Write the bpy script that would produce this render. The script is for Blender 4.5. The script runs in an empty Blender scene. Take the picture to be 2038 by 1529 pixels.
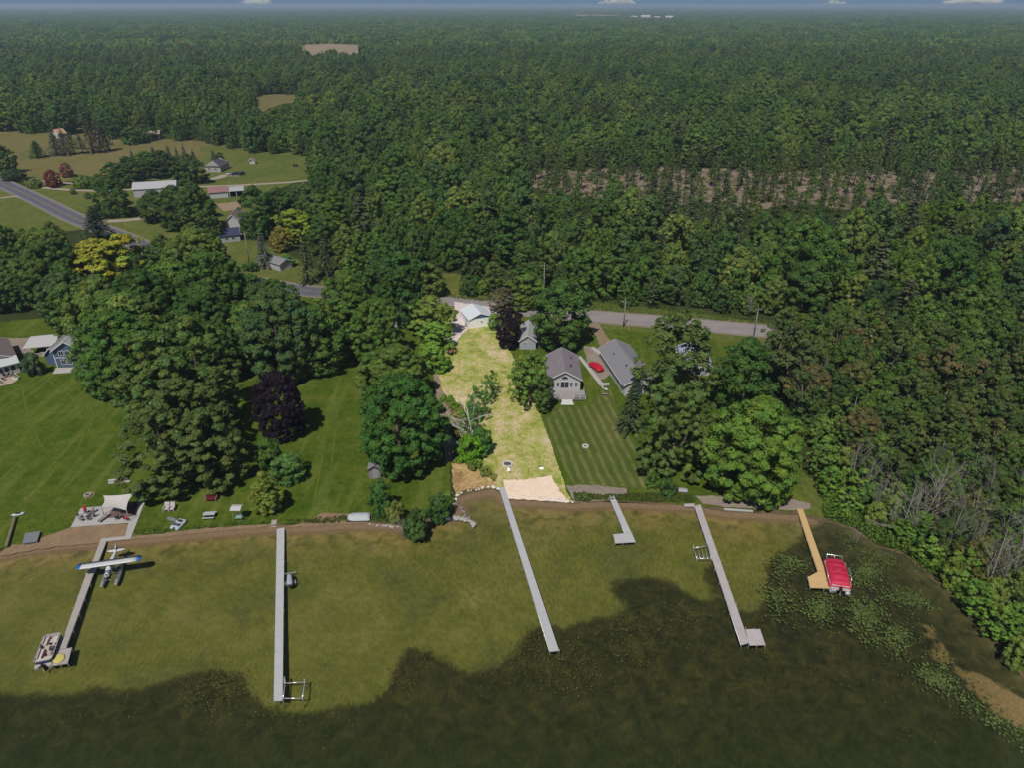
import bpy, bmesh, math, random
import numpy as np
from mathutils import Vector, Matrix
from mathutils.geometry import tessellate_polygon
random.seed(7); RS = np.random.RandomState(7)
scene = bpy.context.scene
COL = scene.collection
# ------------------------------------------------------------------ camera model (drone, 75 m above the lake)
CH = 75.0; PITCH = math.radians(28.12); FPX = 1413.0; CX, CY = 1019.0, 764.5
def ray(px, py):
    a = (px-CX)/FPX; b = (CY-py)/FPX
    return a, math.cos(PITCH)+b*math.sin(PITCH), -math.sin(PITCH)+b*math.cos(PITCH)
def G(px, py, z=0.25):
    x, y, d = ray(px, py); t = (z-CH)/d
    return Vector((x*t, y*t, z))
def proj(x, y, z):
    dz = z-CH
    dep = y*math.cos(PITCH)-dz*math.sin(PITCH); up = y*math.sin(PITCH)+dz*math.cos(PITCH)
    return CX+FPX*x/dep, CY-FPX*up/dep
def ztop(py, y):
    _, dy, dz = ray(CX, py)
    return CH+y*dz/dy
def inpoly(px, py, poly):
    px = np.asarray(px, float); py = np.asarray(py, float)
    r = np.zeros(px.shape, bool); n = len(poly)
    for i in range(n):
        x0, y0 = poly[i]; x1, y1 = poly[(i+1) % n]
        if y0 == y1: continue
        c = ((y0 > py) != (y1 > py)) & (px < (x1-x0)*(py-y0)/(y1-y0)+x0)
        r ^= c
    return r
# ------------------------------------------------------------------ materials
MATS = {}
def nodes(name):
    m = bpy.data.materials.new(name); m.use_nodes = True
    nt = m.node_tree; nt.nodes.clear(); return m, nt
def N(nt, t, **k):
    n = nt.nodes.new(t)
    for a, v in k.items():
        if a.startswith('i_'): n.inputs[int(a[2:]) if a[2:].isdigit() else a[2:]].default_value = v
        else: setattr(n, a, v)
    return n
def L(nt, a, b): nt.links.new(a, b)
def c4(c, k=1.0): return (min(1, c[0]*k), min(1, c[1]*k), min(1, c[2]*k), 1)
def ramp(nt, fac, stops):
    r = N(nt, 'ShaderNodeValToRGB'); e = r.color_ramp.elements
    e[0].position, e[0].color = stops[0][0], c4(stops[0][1])
    e[1].position, e[1].color = stops[-1][0], c4(stops[-1][1])
    for p, c in stops[1:-1]:
        q = e.new(p); q.color = c4(c)
    L(nt, fac, r.inputs[0]); return r.outputs[0]
def noise(nt, co, scale, detail=4, dist=0.0, rough=.55):
    n = N(nt, 'ShaderNodeTexNoise'); n.inputs['Scale'].default_value = scale
    n.inputs['Detail'].default_value = detail; n.inputs['Distortion'].default_value = dist; n.inputs['Roughness'].default_value = rough
    L(nt, co, n.inputs['Vector']); return n.outputs['Fac']
def mixc(nt, fac, a, b, mode='MIX'):
    m = N(nt, 'ShaderNodeMix', data_type='RGBA', blend_type=mode)
    for s, v in ((m.inputs[0], fac), (m.inputs[6], a), (m.inputs[7], b)):
        if hasattr(v, 'is_output'): L(nt, v, s)
        elif isinstance(v, (int, float)): s.default_value = v
        else: s.default_value = c4(v)
    return m.outputs[2]
def geo(nt): return N(nt, 'ShaderNodeNewGeometry').outputs['Position']
def mapped(nt, co, scale=(1, 1, 1), rot=0):
    m = N(nt, 'ShaderNodeMapping'); m.inputs['Scale'].default_value = scale; m.inputs['Rotation'].default_value = (0, 0, rot)
    L(nt, co, m.inputs['Vector']); return m.outputs[0]
def finish(nt, col, rough=.8, metal=0, spec=.3, bump=None, bstr=.3, bdist=.05):
    p = N(nt, 'ShaderNodeBsdfPrincipled'); o = N(nt, 'ShaderNodeOutputMaterial')
    p.inputs['Roughness'].default_value = rough; p.inputs['Metallic'].default_value = metal
    p.inputs['Specular IOR Level'].default_value = spec
    if hasattr(col, 'is_output'): L(nt, col, p.inputs['Base Color'])
    else: p.inputs['Base Color'].default_value = c4(col)
    if bump is not None:
        b = N(nt, 'ShaderNodeBump'); b.inputs['Strength'].default_value = bstr; b.inputs['Distance'].default_value = bdist
        L(nt, bump, b.inputs['Height']); L(nt, b.outputs[0], p.inputs['Normal'])
    L(nt, p.outputs[0], o.inputs[0]); return p
def M(name, col=None, rough=.7, metal=0, var=.18, scale=1.5, spec=.3, fine=12.0):
    """weathered plain surface: colour broken up by two noises in world space"""
    if name in MATS: return MATS[name]
    m, nt = nodes(name); co = geo(nt)
    n1 = noise(nt, co, scale, 4); n2 = noise(nt, co, fine, 2)
    a = mixc(nt, n1, c4(col, 1-var), c4(col, 1+var))
    f = mixc(nt, n2, a, c4(col, 1-var*1.3)); 
    mm = mixc(nt, .35, a, f)
    finish(nt, mm, rough, metal, spec, n2, .12, .02)
    MATS[name] = m; return m
def stripes(name, col, gap, axis=0, dark=.7, rough=.6, metal=0, period=None, var=.1):
    """sheet with seams every `gap` metres in object space (siding, shingles, metal ribs)"""
    if name in MATS: return MATS[name]
    m, nt = nodes(name); tc = N(nt, 'ShaderNodeTexCoord')
    s = N(nt, 'ShaderNodeSeparateXYZ'); L(nt, tc.outputs['Object'], s.inputs[0])
    d = N(nt, 'ShaderNodeMath', operation='FRACT'); k = N(nt, 'ShaderNodeMath', operation='MULTIPLY'); k.inputs[1].default_value = 1/gap
    L(nt, s.outputs[axis], k.inputs[0]); L(nt, k.outputs[0], d.inputs[0])
    g = N(nt, 'ShaderNodeMath', operation='LESS_THAN'); g.inputs[1].default_value = .16; L(nt, d.outputs[0], g.inputs[0])
    n1 = noise(nt, geo(nt), 1.1, 4); n2 = noise(nt, geo(nt), 9, 3)
    a = mixc(nt, n1, c4(col, 1-var), c4(col, 1+var)); a = mixc(nt, n2, a, mixc(nt, .5, a, c4(col, .7)))
    a = mixc(nt, g.outputs[0], a, c4(col, dark))
    finish(nt, a, rough, metal, .3, d.outputs[0], .15, .02)
    MATS[name] = m; return m
def leafmat(name, own=None):
    """leaf clumps; colour comes from the object's own colour, or from a random pick per tree"""
    m, nt = nodes(name); oi = N(nt, 'ShaderNodeObjectInfo')
    base = oi.outputs['Color'] if own is None else ramp(nt, oi.outputs['Random'], own)
    at = N(nt, 'ShaderNodeAttribute', attribute_name='lv')
    c = mixc(nt, 1.0, base, at.outputs['Color'], 'MULTIPLY')
    if own is not None:      # stands of different species, drier and greener ground
        c = mixc(nt, 1.0, c, ramp(nt, noise(nt, geo(nt), .012, 4, .5), [(.32, (.6, .68, .66)), (.45, (.95, 1, 1)), (.55, (1.0, 1, .92)), (.68, (1.0, .92, .66))]), 'MULTIPLY')
    n = noise(nt, geo(nt), .55, 3)
    c = mixc(nt, 1.0, c, ramp(nt, n, [(.3, (.62, .62, .55)), (.7, (1, 1, 1))]), 'MULTIPLY')
    p = N(nt, 'ShaderNodeBsdfPrincipled'); p.inputs['Roughness'].default_value = .6; p.inputs['Specular IOR Level'].default_value = .1
    t = N(nt, 'ShaderNodeBsdfTranslucent'); ms = N(nt, 'ShaderNodeMixShader'); ms.inputs[0].default_value = .22
    o = N(nt, 'ShaderNodeOutputMaterial')
    L(nt, c, p.inputs['Base Color']); L(nt, c, t.inputs[0]); L(nt, p.outputs[0], ms.inputs[1]); L(nt, t.outputs[0], ms.inputs[2]); L(nt, ms.outputs[0], o.inputs[0])
    return m
LEAF = leafmat('leaf')
LEAF_WOOD = leafmat('wood_leaf', [(0, (.085, .16, .03)), (.2, (.125, .215, .038)), (.4, (.09, .17, .046)), (.6, (.17, .255, .05)), (.78, (.068, .125, .042)), (.9, (.20, .27, .06)), (1, (.12, .175, .06))])
LEAF_PINE = leafmat('pine_leaf', [(0, (.08, .115, .046)), (.5, (.11, .15, .052)), (1, (.135, .165, .065))])
BARK = M('bark', (.13, .105, .08), .9, var=.35, scale=2)
BARK_GREY = M('grey_bark', (.26, .235, .21), .9, var=.3, scale=2)
# ------------------------------------------------------------------ mesh builder
class MB:
    def __init__(s): s.v = []; s.f = []; s.sm = []; s.mi = []; s.cur = 0
    def add(s, vs, fs, smooth=False, tf=None):
        o = len(s.v)
        s.v += [tuple(tf @ Vector(p)) if tf else tuple(p) for p in vs]
        for f in fs: s.f.append(tuple(i+o for i in f)); s.sm.append(smooth); s.mi.append(s.cur)
        return s
    def box(s, c, d, rz=0, tf=None, taper=1.0):
        x, y, z = d[0]/2, d[1]/2, d[2]/2; C, S = math.cos(rz), math.sin(rz); vs = []
        for k, zz in ((1, -z), (taper, z)):
            for sx, sy in ((-1, -1), (1, -1), (1, 1), (-1, 1)):
                a, b = sx*x*k, sy*y*k; vs.append((c[0]+a*C-b*S, c[1]+a*S+b*C, c[2]+zz))
        return s.add(vs, [(3, 2, 1, 0), (4, 5, 6, 7), (0, 1, 5, 4), (1, 2, 6, 5), (2, 3, 7, 6), (3, 0, 4, 7)], tf=tf)
    def prism(s, poly, z0, z1, tf=None):
        n = len(poly); ar = sum(poly[i][0]*poly[(i+1) % n][1]-poly[(i+1) % n][0]*poly[i][1] for i in range(n))
        if ar < 0: poly = poly[::-1]
        vs = [(p[0], p[1], z0) for p in poly]+[(p[0], p[1], z1) for p in poly]
        tr = tessellate_polygon([[Vector((p[0], p[1], 0)) for p in poly]])
        fs = []
        for t in tr:
            a, b, c = [poly[i] for i in t]
            if (b[0]-a[0])*(c[1]-a[1])-(b[1]-a[1])*(c[0]-a[0]) < 0: t = t[::-1]
            fs.append(tuple(i+n for i in t)); fs.append(tuple(t[::-1]))
        fs += [(i, (i+1) % n, (i+1) % n+n, i+n) for i in range(n)]
        return s.add(vs, fs, tf=tf)
    def tube(s, pts, rs, n=6, cap=True, tf=None):
        pts = [Vector(p) for p in pts]
        if not isinstance(rs, (list, tuple)): rs = [rs]*len(pts)
        vs = []
        for i, p in enumerate(pts):
            t = (pts[min(i+1, len(pts)-1)]-pts[max(i-1, 0)])
            if t.length < 1e-6: t = Vector((0, 0, 1))
            t.normalize(); u = t.orthogonal() if abs(t.z) > .95 else t.cross(Vector((0, 0, 1)))
            u.normalize(); w = t.cross(u)
            for k in range(n):
                a = 2*math.pi*k/n; vs.append(p+(u*math.cos(a)+w*math.sin(a))*rs[i])
        fs = [(i*n+k, i*n+(k+1) % n, (i+1)*n+(k+1) % n, (i+1)*n+k) for i in range(len(pts)-1) for k in range(n)]
        if cap: fs += [tuple(range(n-1, -1, -1)), tuple(range((len(pts)-1)*n, len(pts)*n))]
        return s.add(vs, fs, True, tf)
    def ball(s, c, r, n=10, m=6, rz=None, wob=0, seed=0):
        rr = random.Random(seed); r = (r, r, r) if isinstance(r, (int, float)) else r
        vs = [(c[0], c[1], c[2]-r[2])]
        for i in range(1, m):
            a = -math.pi/2+math.pi*i/m
            for k in range(n):
                b = 2*math.pi*k/n; w = 1+wob*(rr.random()-.5)
                vs.append((c[0]+r[0]*w*math.cos(a)*math.cos(b), c[1]+r[1]*w*math.cos(a)*math.sin(b), c[2]+r[2]*w*math.sin(a)))
        vs.append((c[0], c[1], c[2]+r[2])); e = len(vs)-1
        fs = [(0, 1+(k+1) % n, 1+k) for k in range(n)]
        for i in range(m-2):
            q = 1+i*n; fs += [(q+k, q+(k+1) % n, q+n+(k+1) % n, q+n+k) for k in range(n)]
        q = 1+(m-2)*n; fs += [(q+k, q+(k+1) % n, e) for k in range(n)]
        return s.add(vs, fs, True)
    def loft(s, secs, n=14, p=2.6, axis='y'):
        """secs: (y, cx, zc, half width, half height) super-ellipse rings along y"""
        vs = []
        for y, cx, zc, a, b in secs:
            for k in range(n):
                t = 2*math.pi*k/n; ct, st = math.cos(t), math.sin(t)
                vs.append((cx+a*math.copysign(abs(ct)**(2/p), ct), y, zc+b*math.copysign(abs(st)**(2/p), st)))
        fs = [(i*n+k, (i+1)*n+k, (i+1)*n+(k+1) % n, i*n+(k+1) % n) for i in range(len(secs)-1) for k in range(n)]
        fs += [tuple(range(n)), tuple(range(len(secs)*n-1, (len(secs)-1)*n-1, -1))]
        return s.add(vs, fs, True)
    def ring(s, c, r, t, z0, z1, n=20, wob=.0):
        for k in range(n):
            a = 2*math.pi*k/n; rr = r*(1+wob*(random.random()-.5))
            s.box((c[0]+rr*math.cos(a), c[1]+rr*math.sin(a), (z0+z1)/2), (t, 2*math.pi*r/n*.92, z1-z0), a)
        return s
    def mesh(s, name, mats):
        me = bpy.data.meshes.new(name); me.from_pydata(s.v, [], s.f)
        for m in (mats if isinstance(mats, (list, tuple)) else [mats]): me.materials.append(m)
        me.polygons.foreach_set('use_smooth', s.sm); me.polygons.foreach_set('material_index', s.mi); me.update()
        return me
    def build(s, name, mats, parent=None, bevel=0):
        o = bpy.data.objects.new(name, s.mesh(name, mats)); COL.objects.link(o)
        if parent: o.parent = parent
        if bevel:
            b = o.modifiers.new('bevel', 'BEVEL'); b.width = bevel; b.segments = 2; b.limit_method = 'ANGLE'
        return o
def tag(o, label, cat, group=None):
    o['label'] = label; o['category'] = cat
    if group: o['group'] = group
    return o
def thing(name, label, cat, loc, rz=0, group=None):
    o = bpy.data.objects.new(name, None); COL.objects.link(o); o.empty_display_size = .3
    o.location = loc; o.rotation_euler = (0, 0, rz); return tag(o, label, cat, group)
def struct(o, kind='structure'): o['kind'] = kind; return o
def dup(root, loc, rz=0, label=None, scale=None):
    r = root.copy(); COL.objects.link(r); r.location = loc; r.rotation_euler = (0, 0, rz)
    if label: r['label'] = label
    if scale: r.scale = scale
    for ch in list(root.children):
        c = ch.copy(); COL.objects.link(c); c.parent = r
        for g in list(ch.children):
            d = g.copy(); COL.objects.link(d); d.parent = c
    return r
# ------------------------------------------------------------------ camera, world, sun
cam = bpy.data.cameras.new('camera'); co_ = bpy.data.objects.new('camera', cam); COL.objects.link(co_)
cam.sensor_width = 36; cam.lens = FPX/2038*36; cam.clip_end = 60000; cam.clip_start = 1
co_.location = (0, 0, CH); co_.rotation_euler = (math.pi/2-PITCH, 0, 0); scene.camera = co_
sund = Vector((.22, .62, -1)).normalized()
w = bpy.data.worlds.new('World'); scene.world = w; w.use_nodes = True
wn = w.node_tree; bg = wn.nodes['Background']
sky = wn.nodes.new('ShaderNodeTexSky'); sky.sky_type = 'NISHITA'; sky.sun_disc = False
EL = math.asin(-sund.z); sky.sun_elevation = EL; sky.sun_rotation = math.atan2(-sund.x, -sund.y)
sky.air_density = 1.0; sky.dust_density = .3; sky.ozone_density = 2.0; sky.altitude = 100
# the thin strip of sky above the woods is already clear blue: no white band of ground haze in the sky itself
tcw = wn.nodes.new('ShaderNodeTexCoord'); sx = wn.nodes.new('ShaderNodeSeparateXYZ'); cx_w = wn.nodes.new('ShaderNodeCombineXYZ'); mz = wn.nodes.new('ShaderNodeMath'); mz.operation = 'MAXIMUM'; mz.inputs[1].default_value = .22
wn.links.new(tcw.outputs['Generated'], sx.inputs[0]); wn.links.new(sx.outputs[0], cx_w.inputs[0]); wn.links.new(sx.outputs[1], cx_w.inputs[1]); wn.links.new(sx.outputs[2], mz.inputs[0]); wn.links.new(mz.outputs[0], cx_w.inputs[2]); wn.links.new(cx_w.outputs[0], sky.inputs[0])
wn.links.new(sky.outputs[0], bg.inputs[0]); bg.inputs[1].default_value = .052
sl = bpy.data.lights.new('sun', 'SUN'); so = bpy.data.objects.new('sun', sl); COL.objects.link(so)
sl.energy = 3.9; sl.angle = math.radians(.53); sl.color = (1, .955, .88)
so.rotation_euler = sund.to_track_quat('-Z', 'Y').to_euler(); so.location = (-40, -120, 200)
scene.cycles.volume_bounces = 3
scene.view_settings.view_transform = 'Standard'; scene.view_settings.look = 'None'; scene.view_settings.exposure = 0.1
# ------------------------------------------------------------------ ground, lake, roads
SHORE = [(-420, 1172), (-150, 1128), (0, 1103), (60, 1092), (120, 1083), (190, 1078), (262, 1073), (340, 1066), (400, 1060), (470, 1054), (545, 1048), (600, 1049), (650, 1046), (700, 1042), (760, 1042), (800, 1046), (850, 1032), (890, 1030), (912, 1014), (905, 1000), (918, 988), (960, 978), (985, 974), (998, 985), (1010, 996), (1060, 997), (1140, 1003), (1220, 998), (1290, 1003), (1380, 1007), (1440, 1019), (1500, 1022), (1590, 1026), (1640, 1040), (1690, 1052), (1740, 1085), (1800, 1105), (1850, 1150), (1900, 1190), (1950, 1245), (2000, 1300), (2050, 1370), (2130, 1520)]
shore = [G(*p).to_2d() for p in SHORE]
def jitter(poly, step=1.0, amp=.25, seed=1):
    r = random.Random(seed); out = []; n = len(poly)
    for i in range(n):
        a = Vector(poly[i][:2]); b = Vector(poly[(i+1) % n][:2]); k = max(1, min(400, int((b-a).length/step)))
        for j in range(k):
            p = a.lerp(b, j/k); out.append(Vector((p.x+r.uniform(-amp, amp), p.y+r.uniform(-amp, amp))))
    return out
def sheet(name, poly, z, mat, step=1.0, amp=.25, kind='structure', seed=1, px=True):
    pts = [G(p[0], p[1], z).to_2d() for p in poly] if px else [Vector(p) for p in poly]
    if step: pts = jitter(pts, step, amp, seed)
    tr = tessellate_polygon([[Vector((p.x, p.y, 0)) for p in pts]]); mb = MB(); fs = []
    for t in tr:
        a, b, c = [pts[i] for i in t]
        fs.append(tuple(t) if (b-a).cross(c-a) > 0 else tuple(t[::-1]))
    mb.add([(p.x, p.y, z) for p in pts], fs)
    o = mb.build(name, mat); o['kind'] = kind; return o
def groundmat(name, stops, scale=.12, streak=None, rot=0, grain=2.5, gr=.45, rough=.95):
    m, nt = nodes(name); co = geo(nt)
    n1 = noise(nt, co, scale, 5, .6, .6); n2 = noise(nt, co, scale*5, 5, .6, .65)
    f = N(nt, 'ShaderNodeMix', data_type='FLOAT'); f.inputs[0].default_value = .52; L(nt, n1, f.inputs[2]); L(nt, n2, f.inputs[3])
    c = ramp(nt, f.outputs[0], stops)
    g = noise(nt, mapped(nt, co, (1, .6, 1), rot), grain, 5, .2, .7)
    c = mixc(nt, 1.0, c, ramp(nt, g, [(.3, (1-gr, 1-gr, 1-gr)), (.72, (1+gr*.2,)*3)]), 'MULTIPLY')
    if streak:
        sc, amt, colr = streak
        wv = N(nt, 'ShaderNodeTexNoise'); wv.inputs['Scale'].default_value = sc; wv.inputs['Detail'].default_value = 3
        L(nt, mapped(nt, co, (1, .09, 1), rot), wv.inputs['Vector'])
        k = ramp(nt, wv.outputs[0], [(.50, (0, 0, 0)), (.64, (1, 1, 1))])
        mm = N(nt, 'ShaderNodeMath', operation='MULTIPLY'); mm.inputs[1].default_value = amt; L(nt, k, mm.inputs[0])
        c = mixc(nt, mm.outputs[0], c, colr)
    finish(nt, c, rough, 0, .03, g, .4, .1); return m, nt, c
FLOOR, _, _ = groundmat('forest_floor', [(.3, (.022, .034, .010)), (.5, (.045, .06, .018)), (.7, (.07, .068, .028))], .05)
LAWN, _, _ = groundmat('lawn_grass', [(.28, (.034, .064, .006)), (.42, (.058, .102, .009)), (.56, (.10, .135, .016)), (.7, (.16, .155, .036))], .13, (.55, .3, (.15, .17, .04)), .75, 3.0, .5)
MEAD, _, _ = groundmat('meadow_grass', [(.3, (.115, .125, .035)), (.5, (.18, .155, .058)), (.68, (.22, .165, .075))], .03, (.35, .3, (.10, .12, .04)), 1.45, 1.2)
FARM, _, _ = groundmat('farm_grass', [(.3, (.075, .11, .02)), (.5, (.12, .145, .032)), (.7, (.19, .165, .055))], .035, (.3, .3, (.14, .13, .05)), 1.3, 1.2)
SAND, _, _ = groundmat('sand', [(.3, (.19, .125, .078)), (.5, (.25, .17, .105)), (.7, (.30, .215, .14))], .3, None, 0, 5, .25)
LITSAND, _, _ = groundmat('brightened_sand', [(.3, (.70, .50, .36)), (.5, (.80, .62, .48)), (.7, (.86, .70, .57))], .35, None, 0, 5, .2)  # sand lightened to paint in the highlight over the lot
DELTA, _, _ = groundmat('delta_sand', [(.35, (.16, .10, .05)), (.5, (.42, .28, .12)), (.68, (.62, .44, .25))], .35, None, 0, 4, .3)
GRAVEL, _, _ = groundmat('gravel', [(.3, (.20, .16, .125)), (.5, (.27, .22, .18)), (.7, (.33, .27, .22))], .3, None, 0, 8, .3)
LITGRAVEL, _, _ = groundmat('brightened_gravel', [(.3, (.50, .42, .38)), (.5, (.62, .53, .49)), (.7, (.72, .63, .59))], .3, None, 0, 8, .25)  # lighter copy of the gravel, carrying the lot highlight in its colour
SLASH, _, _ = groundmat('cleared_soil', [(.38, (.07, .10, .022)), (.45, (.15, .135, .06)), (.51, (.27, .205, .155)), (.66, (.40, .31, .255))], .05, None, 0, 1.2, .6)
LOTG, _, _ = groundmat('brightened_dry_grass', [(.37, (.17, .23, .036)), (.45, (.35, .37, .085)), (.50, (.48, .44, .15)), (.55, (.58, .48, .24)), (.63, (.68, .55, .38))], .10, (.8, .5, (.24, .30, .06)), 1.2, 2.6, .5)  # dry grass, with the highlight over the lot put into its colour
# mown stripes: alternate light and dark bands that follow the mower
lot_a = G(1010, 660); lot_b = G(1130, 990); LANG = math.atan2(lot_b.y-lot_a.y, lot_b.x-lot_a.x)
def stripelawn():
    m, nt = nodes('striped_grass'); co = geo(nt)
    mp = mapped(nt, co, (1, 1, 1), -LANG)
    s = N(nt, 'ShaderNodeSeparateXYZ'); L(nt, mp, s.inputs[0])
    wob = noise(nt, co, .25, 3); ad = N(nt, 'ShaderNodeMath', operation='MULTIPLY_ADD'); ad.inputs[1].default_value = 1.1
    L(nt, wob, ad.inputs[0]); L(nt, s.outputs[1], ad.inputs[2])
    k = N(nt, 'ShaderNodeMath', operation='SINE'); q = N(nt, 'ShaderNodeMath', operation='MULTIPLY'); q.inputs[1].default_value = 2*math.pi/1.75
    L(nt, ad.outputs[0], q.inputs[0]); L(nt, q.outputs[0], k.inputs[0])
    n = noise(nt, co, .12, 4); g = noise(nt, co, 3.2, 4, .2, .7); patch = noise(nt, co, .5, 3)
    a = ramp(nt, n, [(.3, (.062, .088, .014)), (.55, (.085, .108, .022)), (.75, (.12, .118, .036))])
    b = ramp(nt, n, [(.3, (.12, .145, .028)), (.55, (.16, .175, .044)), (.75, (.21, .19, .07))])
    st = ramp(nt, k.outputs[0], [(.0, (0, 0, 0)), (.55, (1, 1, 1))])
    st2 = mixc(nt, 1.0, st, ramp(nt, patch, [(.32, (.25,)*3), (.6, (1,)*3)]), 'MULTIPLY')
    c = mixc(nt, st2, a, b)
    c = mixc(nt, 1.0, c, ramp(nt, g, [(.3, (.62,)*3), (.7, (1.05,)*3)]), 'MULTIPLY')
    finish(nt, c, .95, 0, .15, g, .3, .06); return m
STRIPE = stripelawn()
def roadmat():
    m, nt = nodes('worn_asphalt'); co = geo(nt); s = N(nt, 'ShaderNodeSeparateXYZ'); L(nt, co, s.inputs[0])
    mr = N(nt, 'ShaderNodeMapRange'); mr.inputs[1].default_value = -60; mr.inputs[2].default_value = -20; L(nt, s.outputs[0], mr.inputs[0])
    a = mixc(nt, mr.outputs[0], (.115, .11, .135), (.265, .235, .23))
    n = noise(nt, co, .25, 5); g = noise(nt, co, 6, 4)
    c = mixc(nt, 1.0, a, ramp(nt, n, [(.3, (.82,)*3), (.7, (1.1,)*3)]), 'MULTIPLY')
    c = mixc(nt, 1.0, c, ramp(nt, g, [(.3, (.85,)*3), (.7, (1.05,)*3)]), 'MULTIPLY')
    finish(nt, c, .9, 0, .2, g, .2, .02); return m
ROAD = roadmat()
CONC = M('concrete', (.36, .335, .325), .85, var=.14, scale=.8)
# ---- land: one sheet to the horizon with the lake cut out of it
land = [tuple(p) for p in jitter(shore, 1.2, .18, 5)[:-max(1, 1)]]
# jitter() closes the loop; keep only the run along the shore
runs = []; r_ = random.Random(5)
for i in range(len(shore)-1):
    a, b = shore[i], shore[i+1]; k = max(1, int((b-a).length/.9))
    for j in range(k):
        p = a.lerp(b, j/k); runs.append((p.x+r_.uniform(-.2, .2), p.y+r_.uniform(-.2, .2)))
runs.append(tuple(shore[-1]))
BIG = 20500
ring = runs+[(84, 30), (95, -30), (400, -500), (BIG, -1200), (BIG, BIG), (-BIG, BIG), (-BIG, 60), (-400, 66)]
sheet('ground', ring, .25, FLOOR, 0, 0, px=False)
# ---- lakebed
xs = np.concatenate([np.array([-3000, -800, -300, -160]), np.arange(-110, 100, .55), np.array([140, 250, 700, 3000])])
ys = np.concatenate([np.array([-2500, -700, -200, -50, 10]), np.arange(32, 104, .55)])
XX, YY = np.meshgrid(xs, ys); sp = np.array([(p.x, p.y) for p in shore])
def segdist(X, Y, P):
    d = np.full(X.shape, 1e9)
    for i in range(len(P)-1):
        ax, ay = P[i]; bx, by = P[i+1]; vx, vy = bx-ax, by-ay; l2 = vx*vx+vy*vy+1e-9
        t = np.clip(((X-ax)*vx+(Y-ay)*vy)/l2, 0, 1); d = np.minimum(d, np.hypot(X-ax-t*vx, Y-ay-t*vy))
    return d
dist = segdist(XX, YY, sp)
lakepoly = [tuple(p) for p in sp]+[(84, 30), (95, -30), (400, -500), (3500, -1200), (3500, -3000), (-3500, -3000), (-3500, 60), (-400, 66)]
inside = inpoly(XX, YY, lakepoly)
sd = np.where(inside, dist, -dist)
ZZ = np.interp(sd, [-30, -.3, 0, 1.0, 3, 12, 30, 50, 120], [.12, .2, .235, .0, -.16, -.5, -1.1, -2.4, -4])
def pxgrid():
    dz = -CH; dep = YY*math.cos(PITCH)-dz*math.sin(PITCH); up = YY*math.sin(PITCH)+dz*math.cos(PITCH)
    dep = np.where(dep < 5, 5, dep)
    return CX+FPX*XX/dep, CY-FPX*up/dep
PXg, PYg = pxgrid()
DEEP = [(-900, 1335), (-200, 1365), (0, 1368), (150, 1378), (185, 1358), (250, 1366), (320, 1352), (380, 1332), (440, 1322), (490, 1346), (505, 1384), (545, 1402), (600, 1408), (660, 1397), (740, 1386), (775, 1352), (790, 1300), (805, 1278), (845, 1282), (885, 1298), (905, 1322), (940, 1330), (1000, 1312), (1030, 1290), (1050, 1243), (1085, 1232), (1120, 1246), (1150, 1232), (1190, 1222), (1235, 1218), (1270, 1200), (1320, 1205), (1370, 1200), (1420, 1188), (1465, 1208), (1500, 1215), (1530, 1190), (1522, 1150), (1532, 1110), (1560, 1098), (1590, 1075), (1610, 1052), (1640, 1036), (2300, 1036), (2600, 2600), (-900, 2600)]
PATCH = [(1200, 1168), (1225, 1152), (1262, 1145), (1300, 1142), (1340, 1155), (1372, 1172), (1400, 1190), (1372, 1212), (1330, 1205), (1290, 1200), (1255, 1200), (1235, 1192), (1240, 1180), (1215, 1176)]
PATCH2 = [(1395, 1120), (1420, 1110), (1440, 1140), (1455, 1190), (1440, 1200), (1410, 1160)]  # second dark weed patch, joined to the weed mask below
weed = (inpoly(PXg, PYg, DEEP) | inpoly(PXg, PYg, PATCH) | inpoly(PXg, PYg, PATCH2)).astype(float)
BAR = [(1838, 1238), (1862, 1240), (1872, 1280), (1895, 1300), (1890, 1318), (1930, 1330), (1985, 1358), (2060, 1400), (2060, 1465), (1995, 1430), (1945, 1385), (1905, 1340), (1875, 1322), (1848, 1290)]
bar = inpoly(PXg, PYg, BAR).astype(float)
def blur(a, n):
    for _ in range(n):
        p = np.pad(a, 1, mode='edge'); a = (p[1:-1, 1:-1]*2+p[:-2, 1:-1]+p[2:, 1:-1]+p[1:-1, :-2]+p[1:-1, 2:])/6
    return a
weed = blur(weed, 11); bar = blur(bar, 6)*.9
edge = np.clip(1-np.clip(sd-1.2, 0, 99)/7.5, 0, 1)          # the strip of brown debris along the shore
deep = np.clip((62-YY)/14, 0, 1)                   # how far down the drop-off
nx, ny = len(xs), len(ys)
vs = np.stack([XX, YY, ZZ-.0], -1).reshape(-1, 3)
fs = [(j*nx+i, j*nx+i+1, (j+1)*nx+i+1, (j+1)*nx+i) for j in range(ny-1) for i in range(nx-1)]
me = bpy.data.meshes.new('lakebed'); me.from_pydata(vs.tolist(), [], fs)
ca = me.color_attributes.new('bed', 'FLOAT_COLOR', 'POINT')
ca.data.foreach_set('color', np.stack([weed, bar, edge, deep], -1).reshape(-1).astype(np.float32))
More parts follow.
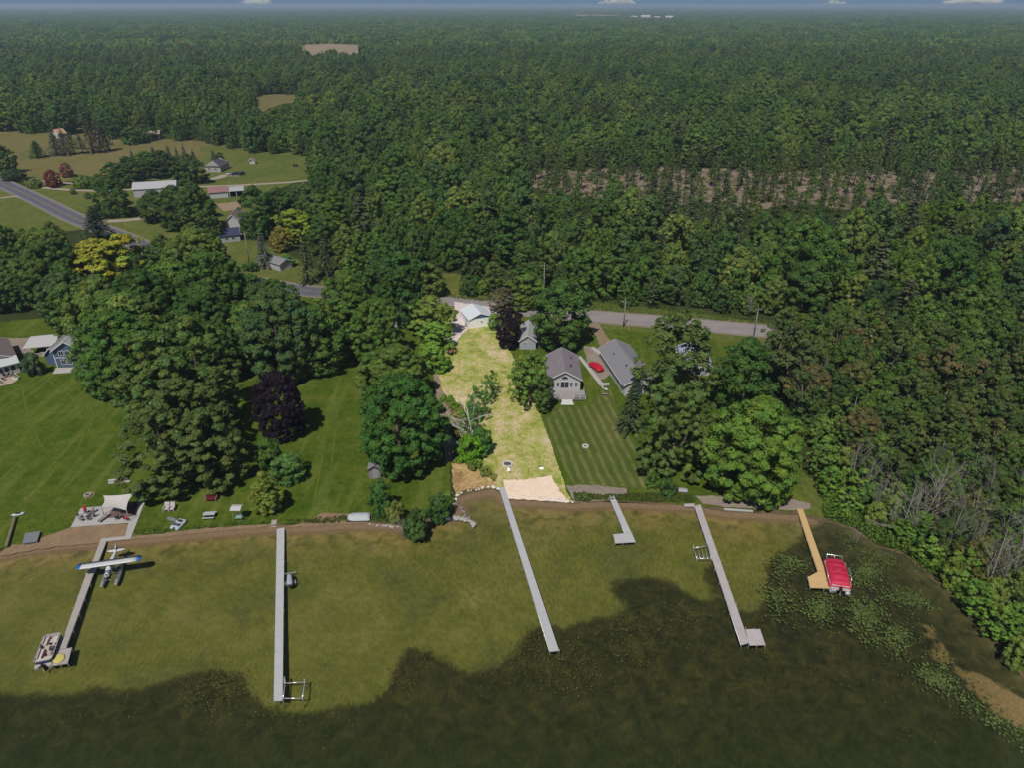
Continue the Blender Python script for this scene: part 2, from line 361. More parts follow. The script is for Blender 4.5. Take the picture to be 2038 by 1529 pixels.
def bedmat():
    m, nt = nodes('lakebed_sediment'); co = geo(nt)
    at = N(nt, 'ShaderNodeAttribute', attribute_name='bed'); s = N(nt, 'ShaderNodeSeparateColor'); L(nt, at.outputs['Color'], s.inputs[0])
    n1 = noise(nt, co, .09, 5, .5); n2 = noise(nt, co, .5, 5, .6, .65); n3 = noise(nt, co, 2.6, 4, .3, .7)
    sand = ramp(nt, n1, [(.3, (.17, .168, .068)), (.5, (.225, .22, .064)), (.7, (.295, .255, .11))])
    sand = mixc(nt, 1.0, sand, ramp(nt, n2, [(.3, (.66, .76, .66)), (.7, (1.1, 1.02, 1.05))]), 'MULTIPLY')
    sand = mixc(nt, 1.0, sand, ramp(nt, n3, [(.3, (.8,)*3), (.7, (1.05,)*3)]), 'MULTIPLY')
    brown = ramp(nt, n2, [(.36, (.05, .042, .018)), (.52, (.19, .135, .05)), (.7, (.27, .19, .10))])
    e = N(nt, 'ShaderNodeMath', operation='MULTIPLY'); L(nt, s.outputs[2], e.inputs[0]); L(nt, ramp(nt, n1, [(.25, (.25,)*3), (.62, (.9,)*3)]), e.inputs[1])
    c = mixc(nt, e.outputs[0], sand, brown)
    wet = ramp(nt, s.outputs[2], [(.86, (0, 0, 0)), (.97, (1, 1, 1))]); c = mixc(nt, wet, c, ramp(nt, n3, [(.3, (.13, .088, .05)), (.7, (.20, .14, .085))]))
    wd = ramp(nt, n2, [(.3, (.026, .030, .014)), (.5, (.050, .052, .022)), (.66, (.085, .076, .03)), (.8, (.12, .105, .038))])
    wdeep = ramp(nt, n2, [(.3, (.032, .043, .018)), (.7, (.048, .060, .026))])
    wd = mixc(nt, at.outputs['Alpha'], wd, wdeep)
    wf = N(nt, 'ShaderNodeMath', operation='ADD'); wn_ = N(nt, 'ShaderNodeMath', operation='MULTIPLY_ADD'); wn_.inputs[1].default_value = 1.5; wn_.inputs[2].default_value = -.75
    L(nt, n2, wn_.inputs[0]); L(nt, s.outputs[0], wf.inputs[0]); L(nt, wn_.outputs[0], wf.inputs[1])
    wm = ramp(nt, wf.outputs[0], [(.30, (0, 0, 0)), (.5, (.65, .65, .65)), (.66, (1, 1, 1))])
    c = mixc(nt, wm, c, wd)
    bf = N(nt, 'ShaderNodeMath', operation='ADD'); L(nt, s.outputs[1], bf.inputs[0]); L(nt, wn_.outputs[0], bf.inputs[1])
    c = mixc(nt, ramp(nt, bf.outputs[0], [(.4, (0, 0, 0)), (.65, (1, 1, 1))]), c, ramp(nt, n3, [(.3, (.17, .125, .06)), (.7, (.27, .195, .10))]))
    finish(nt, c, 1, 0, 0, n3, .3, .1); return m
me.materials.append(bedmat()); me.update()
bed = bpy.data.objects.new('lakebed', me); COL.objects.link(bed); struct(bed)
# ---- water surface: clear, slightly green, rippled
def watermat(name, tint, bs=.22, rough=.06):
    m, nt = nodes(name); co = geo(nt)
    tr = N(nt, 'ShaderNodeBsdfTransparent'); tr.inputs[0].default_value = c4(tint)
    gl = N(nt, 'ShaderNodeBsdfGlossy'); gl.inputs['Roughness'].default_value = rough
    fr = N(nt, 'ShaderNodeFresnel'); fr.inputs[0].default_value = 1.33
    w1 = N(nt, 'ShaderNodeTexNoise'); w1.inputs['Scale'].default_value = 2.8; w1.inputs['Detail'].default_value = 3; w1.inputs['Distortion'].default_value = .6
    L(nt, mapped(nt, co, (1, .42, 1), -.9), w1.inputs['Vector'])
    b = N(nt, 'ShaderNodeBump'); b.inputs['Strength'].default_value = bs; b.inputs['Distance'].default_value = .3
    L(nt, w1.outputs[0], b.inputs['Height']); L(nt, b.outputs[0], gl.inputs['Normal']); L(nt, b.outputs[0], fr.inputs['Normal'])
    # light and dark of the ripples are painted into the tint
    t2 = ramp(nt, w1.outputs[0], [(.38, tuple(v*.87 for v in tint)), (.62, tuple(min(1, v*1.04) for v in tint))]); at = N(nt, 'ShaderNodeAttribute', attribute_name='depth'); t3 = mixc(nt, at.outputs['Fac'], (.97, .96, .93), t2) if name == 'lake_water' else t2; L(nt, t3, tr.inputs[0])
    ms = N(nt, 'ShaderNodeMixShader'); L(nt, fr.outputs[0], ms.inputs[0]); L(nt, tr.outputs[0], ms.inputs[1]); L(nt, gl.outputs[0], ms.inputs[2])
    o = N(nt, 'ShaderNodeOutputMaterial'); L(nt, ms.outputs[0], o.inputs[0]); return m
WATER = watermat('lake_water', (.80, .81, .68))
CREEKW = watermat('creek_water', (.95, .93, .88), .1, .1)
keep = blur((sd > -2.5).astype(float), 0)
wv_ = np.stack([XX, YY, np.zeros_like(XX)], -1).reshape(-1, 3); km = (sd > -2.5)
wf_ = [f for f in fs if km.reshape(-1)[list(f)].any()]
me = bpy.data.meshes.new('water'); me.from_pydata(wv_.tolist(), [], wf_)
ca = me.color_attributes.new('depth', 'FLOAT_COLOR', 'POINT'); dd = np.clip((sd-.9)/7.0, 0, 1)
ca.data.foreach_set('color', np.stack([dd, dd, dd, dd*0+1], -1).reshape(-1).astype(np.float32)); me.materials.append(WATER); me.update()
struct(bpy.data.objects.new('water', me)); COL.objects.link(bpy.data.objects['water'])
# ---- land covers
LZ = .27
sheet('lawn', [(-420, 1150), (-150, 1118), (0, 1092), (120, 1075), (262, 1066), (400, 1054), (545, 1043), (700, 1037), (800, 1040), (850, 1028), (890, 1024), (900, 1000), (893, 930), (880, 850), (868, 760), (860, 690), (850, 600), (700, 596), (560, 580), (400, 545), (250, 620), (0, 640), (-420, 660)], LZ, LAWN, 1, .25)
sheet('lawn', [(850, 602), (985, 620), (1170, 642), (1330, 656), (1500, 672), (1520, 780), (1560, 850), (1600, 940), (1640, 1000), (1636, 1030), (1590, 1021), (1440, 1012), (1290, 998), (1140, 997), (1060, 991), (990, 970), (890, 930), (870, 760)], LZ+.006, LAWN, 1, .25, seed=3)
sheet('brightened_dry_lawn', [(905, 640), (935, 652), (990, 640), (1000, 655), (1010, 690), (1040, 745), (1070, 810), (1100, 895), (1130, 985), (1139, 999), (1090, 994), (1008, 990), (985, 968), (955, 950), (925, 905), (895, 850), (905, 822), (880, 790), (866, 745), (885, 700), (880, 665)], LZ+.02, LOTG, .8, .12)
sheet('striped_lawn', [(1083, 838), (1110, 812), (1180, 806), (1200, 770), (1215, 775), (1235, 830), (1262, 880), (1300, 945), (1310, 975), (1225, 968), (1142, 970), (1120, 925)], LZ+.026, STRIPE, .8, .2)
sheet('striped_lawn', [(1380, 885), (1425, 835), (1450, 830), (1462, 850), (1420, 905), (1395, 925)], LZ+.02, STRIPE, .8, .2)
sheet('grass_verge', [(1590, 940), (1625, 960), (1650, 1005), (1640, 1030), (1618, 1028), (1600, 990)], LZ+.032, FARM, .8, .2)
sheet('beach', [(-420, 1168), (-150, 1128), (0, 1108), (60, 1097), (120, 1088), (196, 1082), (262, 1075), (330, 1068), (400, 1061), (470, 1055), (540, 1049), (540, 1044), (400, 1053), (300, 1065), (262, 1068), (258, 1042), (140, 1051), (95, 1066), (60, 1080), (25, 1086), (0, 1099), (-150, 1114), (-420, 1148)], LZ+.008, SAND, .8, .15)
sheet('beach', [(568, 1050), (640, 1048), (700, 1043), (735, 1042), (735, 1036), (700, 1024), (640, 1022), (610, 1040)], LZ+.008, SAND, .8, .2)
sheet('beach', [(1003, 956), (1050, 955), (1098, 947), (1106, 965), (1116, 982), (1134, 1001), (1060, 996), (1012, 994), (1003, 975)], LZ+.05, LITSAND, .6, .15)
sheet('gravel_shore', [(1128, 968), (1160, 965), (1250, 972), (1248, 985), (1190, 999), (1142, 1001)], LZ+.03, GRAVEL, .7, .3)
sheet('sand_delta', [(899, 925), (916, 917), (940, 924), (956, 945), (988, 965), (978, 972), (925, 975), (908, 986), (900, 960)], LZ+.03, DELTA, .6, .2)
MUD = M('creek_mud', (.30, .235, .19), .7, var=.3, scale=.4)
creek = [(862, 735), (874, 750), (880, 775), (893, 797), (914, 812), (916, 824), (898, 822), (892, 832), (898, 860), (906, 890), (913, 905), (905, 918), (888, 918), (880, 880), (875, 840), (866, 800)]
sheet('creek_bed', creek, LZ+.04, MUD, .6, .12)
sheet('creek', creek, LZ+.06, CREEKW, .6, .12)
TRACK, _, _ = groundmat('mown_track_grass', [(.3, (.065, .105, .012)), (.5, (.10, .14, .02)), (.7, (.15, .155, .034))], .3, None, 0, 3)
TRACKS = [[(172, 802), (176, 822), (175, 843), (168, 862), (161, 878), (151, 902)], [(178, 800), (183, 822), (181, 845), (173, 868)], [(45, 775), (47, 790), (51, 809), (64, 850), (86, 895)], [(93, 754), (130, 782), (165, 809), (220, 843)], [(110, 900), (150, 870), (190, 830), (222, 808)], [(60, 960), (110, 935), (160, 925), (215, 935)], [(655, 800), (650, 850), (640, 920), (625, 1000)], [(672, 800), (668, 850), (660, 920)]]
# ---- far fields and clearings
sheet('meadow', [(-900, 240), (0, 258), (90, 258), (240, 272), (340, 276), (470, 285), (480, 312), (400, 330), (300, 300), (215, 345), (120, 362), (70, 372), (-20, 336), (-900, 250)], LZ, MEAD, 4, .8)
sheet('farm_grass', [(-900, 400), (-60, 350), (60, 376), (200, 352), (300, 325), (395, 318), (400, 290), (475, 292), (476, 292), (615, 298), (628, 350), (560, 372), (500, 470), (420, 470), (300, 505), (160, 455), (0, 475), (-900, 540)], LZ+.008, FARM, 4, .8)
sheet('yard_grass', [(430, 470), (520, 480), (700, 570), (830, 585), (830, 600), (640, 582), (500, 555), (400, 500)], LZ+.014, FARM, 2, .5)
sheet('road_verge', [(836, 538), (910, 545), (1000, 570), (1000, 606), (836, 586)], LZ+.02, FARM, 1.5, .5)
sheet('road_verge', [(1160, 598), (1300, 612), (1500, 638), (1620, 660), (1620, 700), (1330, 664), (1165, 650)], LZ+.016, FARM, 1.5, .5)
sheet('field', [(500, 188), (690, 184), (680, 196), (560, 206), (520, 222), (502, 214)], LZ+.1, MEAD, 10, 2)
sheet('field', [(575, 92), (725, 90), (725, 96), (610, 99)], LZ+.1, M('ripe_field', (.36, .28, .19), .9), 20, 3)
sheet('cleared_ground', [(1040, 345), (1075, 338), (1130, 342), (1190, 334), (1260, 338), (1340, 330), (1480, 336), (1640, 330), (1800, 336), (1960, 330), (2300, 335), (2300, 400), (2100, 412), (1980, 398), (1880, 414), (1760, 400), (1680, 416), (1600, 402), (1500, 418), (1430, 398), (1340, 408), (1250, 388), (1200, 402), (1160, 382), (1110, 388), (1060, 372)], LZ+.02, SLASH, 2.5, 2.2)
def hillfield(pts, zs, mat):
    q = [G(p[0], p[1], z) for p, z in zip(pts, zs)]; n = len(q); mb = MB(); mb.add([tuple(v) for v in q]+[(v.x, v.y, .3) for v in q], [tuple(range(n))]+[(i, i+n, (i+1) % n+n, (i+1) % n) for i in range(n)]); return struct(mb.build('field', mat))
hillfield([(600, 91.5), (640, 94), (714, 92.5), (712, 88.5), (660, 86.5), (606, 88.5)], [15, 15, 15, 26, 27, 25], M('ripe_field'))
hillfield([(1140, 30.5), (1225, 31), (1228, 28.6), (1145, 28.2)], [17, 17, 26, 26], M('ripe_field'))
# ---- roads and drives
def ribbon(name, pts, w0, z, mat, px=True, off=0.0, dash=None):
    P = [G(p[0], p[1], z) for p in pts] if px else [Vector(p) for p in pts]
    # Catmull-Rom smoothing
    Q = []
    for i in range(len(P)-1):
        a, b, c, d = P[max(0, i-1)], P[i], P[i+1], P[min(len(P)-1, i+2)]
        for j in range(10):
            t = j/10; Q.append(.5*((2*b)+(c-a)*t+(2*a-5*b+4*c-d)*t*t+(3*b-a-3*c+d)*t**3))
    Q.append(P[-1]); mb = MB(); vs = []
    for i, p in enumerate(Q):
        t = (Q[min(i+1, len(Q)-1)]-Q[max(i-1, 0)]); t.z = 0; t.normalize(); n = Vector((-t.y, t.x, 0))
        vs += [p+n*(off-w0/2), p+n*(off+w0/2)]
    for v in vs: v.z = z
    mb.add(vs, [(2*i, 2*i+1, 2*i+3, 2*i+2)[::-1] for i in range(len(Q)-1)]); return struct(mb.build(name, mat))
for k_, tr_ in enumerate(TRACKS): ribbon('mown_track', tr_, .42, LZ+.012+.002*k_, TRACK)
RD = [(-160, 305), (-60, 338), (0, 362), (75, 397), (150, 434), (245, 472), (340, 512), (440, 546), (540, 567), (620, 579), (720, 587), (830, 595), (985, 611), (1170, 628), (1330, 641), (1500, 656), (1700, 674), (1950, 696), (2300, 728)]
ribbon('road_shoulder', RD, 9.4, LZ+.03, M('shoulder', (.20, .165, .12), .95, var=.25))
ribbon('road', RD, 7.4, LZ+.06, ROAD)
YEL = M('yellow_line', (.25, .20, .09), .8); WHL = M('white_line', (.30, .29, .30), .8)
mbr = MB(); vs_ = []
for i, p_ in enumerate(runs):
    a_ = Vector(runs[max(0, i-3)]); b_ = Vector(runs[min(len(runs)-1, i+3)]); t_ = (b_-a_).normalized(); n_ = Vector((-t_.y, t_.x)); wd = .75+.4*math.sin(i*.31)+.3*math.sin(i*.83)
    vs_ += [(p_[0]-n_.x*.02, p_[1]-n_.y*.02, LZ-.006), (p_[0]+n_.x*wd, p_[1]+n_.y*wd, LZ-.006)]
mbr.add(vs_, [(2*i, 2*i+2, 2*i+3, 2*i+1) for i in range(len(runs)-1)]); struct(mbr.build('muddy_bank', groundmat('bank_soil', [(.3, (.075, .06, .03)), (.5, (.15, .11, .06)), (.7, (.21, .15, .09))], .4, None, 0, 4, .4)[0]))
for o_ in (-.14, .14): ribbon('road_marking', RD[:10], .16, LZ+.075, YEL, off=o_)
for o_ in (-3.3, 3.3): ribbon('road_marking', RD[:10], .18, LZ+.075, WHL, off=o_)
for o_ in (-3.35, 3.35, 0): ribbon('road_marking', RD[9:], .1, LZ+.075, M('worn_line', (.31, .28, .265), .9), off=o_)
DRV = M('pale_drive', (.30, .245, .20), .9, var=.15)
ribbon('driveway', [(60, 368), (110, 375), (200, 379), (270, 376)], 3, LZ+.04, DRV)
ribbon('driveway', [(40, 356), (110, 362), (165, 365)], 2.6, LZ+.045, DRV)
ribbon('driveway', [(0, 393), (40, 390), (75, 396)], 2.6, LZ+.04, DRV)
ribbon('driveway', [(200, 440), (245, 438), (300, 432)], 4, LZ+.04, DRV)
ribbon('driveway', [(395, 371), (450, 369), (510, 366), (575, 362), (612, 358)], 3.2, LZ+.04, DRV)
ribbon('driveway', [(400, 358), (430, 354), (450, 348), (480, 348)], 5, LZ+.042, DRV)
sheet('driveway', [(905, 600), (990, 612), (985, 630), (925, 625), (922, 640), (930, 655), (918, 668), (900, 690), (886, 688), (884, 655), (895, 640), (900, 618)], LZ+.09, LITGRAVEL, .8, .25)
sheet('driveway', [(0, 672), (62, 672), (60, 690), (62, 702), (35, 703), (0, 712)], LZ+.04, GRAVEL, .8, .25)
sheet('driveway', [(1160, 688), (1185, 690), (1205, 720), (1215, 745), (1200, 755), (1185, 755), (1170, 725)], LZ+.04, GRAVEL, .8, .25)
sheet('driveway', [(1165, 640), (1190, 642), (1225, 690), (1215, 705), (1200, 700), (1185, 668)], LZ+.05, M('worn_track', (.22, .16, .10), .95, var=.35), .8, .3)
sheet('path', [(1150, 710), (1156, 708), (1200, 762), (1213, 762), (1213, 767), (1194, 768)], LZ+.06, CONC, 0, 0)
sheet('path', [(1175, 692), (1180, 690), (1200, 698), (1200, 705), (1188, 703)], LZ+.06, CONC, 0, 0)
sheet('garden_bed', [(430, 405), (475, 400), (480, 415), (445, 420)], LZ+.05, M('bare_soil', (.26, .18, .12), .95, var=.25), 1, .2)
# ------------------------------------------------------------------ tree shapes (metres)
def leaf_quads(cs, ns, size, rs, aspect=.62, fold=.25):
    """diamond leaf clumps at cs facing ns; returns verts, quads"""
    n = len(cs); t = rs.normal(size=(n, 3)); t -= ns*(t*ns).sum(1, keepdims=True); t /= np.linalg.norm(t, axis=1, keepdims=True)+1e-9
    b = np.cross(ns, t); s = size*(.65+.7*rs.rand(n, 1))
    v = np.stack([cs-t*s, cs+b*s*aspect-ns*s*fold*rs.rand(n, 1), cs+t*s, cs-b*s*aspect-ns*s*fold*rs.rand(n, 1)], 1)
    return v.reshape(-1, 3), np.arange(4*n).reshape(-1, 4)
def leafmesh(name, V, F, lv, mat):
    me = bpy.data.meshes.new(name); me.from_pydata(V.tolist(), [], F.tolist())
    ca = me.color_attributes.new('lv', 'FLOAT_COLOR', 'CORNER')
    c = np.ones((len(F), 4, 4), np.float32); c[:, :, :3] = lv[:, None, :]; ca.data.foreach_set('color', c.reshape(-1))
    me.materials.append(mat); me.update(); return me
def unit(v): return v/(np.linalg.norm(v, axis=1, keepdims=True)+1e-9)
def crown_points(R, z0, H, nl, per, size, rs, lr=(.24, .38), shape=1.0, hollow=.5, cx=(0, 0)):
    """leaf clumps gathered in lobes; the crown is widest at a third of its height and comes down low"""
    cs, ns, lv = [], [], []; irr = [(rs.rand()*6.28, rs.randint(2, 6), .05+.09*rs.rand()) for _ in range(4)]
    for i in range(nl):
        t = rs.rand()**1.05; a = rs.rand()*6.28
        f = math.sqrt(max(0, 1-(max(0, t-.34)/.66)**(2.0*shape+.3))) if t > .34 else .74+.26*(t/.34)**.7
        f *= 1+sum(k3*math.sin(k2*a+k1+3*t) for k1, k2, k3 in irr)
        q = R*(lr[0]+(lr[1]-lr[0])*rs.rand()); rr = hollow+(1-hollow)*rs.rand()**.45
        if t > .85: rr = rs.rand()
        rad_ = max(0, R*f*1.02-q*.75)*rr; dx, dy = math.cos(a), math.sin(a)
        c = np.array([cx[0]+dx*rad_, cx[1]+dy*rad_, z0+q*.5+(H-z0-q*1.1)*t])
        out = unit(np.array([[dx*rr, dy*rr, .35+.5*t]]))[0]
        dv = unit(rs.normal(size=(per, 3))+out*.9)
        rad = q*(.55+.5*rs.rand(per, 1)); p = c+dv*rad*np.array([1.1, 1.1, .8])
        nn = unit(dv*.85+rs.normal(size=(per, 3))*.27+np.array([0, 0, .3]))
        cs.append(p); ns.append(nn)
        tone = .78+.44*rs.rand(); hue = rs.normal()*.08
        l = np.stack([tone*(1+hue)*(.87+.26*rs.rand(per)), tone*(.87+.26*rs.rand(per)), tone*(1-hue)*(.87+.26*rs.rand(per))], 1); lv.append(l)
    return np.concatenate(cs), np.concatenate(ns), np.concatenate(lv)
def limbs(mb, rs, H, z0, R, r0, n=6, lean=0.0, sub=2):
    top = H*.82; pts = []
    for i in range(6):
        t = i/5; pts.append((lean*t*H+.12*R*math.sin(3*t+rs.rand()), .1*R*math.sin(4*t+rs.rand()*2), t*top))
    mb.tube(pts, [r0*(1.25 if i == 0 else 1-.85*i/5) for i in range(6)], 7)
    for i in range(n):
        t = .28+.55*(i+rs.rand()*.5)/n; k = min(4, int(t*5)); f = t*5-k
        p = Vector(pts[k]).lerp(Vector(pts[k+1]), f); a = 2.4*i+rs.rand(); ln = R*(.75-.35*t)*(.8+.5*rs.rand())
        q = p+Vector((math.cos(a)*ln*.55, math.sin(a)*ln*.55, ln*.45)); e = p+Vector((math.cos(a+.2)*ln, math.sin(a+.2)*ln, ln*.95))
        rb = r0*(.5-.35*t); mb.tube([p, q, e], [rb, rb*.65, rb*.2], 5)
        for s in range(sub):
            a2 = a+(-1)**s*.9; m = q.lerp(e, .2+.4*s); mb.tube([m, m+Vector((math.cos(a2)*ln*.4, math.sin(a2)*ln*.4, ln*.4))], [rb*.4, rb*.1], 4)
PROTO = {}
def make_broad(key, R, H, z0, nl, per, size, seed, lr=(.24, .38), shape=1.0, hollow=.5, r0=.28, leaf=LEAF, multi=1, bark=BARK, nlimb=6):
    rs = np.random.RandomState(seed); C_, N_, L_ = [], [], []
    for k in range(multi):
        ox = (0, 0) if multi == 1 else (R*.42*math.cos(2.1*k+seed), R*.42*math.sin(2.1*k+seed))
        RR = R if multi == 1 else R*.68; HH = H if k == 0 else H*(.78+.2*rs.rand())
        c, n, l = crown_points(RR, z0, HH, nl//multi, per, size, rs, lr, shape, hollow, ox); C_.append(c); N_.append(n); L_.append(l)
    V, F = leaf_quads(np.concatenate(C_), np.concatenate(N_), size, rs)
    crown = leafmesh(key+'_crown', V, F, np.concatenate(L_), leaf)
    mb = MB()
    for k in range(multi):
        if multi == 1: limbs(mb, rs, H, z0, R, r0, nlimb)
        else:
            sub = MB(); limbs(sub, rs, H*.9, z0, R*.5, r0*.7, 4)
            an = 2.1*k+seed; mb.add([(x+R*.42*math.cos(an)*min(1, z/H*1.6), y+R*.42*math.sin(an)*min(1, z/H*1.6), z) for x, y, z in sub.v], sub.f, True)
    PROTO[key] = (crown, mb.mesh(key+'_trunk', bark), R, H)
make_broad('maple', 5.5, 15, .7, 190, 66, .27, 11, (.13, .22), 1.0, .5)
make_broad('oak', 5.5, 15, .8, 150, 70, .28, 12, (.14, .23), .8, .4)
make_broad('dome', 5.5, 14, .4, 220, 62, .27, 13, (.11, .19), 1.1, .6)
make_broad('loose', 5.5, 16, 1.2, 130, 60, .27, 14, (.11, .2), .9, .3, nlimb=9)
make_broad('clump', 5.5, 15, .4, 240, 62, .27, 15, (.15, .25), 1, .4, multi=3)
make_broad('huge', 8.5, 20, .8, 440, 115, .235, 25, (.085, .15), .9, .45, r0=.5, multi=3)
make_broad('bigdome', 8.0, 18, .5, 420, 100, .235, 26, (.08, .14), 1.1, .6, r0=.45)
make_broad('column', 3.2, 14, .6, 120, 60, .25, 16, (.18, .3), .6, .4)
make_broad('shrub', 2.2, 3.2, .05, 60, 60, .16, 17, (.18, .3), 1.1, .5, .08)
make_broad('bush', 2.2, 4.6, .05, 70, 60, .16, 18, (.18, .3), .8, .45, .09)
make_broad('sparse', 4.0, 13, 2.0, 85, 34, .24, 19, (.10, .19), .9, .2, .2, bark=BARK_GREY, nlimb=12)
make_broad('sparse2', 3.6, 11, 1.0, 85, 36, .23, 20, (.10, .19), .8, .2, .17, bark=BARK_GREY, nlimb=12)
def make_conifer(key, R, H, tiers, boughs, per, seed, z0=.06, droop=.32, leaf=LEAF, open_=0.0, tip=.05, size=.3):
    rs = np.random.RandomState(seed); C_, N_ = [], []; LV = []
    for i in range(tiers):
        t = z0+(1-z0)*(i+rs.rand()*.5)/tiers; rr = R*((1-t)/(1-z0))**.85+R*tip
        if open_: rr *= (.55+.6*rs.rand())
        for k in range(boughs):
            if rs.rand() < open_: continue
            a = 2*math.pi*(k+rs.rand()*.7)/boughs+i*1.3; ln = rr*(.75+.4*rs.rand()); u = rs.rand(per)**.7; wv = (rs.rand(per)-.5)*.42*(1.1-u)
            x = np.cos(a+wv)*u*ln; y = np.sin(a+wv)*u*ln; z = t*H-droop*u*u*ln+(rs.rand(per)-.5)*.16
            C_.append(np.stack([x, y, z], 1)); N_.append(unit(np.stack([np.cos(a)*.3*np.ones(per)+rs.normal(size=per)*.3, np.sin(a)*.3*np.ones(per)+rs.normal(size=per)*.3, np.ones(per)*.9], 1)))
            tone = .75+.5*rs.rand(); LV.append(np.repeat((tone*(.8+.4*rs.rand(per)))[:, None], 3, 1))
    C_ = np.concatenate(C_); V, F = leaf_quads(C_, np.concatenate(N_), size, rs, .42)
    mb = MB(); mb.tube([(0, 0, 0), (.05, 0, H*.5), (0, 0, H*.96)], [R*.075+.06, R*.045+.04, .03], 6)
    PROTO[key] = (leafmesh(key+'_crown', V, F, np.concatenate(LV), leaf), mb.mesh(key+'_trunk', BARK), R, H)
make_conifer('spruce', 3.2, 13, 17, 9, 22, 31)
make_conifer('pine', 2.7, 12, 14, 7, 18, 32, .22, .05, LEAF, .25, .12, .32)
make_conifer('thin_pine', 2.2, 11, 12, 6, 15, 33, .3, .02, LEAF, .35, .15, .32)
def dead_mesh(H, seed, spread=.5, n0=7, mat=BARK_GREY, r0=.16, depth=3):
    rs = random.Random(seed); mb = MB()
    def br(p, d, ln, r, k):
        q = p+d*ln*.5+Vector((rs.uniform(-.17, .17)*ln, rs.uniform(-.17, .17)*ln, rs.uniform(-.08, .1)*ln)); e = q+(d+Vector((rs.uniform(-.5, .5), rs.uniform(-.5, .5), rs.uniform(-.3, .4)))).normalized()*ln*.5
        mb.tube([p, q, e], [r, r*.75, r*.4], 5)
        if k <= 0: return
        for i in range(3):
            m = p.lerp(e, .35+.3*i); dd = (d+Vector((rs.uniform(-1, 1), rs.uniform(-1, 1), rs.uniform(-.3, .7)))*.75).normalized(); br(m, dd, ln*rs.uniform(.4, .6), r*.5, k-1)
    base = Vector((0, 0, 0)); top = Vector((rs.uniform(-.1, .1)*H, rs.uniform(-.1, .1)*H, H*.75)); mid = top*.5+Vector((.1, .05, 0))
    mb.tube([base, mid, top, top*1.3], [r0, r0*.8, r0*.5, r0*.12], 6)
    for i in range(n0):
        t = .25+.75*i/n0; p = base.lerp(top, t); a = rs.uniform(0, 6.28)
        br(p, Vector((math.cos(a)*spread*1.6, math.sin(a)*spread*1.6, .75)).normalized(), H*(.52-.25*t), r0*(.55-.25*t), depth-1)
    return mb.mesh('bare_tree', mat)
DEAD = [dead_mesh(9, 1, .5, 8, r0=.10, depth=4), dead_mesh(10, 2, .3, 9, r0=.10, depth=4), dead_mesh(8, 3, .75, 8, r0=.11, depth=4)]
WHITEWOOD = M('bleached_wood', (.68, .64, .6), .9, var=.2)
TREES = []   # (x, y, R) of placed individuals
def tree(kind, x, y, R, H, col, label, group=None, name=None, cat='tree', rz=None, z=.25, lean=None):
    cm, tm, R0, H0 = PROTO[kind]
    nm = name or {'spruce': 'spruce_tree', 'pine': 'pine_tree', 'thin_pine': 'pine_tree', 'shrub': 'shrub', 'bush': 'shrub'}.get(kind, 'broadleaf_tree')
    t = thing(nm, label, cat, (x, y, z), random.uniform(0, 6.28) if rz is None else rz, group)
    if lean: t.rotation_euler = (lean[0], lean[1], t.rotation_euler.z)
    t.scale = (R/R0, R/R0, H/H0)
    c = bpy.data.objects.new('crown', cm); k = bpy.data.objects.new('trunk', tm)
    for o in (c, k): COL.objects.link(o); o.parent = t
    k_ = 1.0 if max(col) > .2 else 1.9; c.color = (col[0]*k_, col[1]*k_, col[2]*k_, 1); TREES.append((x, y, R)); return t
def bare(i, px, py, top, label, group=None, mat=None, name='dead_tree', rot=None, sx=1.0):
    p = G(px, py); H = max(1.5, ztop(top, p.y)-.25); o = bpy.data.objects.new(name, DEAD[i]); COL.objects.link(o)
    k = H/(9, 10, 8)[i]*.95; o.scale = (k*sx, k*sx, k); o.location = p; o.rotation_euler = (0, 0, random.uniform(0, 6.28) if rot is None else rot)
    if mat: o.material_slots[0].link = 'OBJECT'; o.material_slots[0].material = mat
    return tag(o, label, 'dead tree', group)
def ptree(kind, bx, by, top, wpx, col, label, group=None, **k):
    """tree standing at pixel (bx,by) whose crown top reaches row `top` and is wpx wide"""
    p = G(bx, by); H = ztop(top, p.y)-.25; dep = p.y*math.cos(PITCH)+(CH-H*.5)*math.sin(PITCH)
    return tree(kind, (bx-CX)*dep/FPX, p.y, wpx*dep/FPX/2, H, col, label, group, **k)
DK = (.035, .075, .016); MD = (.05, .10, .018); LT = (.085, .135, .022); OL = (.058, .083, .022); YL = (.19, .19, .022); PU = (.013, .007, .014); BL = (.055, .085, .06)
LOT1 = (.22, .30, .055); LOT2 = (.11, .20, .03); LOTB = (.16, .36, .02); LOTD = (.045, .11, .022)  # highlight over the lot is put into these leaf colours
# ---- lakeside and yard trees, one by one
ptree('huge', 362, 955, 775, 232, OL, 'huge olive green many-stemmed tree on the lawn right behind the shade sail')
ptree('huge', 345, 862, 640, 235, (.06, .095, .022), 'big dull green tree rising directly behind the huge olive tree on the left lawn')
ptree('bigdome', 236, 775, 618, 168, MD, 'round dark maple covering the right end of the blue house')
ptree('bigdome', 555, 868, 737, 98, PU, 'dark purple leaved maple on the lawn right of the huge olive tree', name='purple_maple')
ptree('bigdome', 800, 925, 748, 178, (.035, .085, .016), 'big dense dark green maple beside the small shed, left of the creek')
ptree('bigdome', 785, 800, 690, 140, (.07, .11, .022), 'paler rounded tree just behind the dense maple by the creek')
ptree('bush', 534, 935, 872, 56, MD, 'small green tree between the purple maple and the lakeside conifer shape')
ptree('bush', 574, 955, 903, 70, (.06, .12, .03), 'fresh green rounded bush right below the purple maple')
ptree('column', 528, 1020, 940, 58, (.10, .125, .02), 'yellow green cone shaped shrub behind the long white dock', name='conical_shrub', cat='shrub')
ptree('bush', 757, 1022, 952, 48, (.04, .09, .02), 'narrow dark green shrub in front of the small shed', name='shrub', cat='shrub')
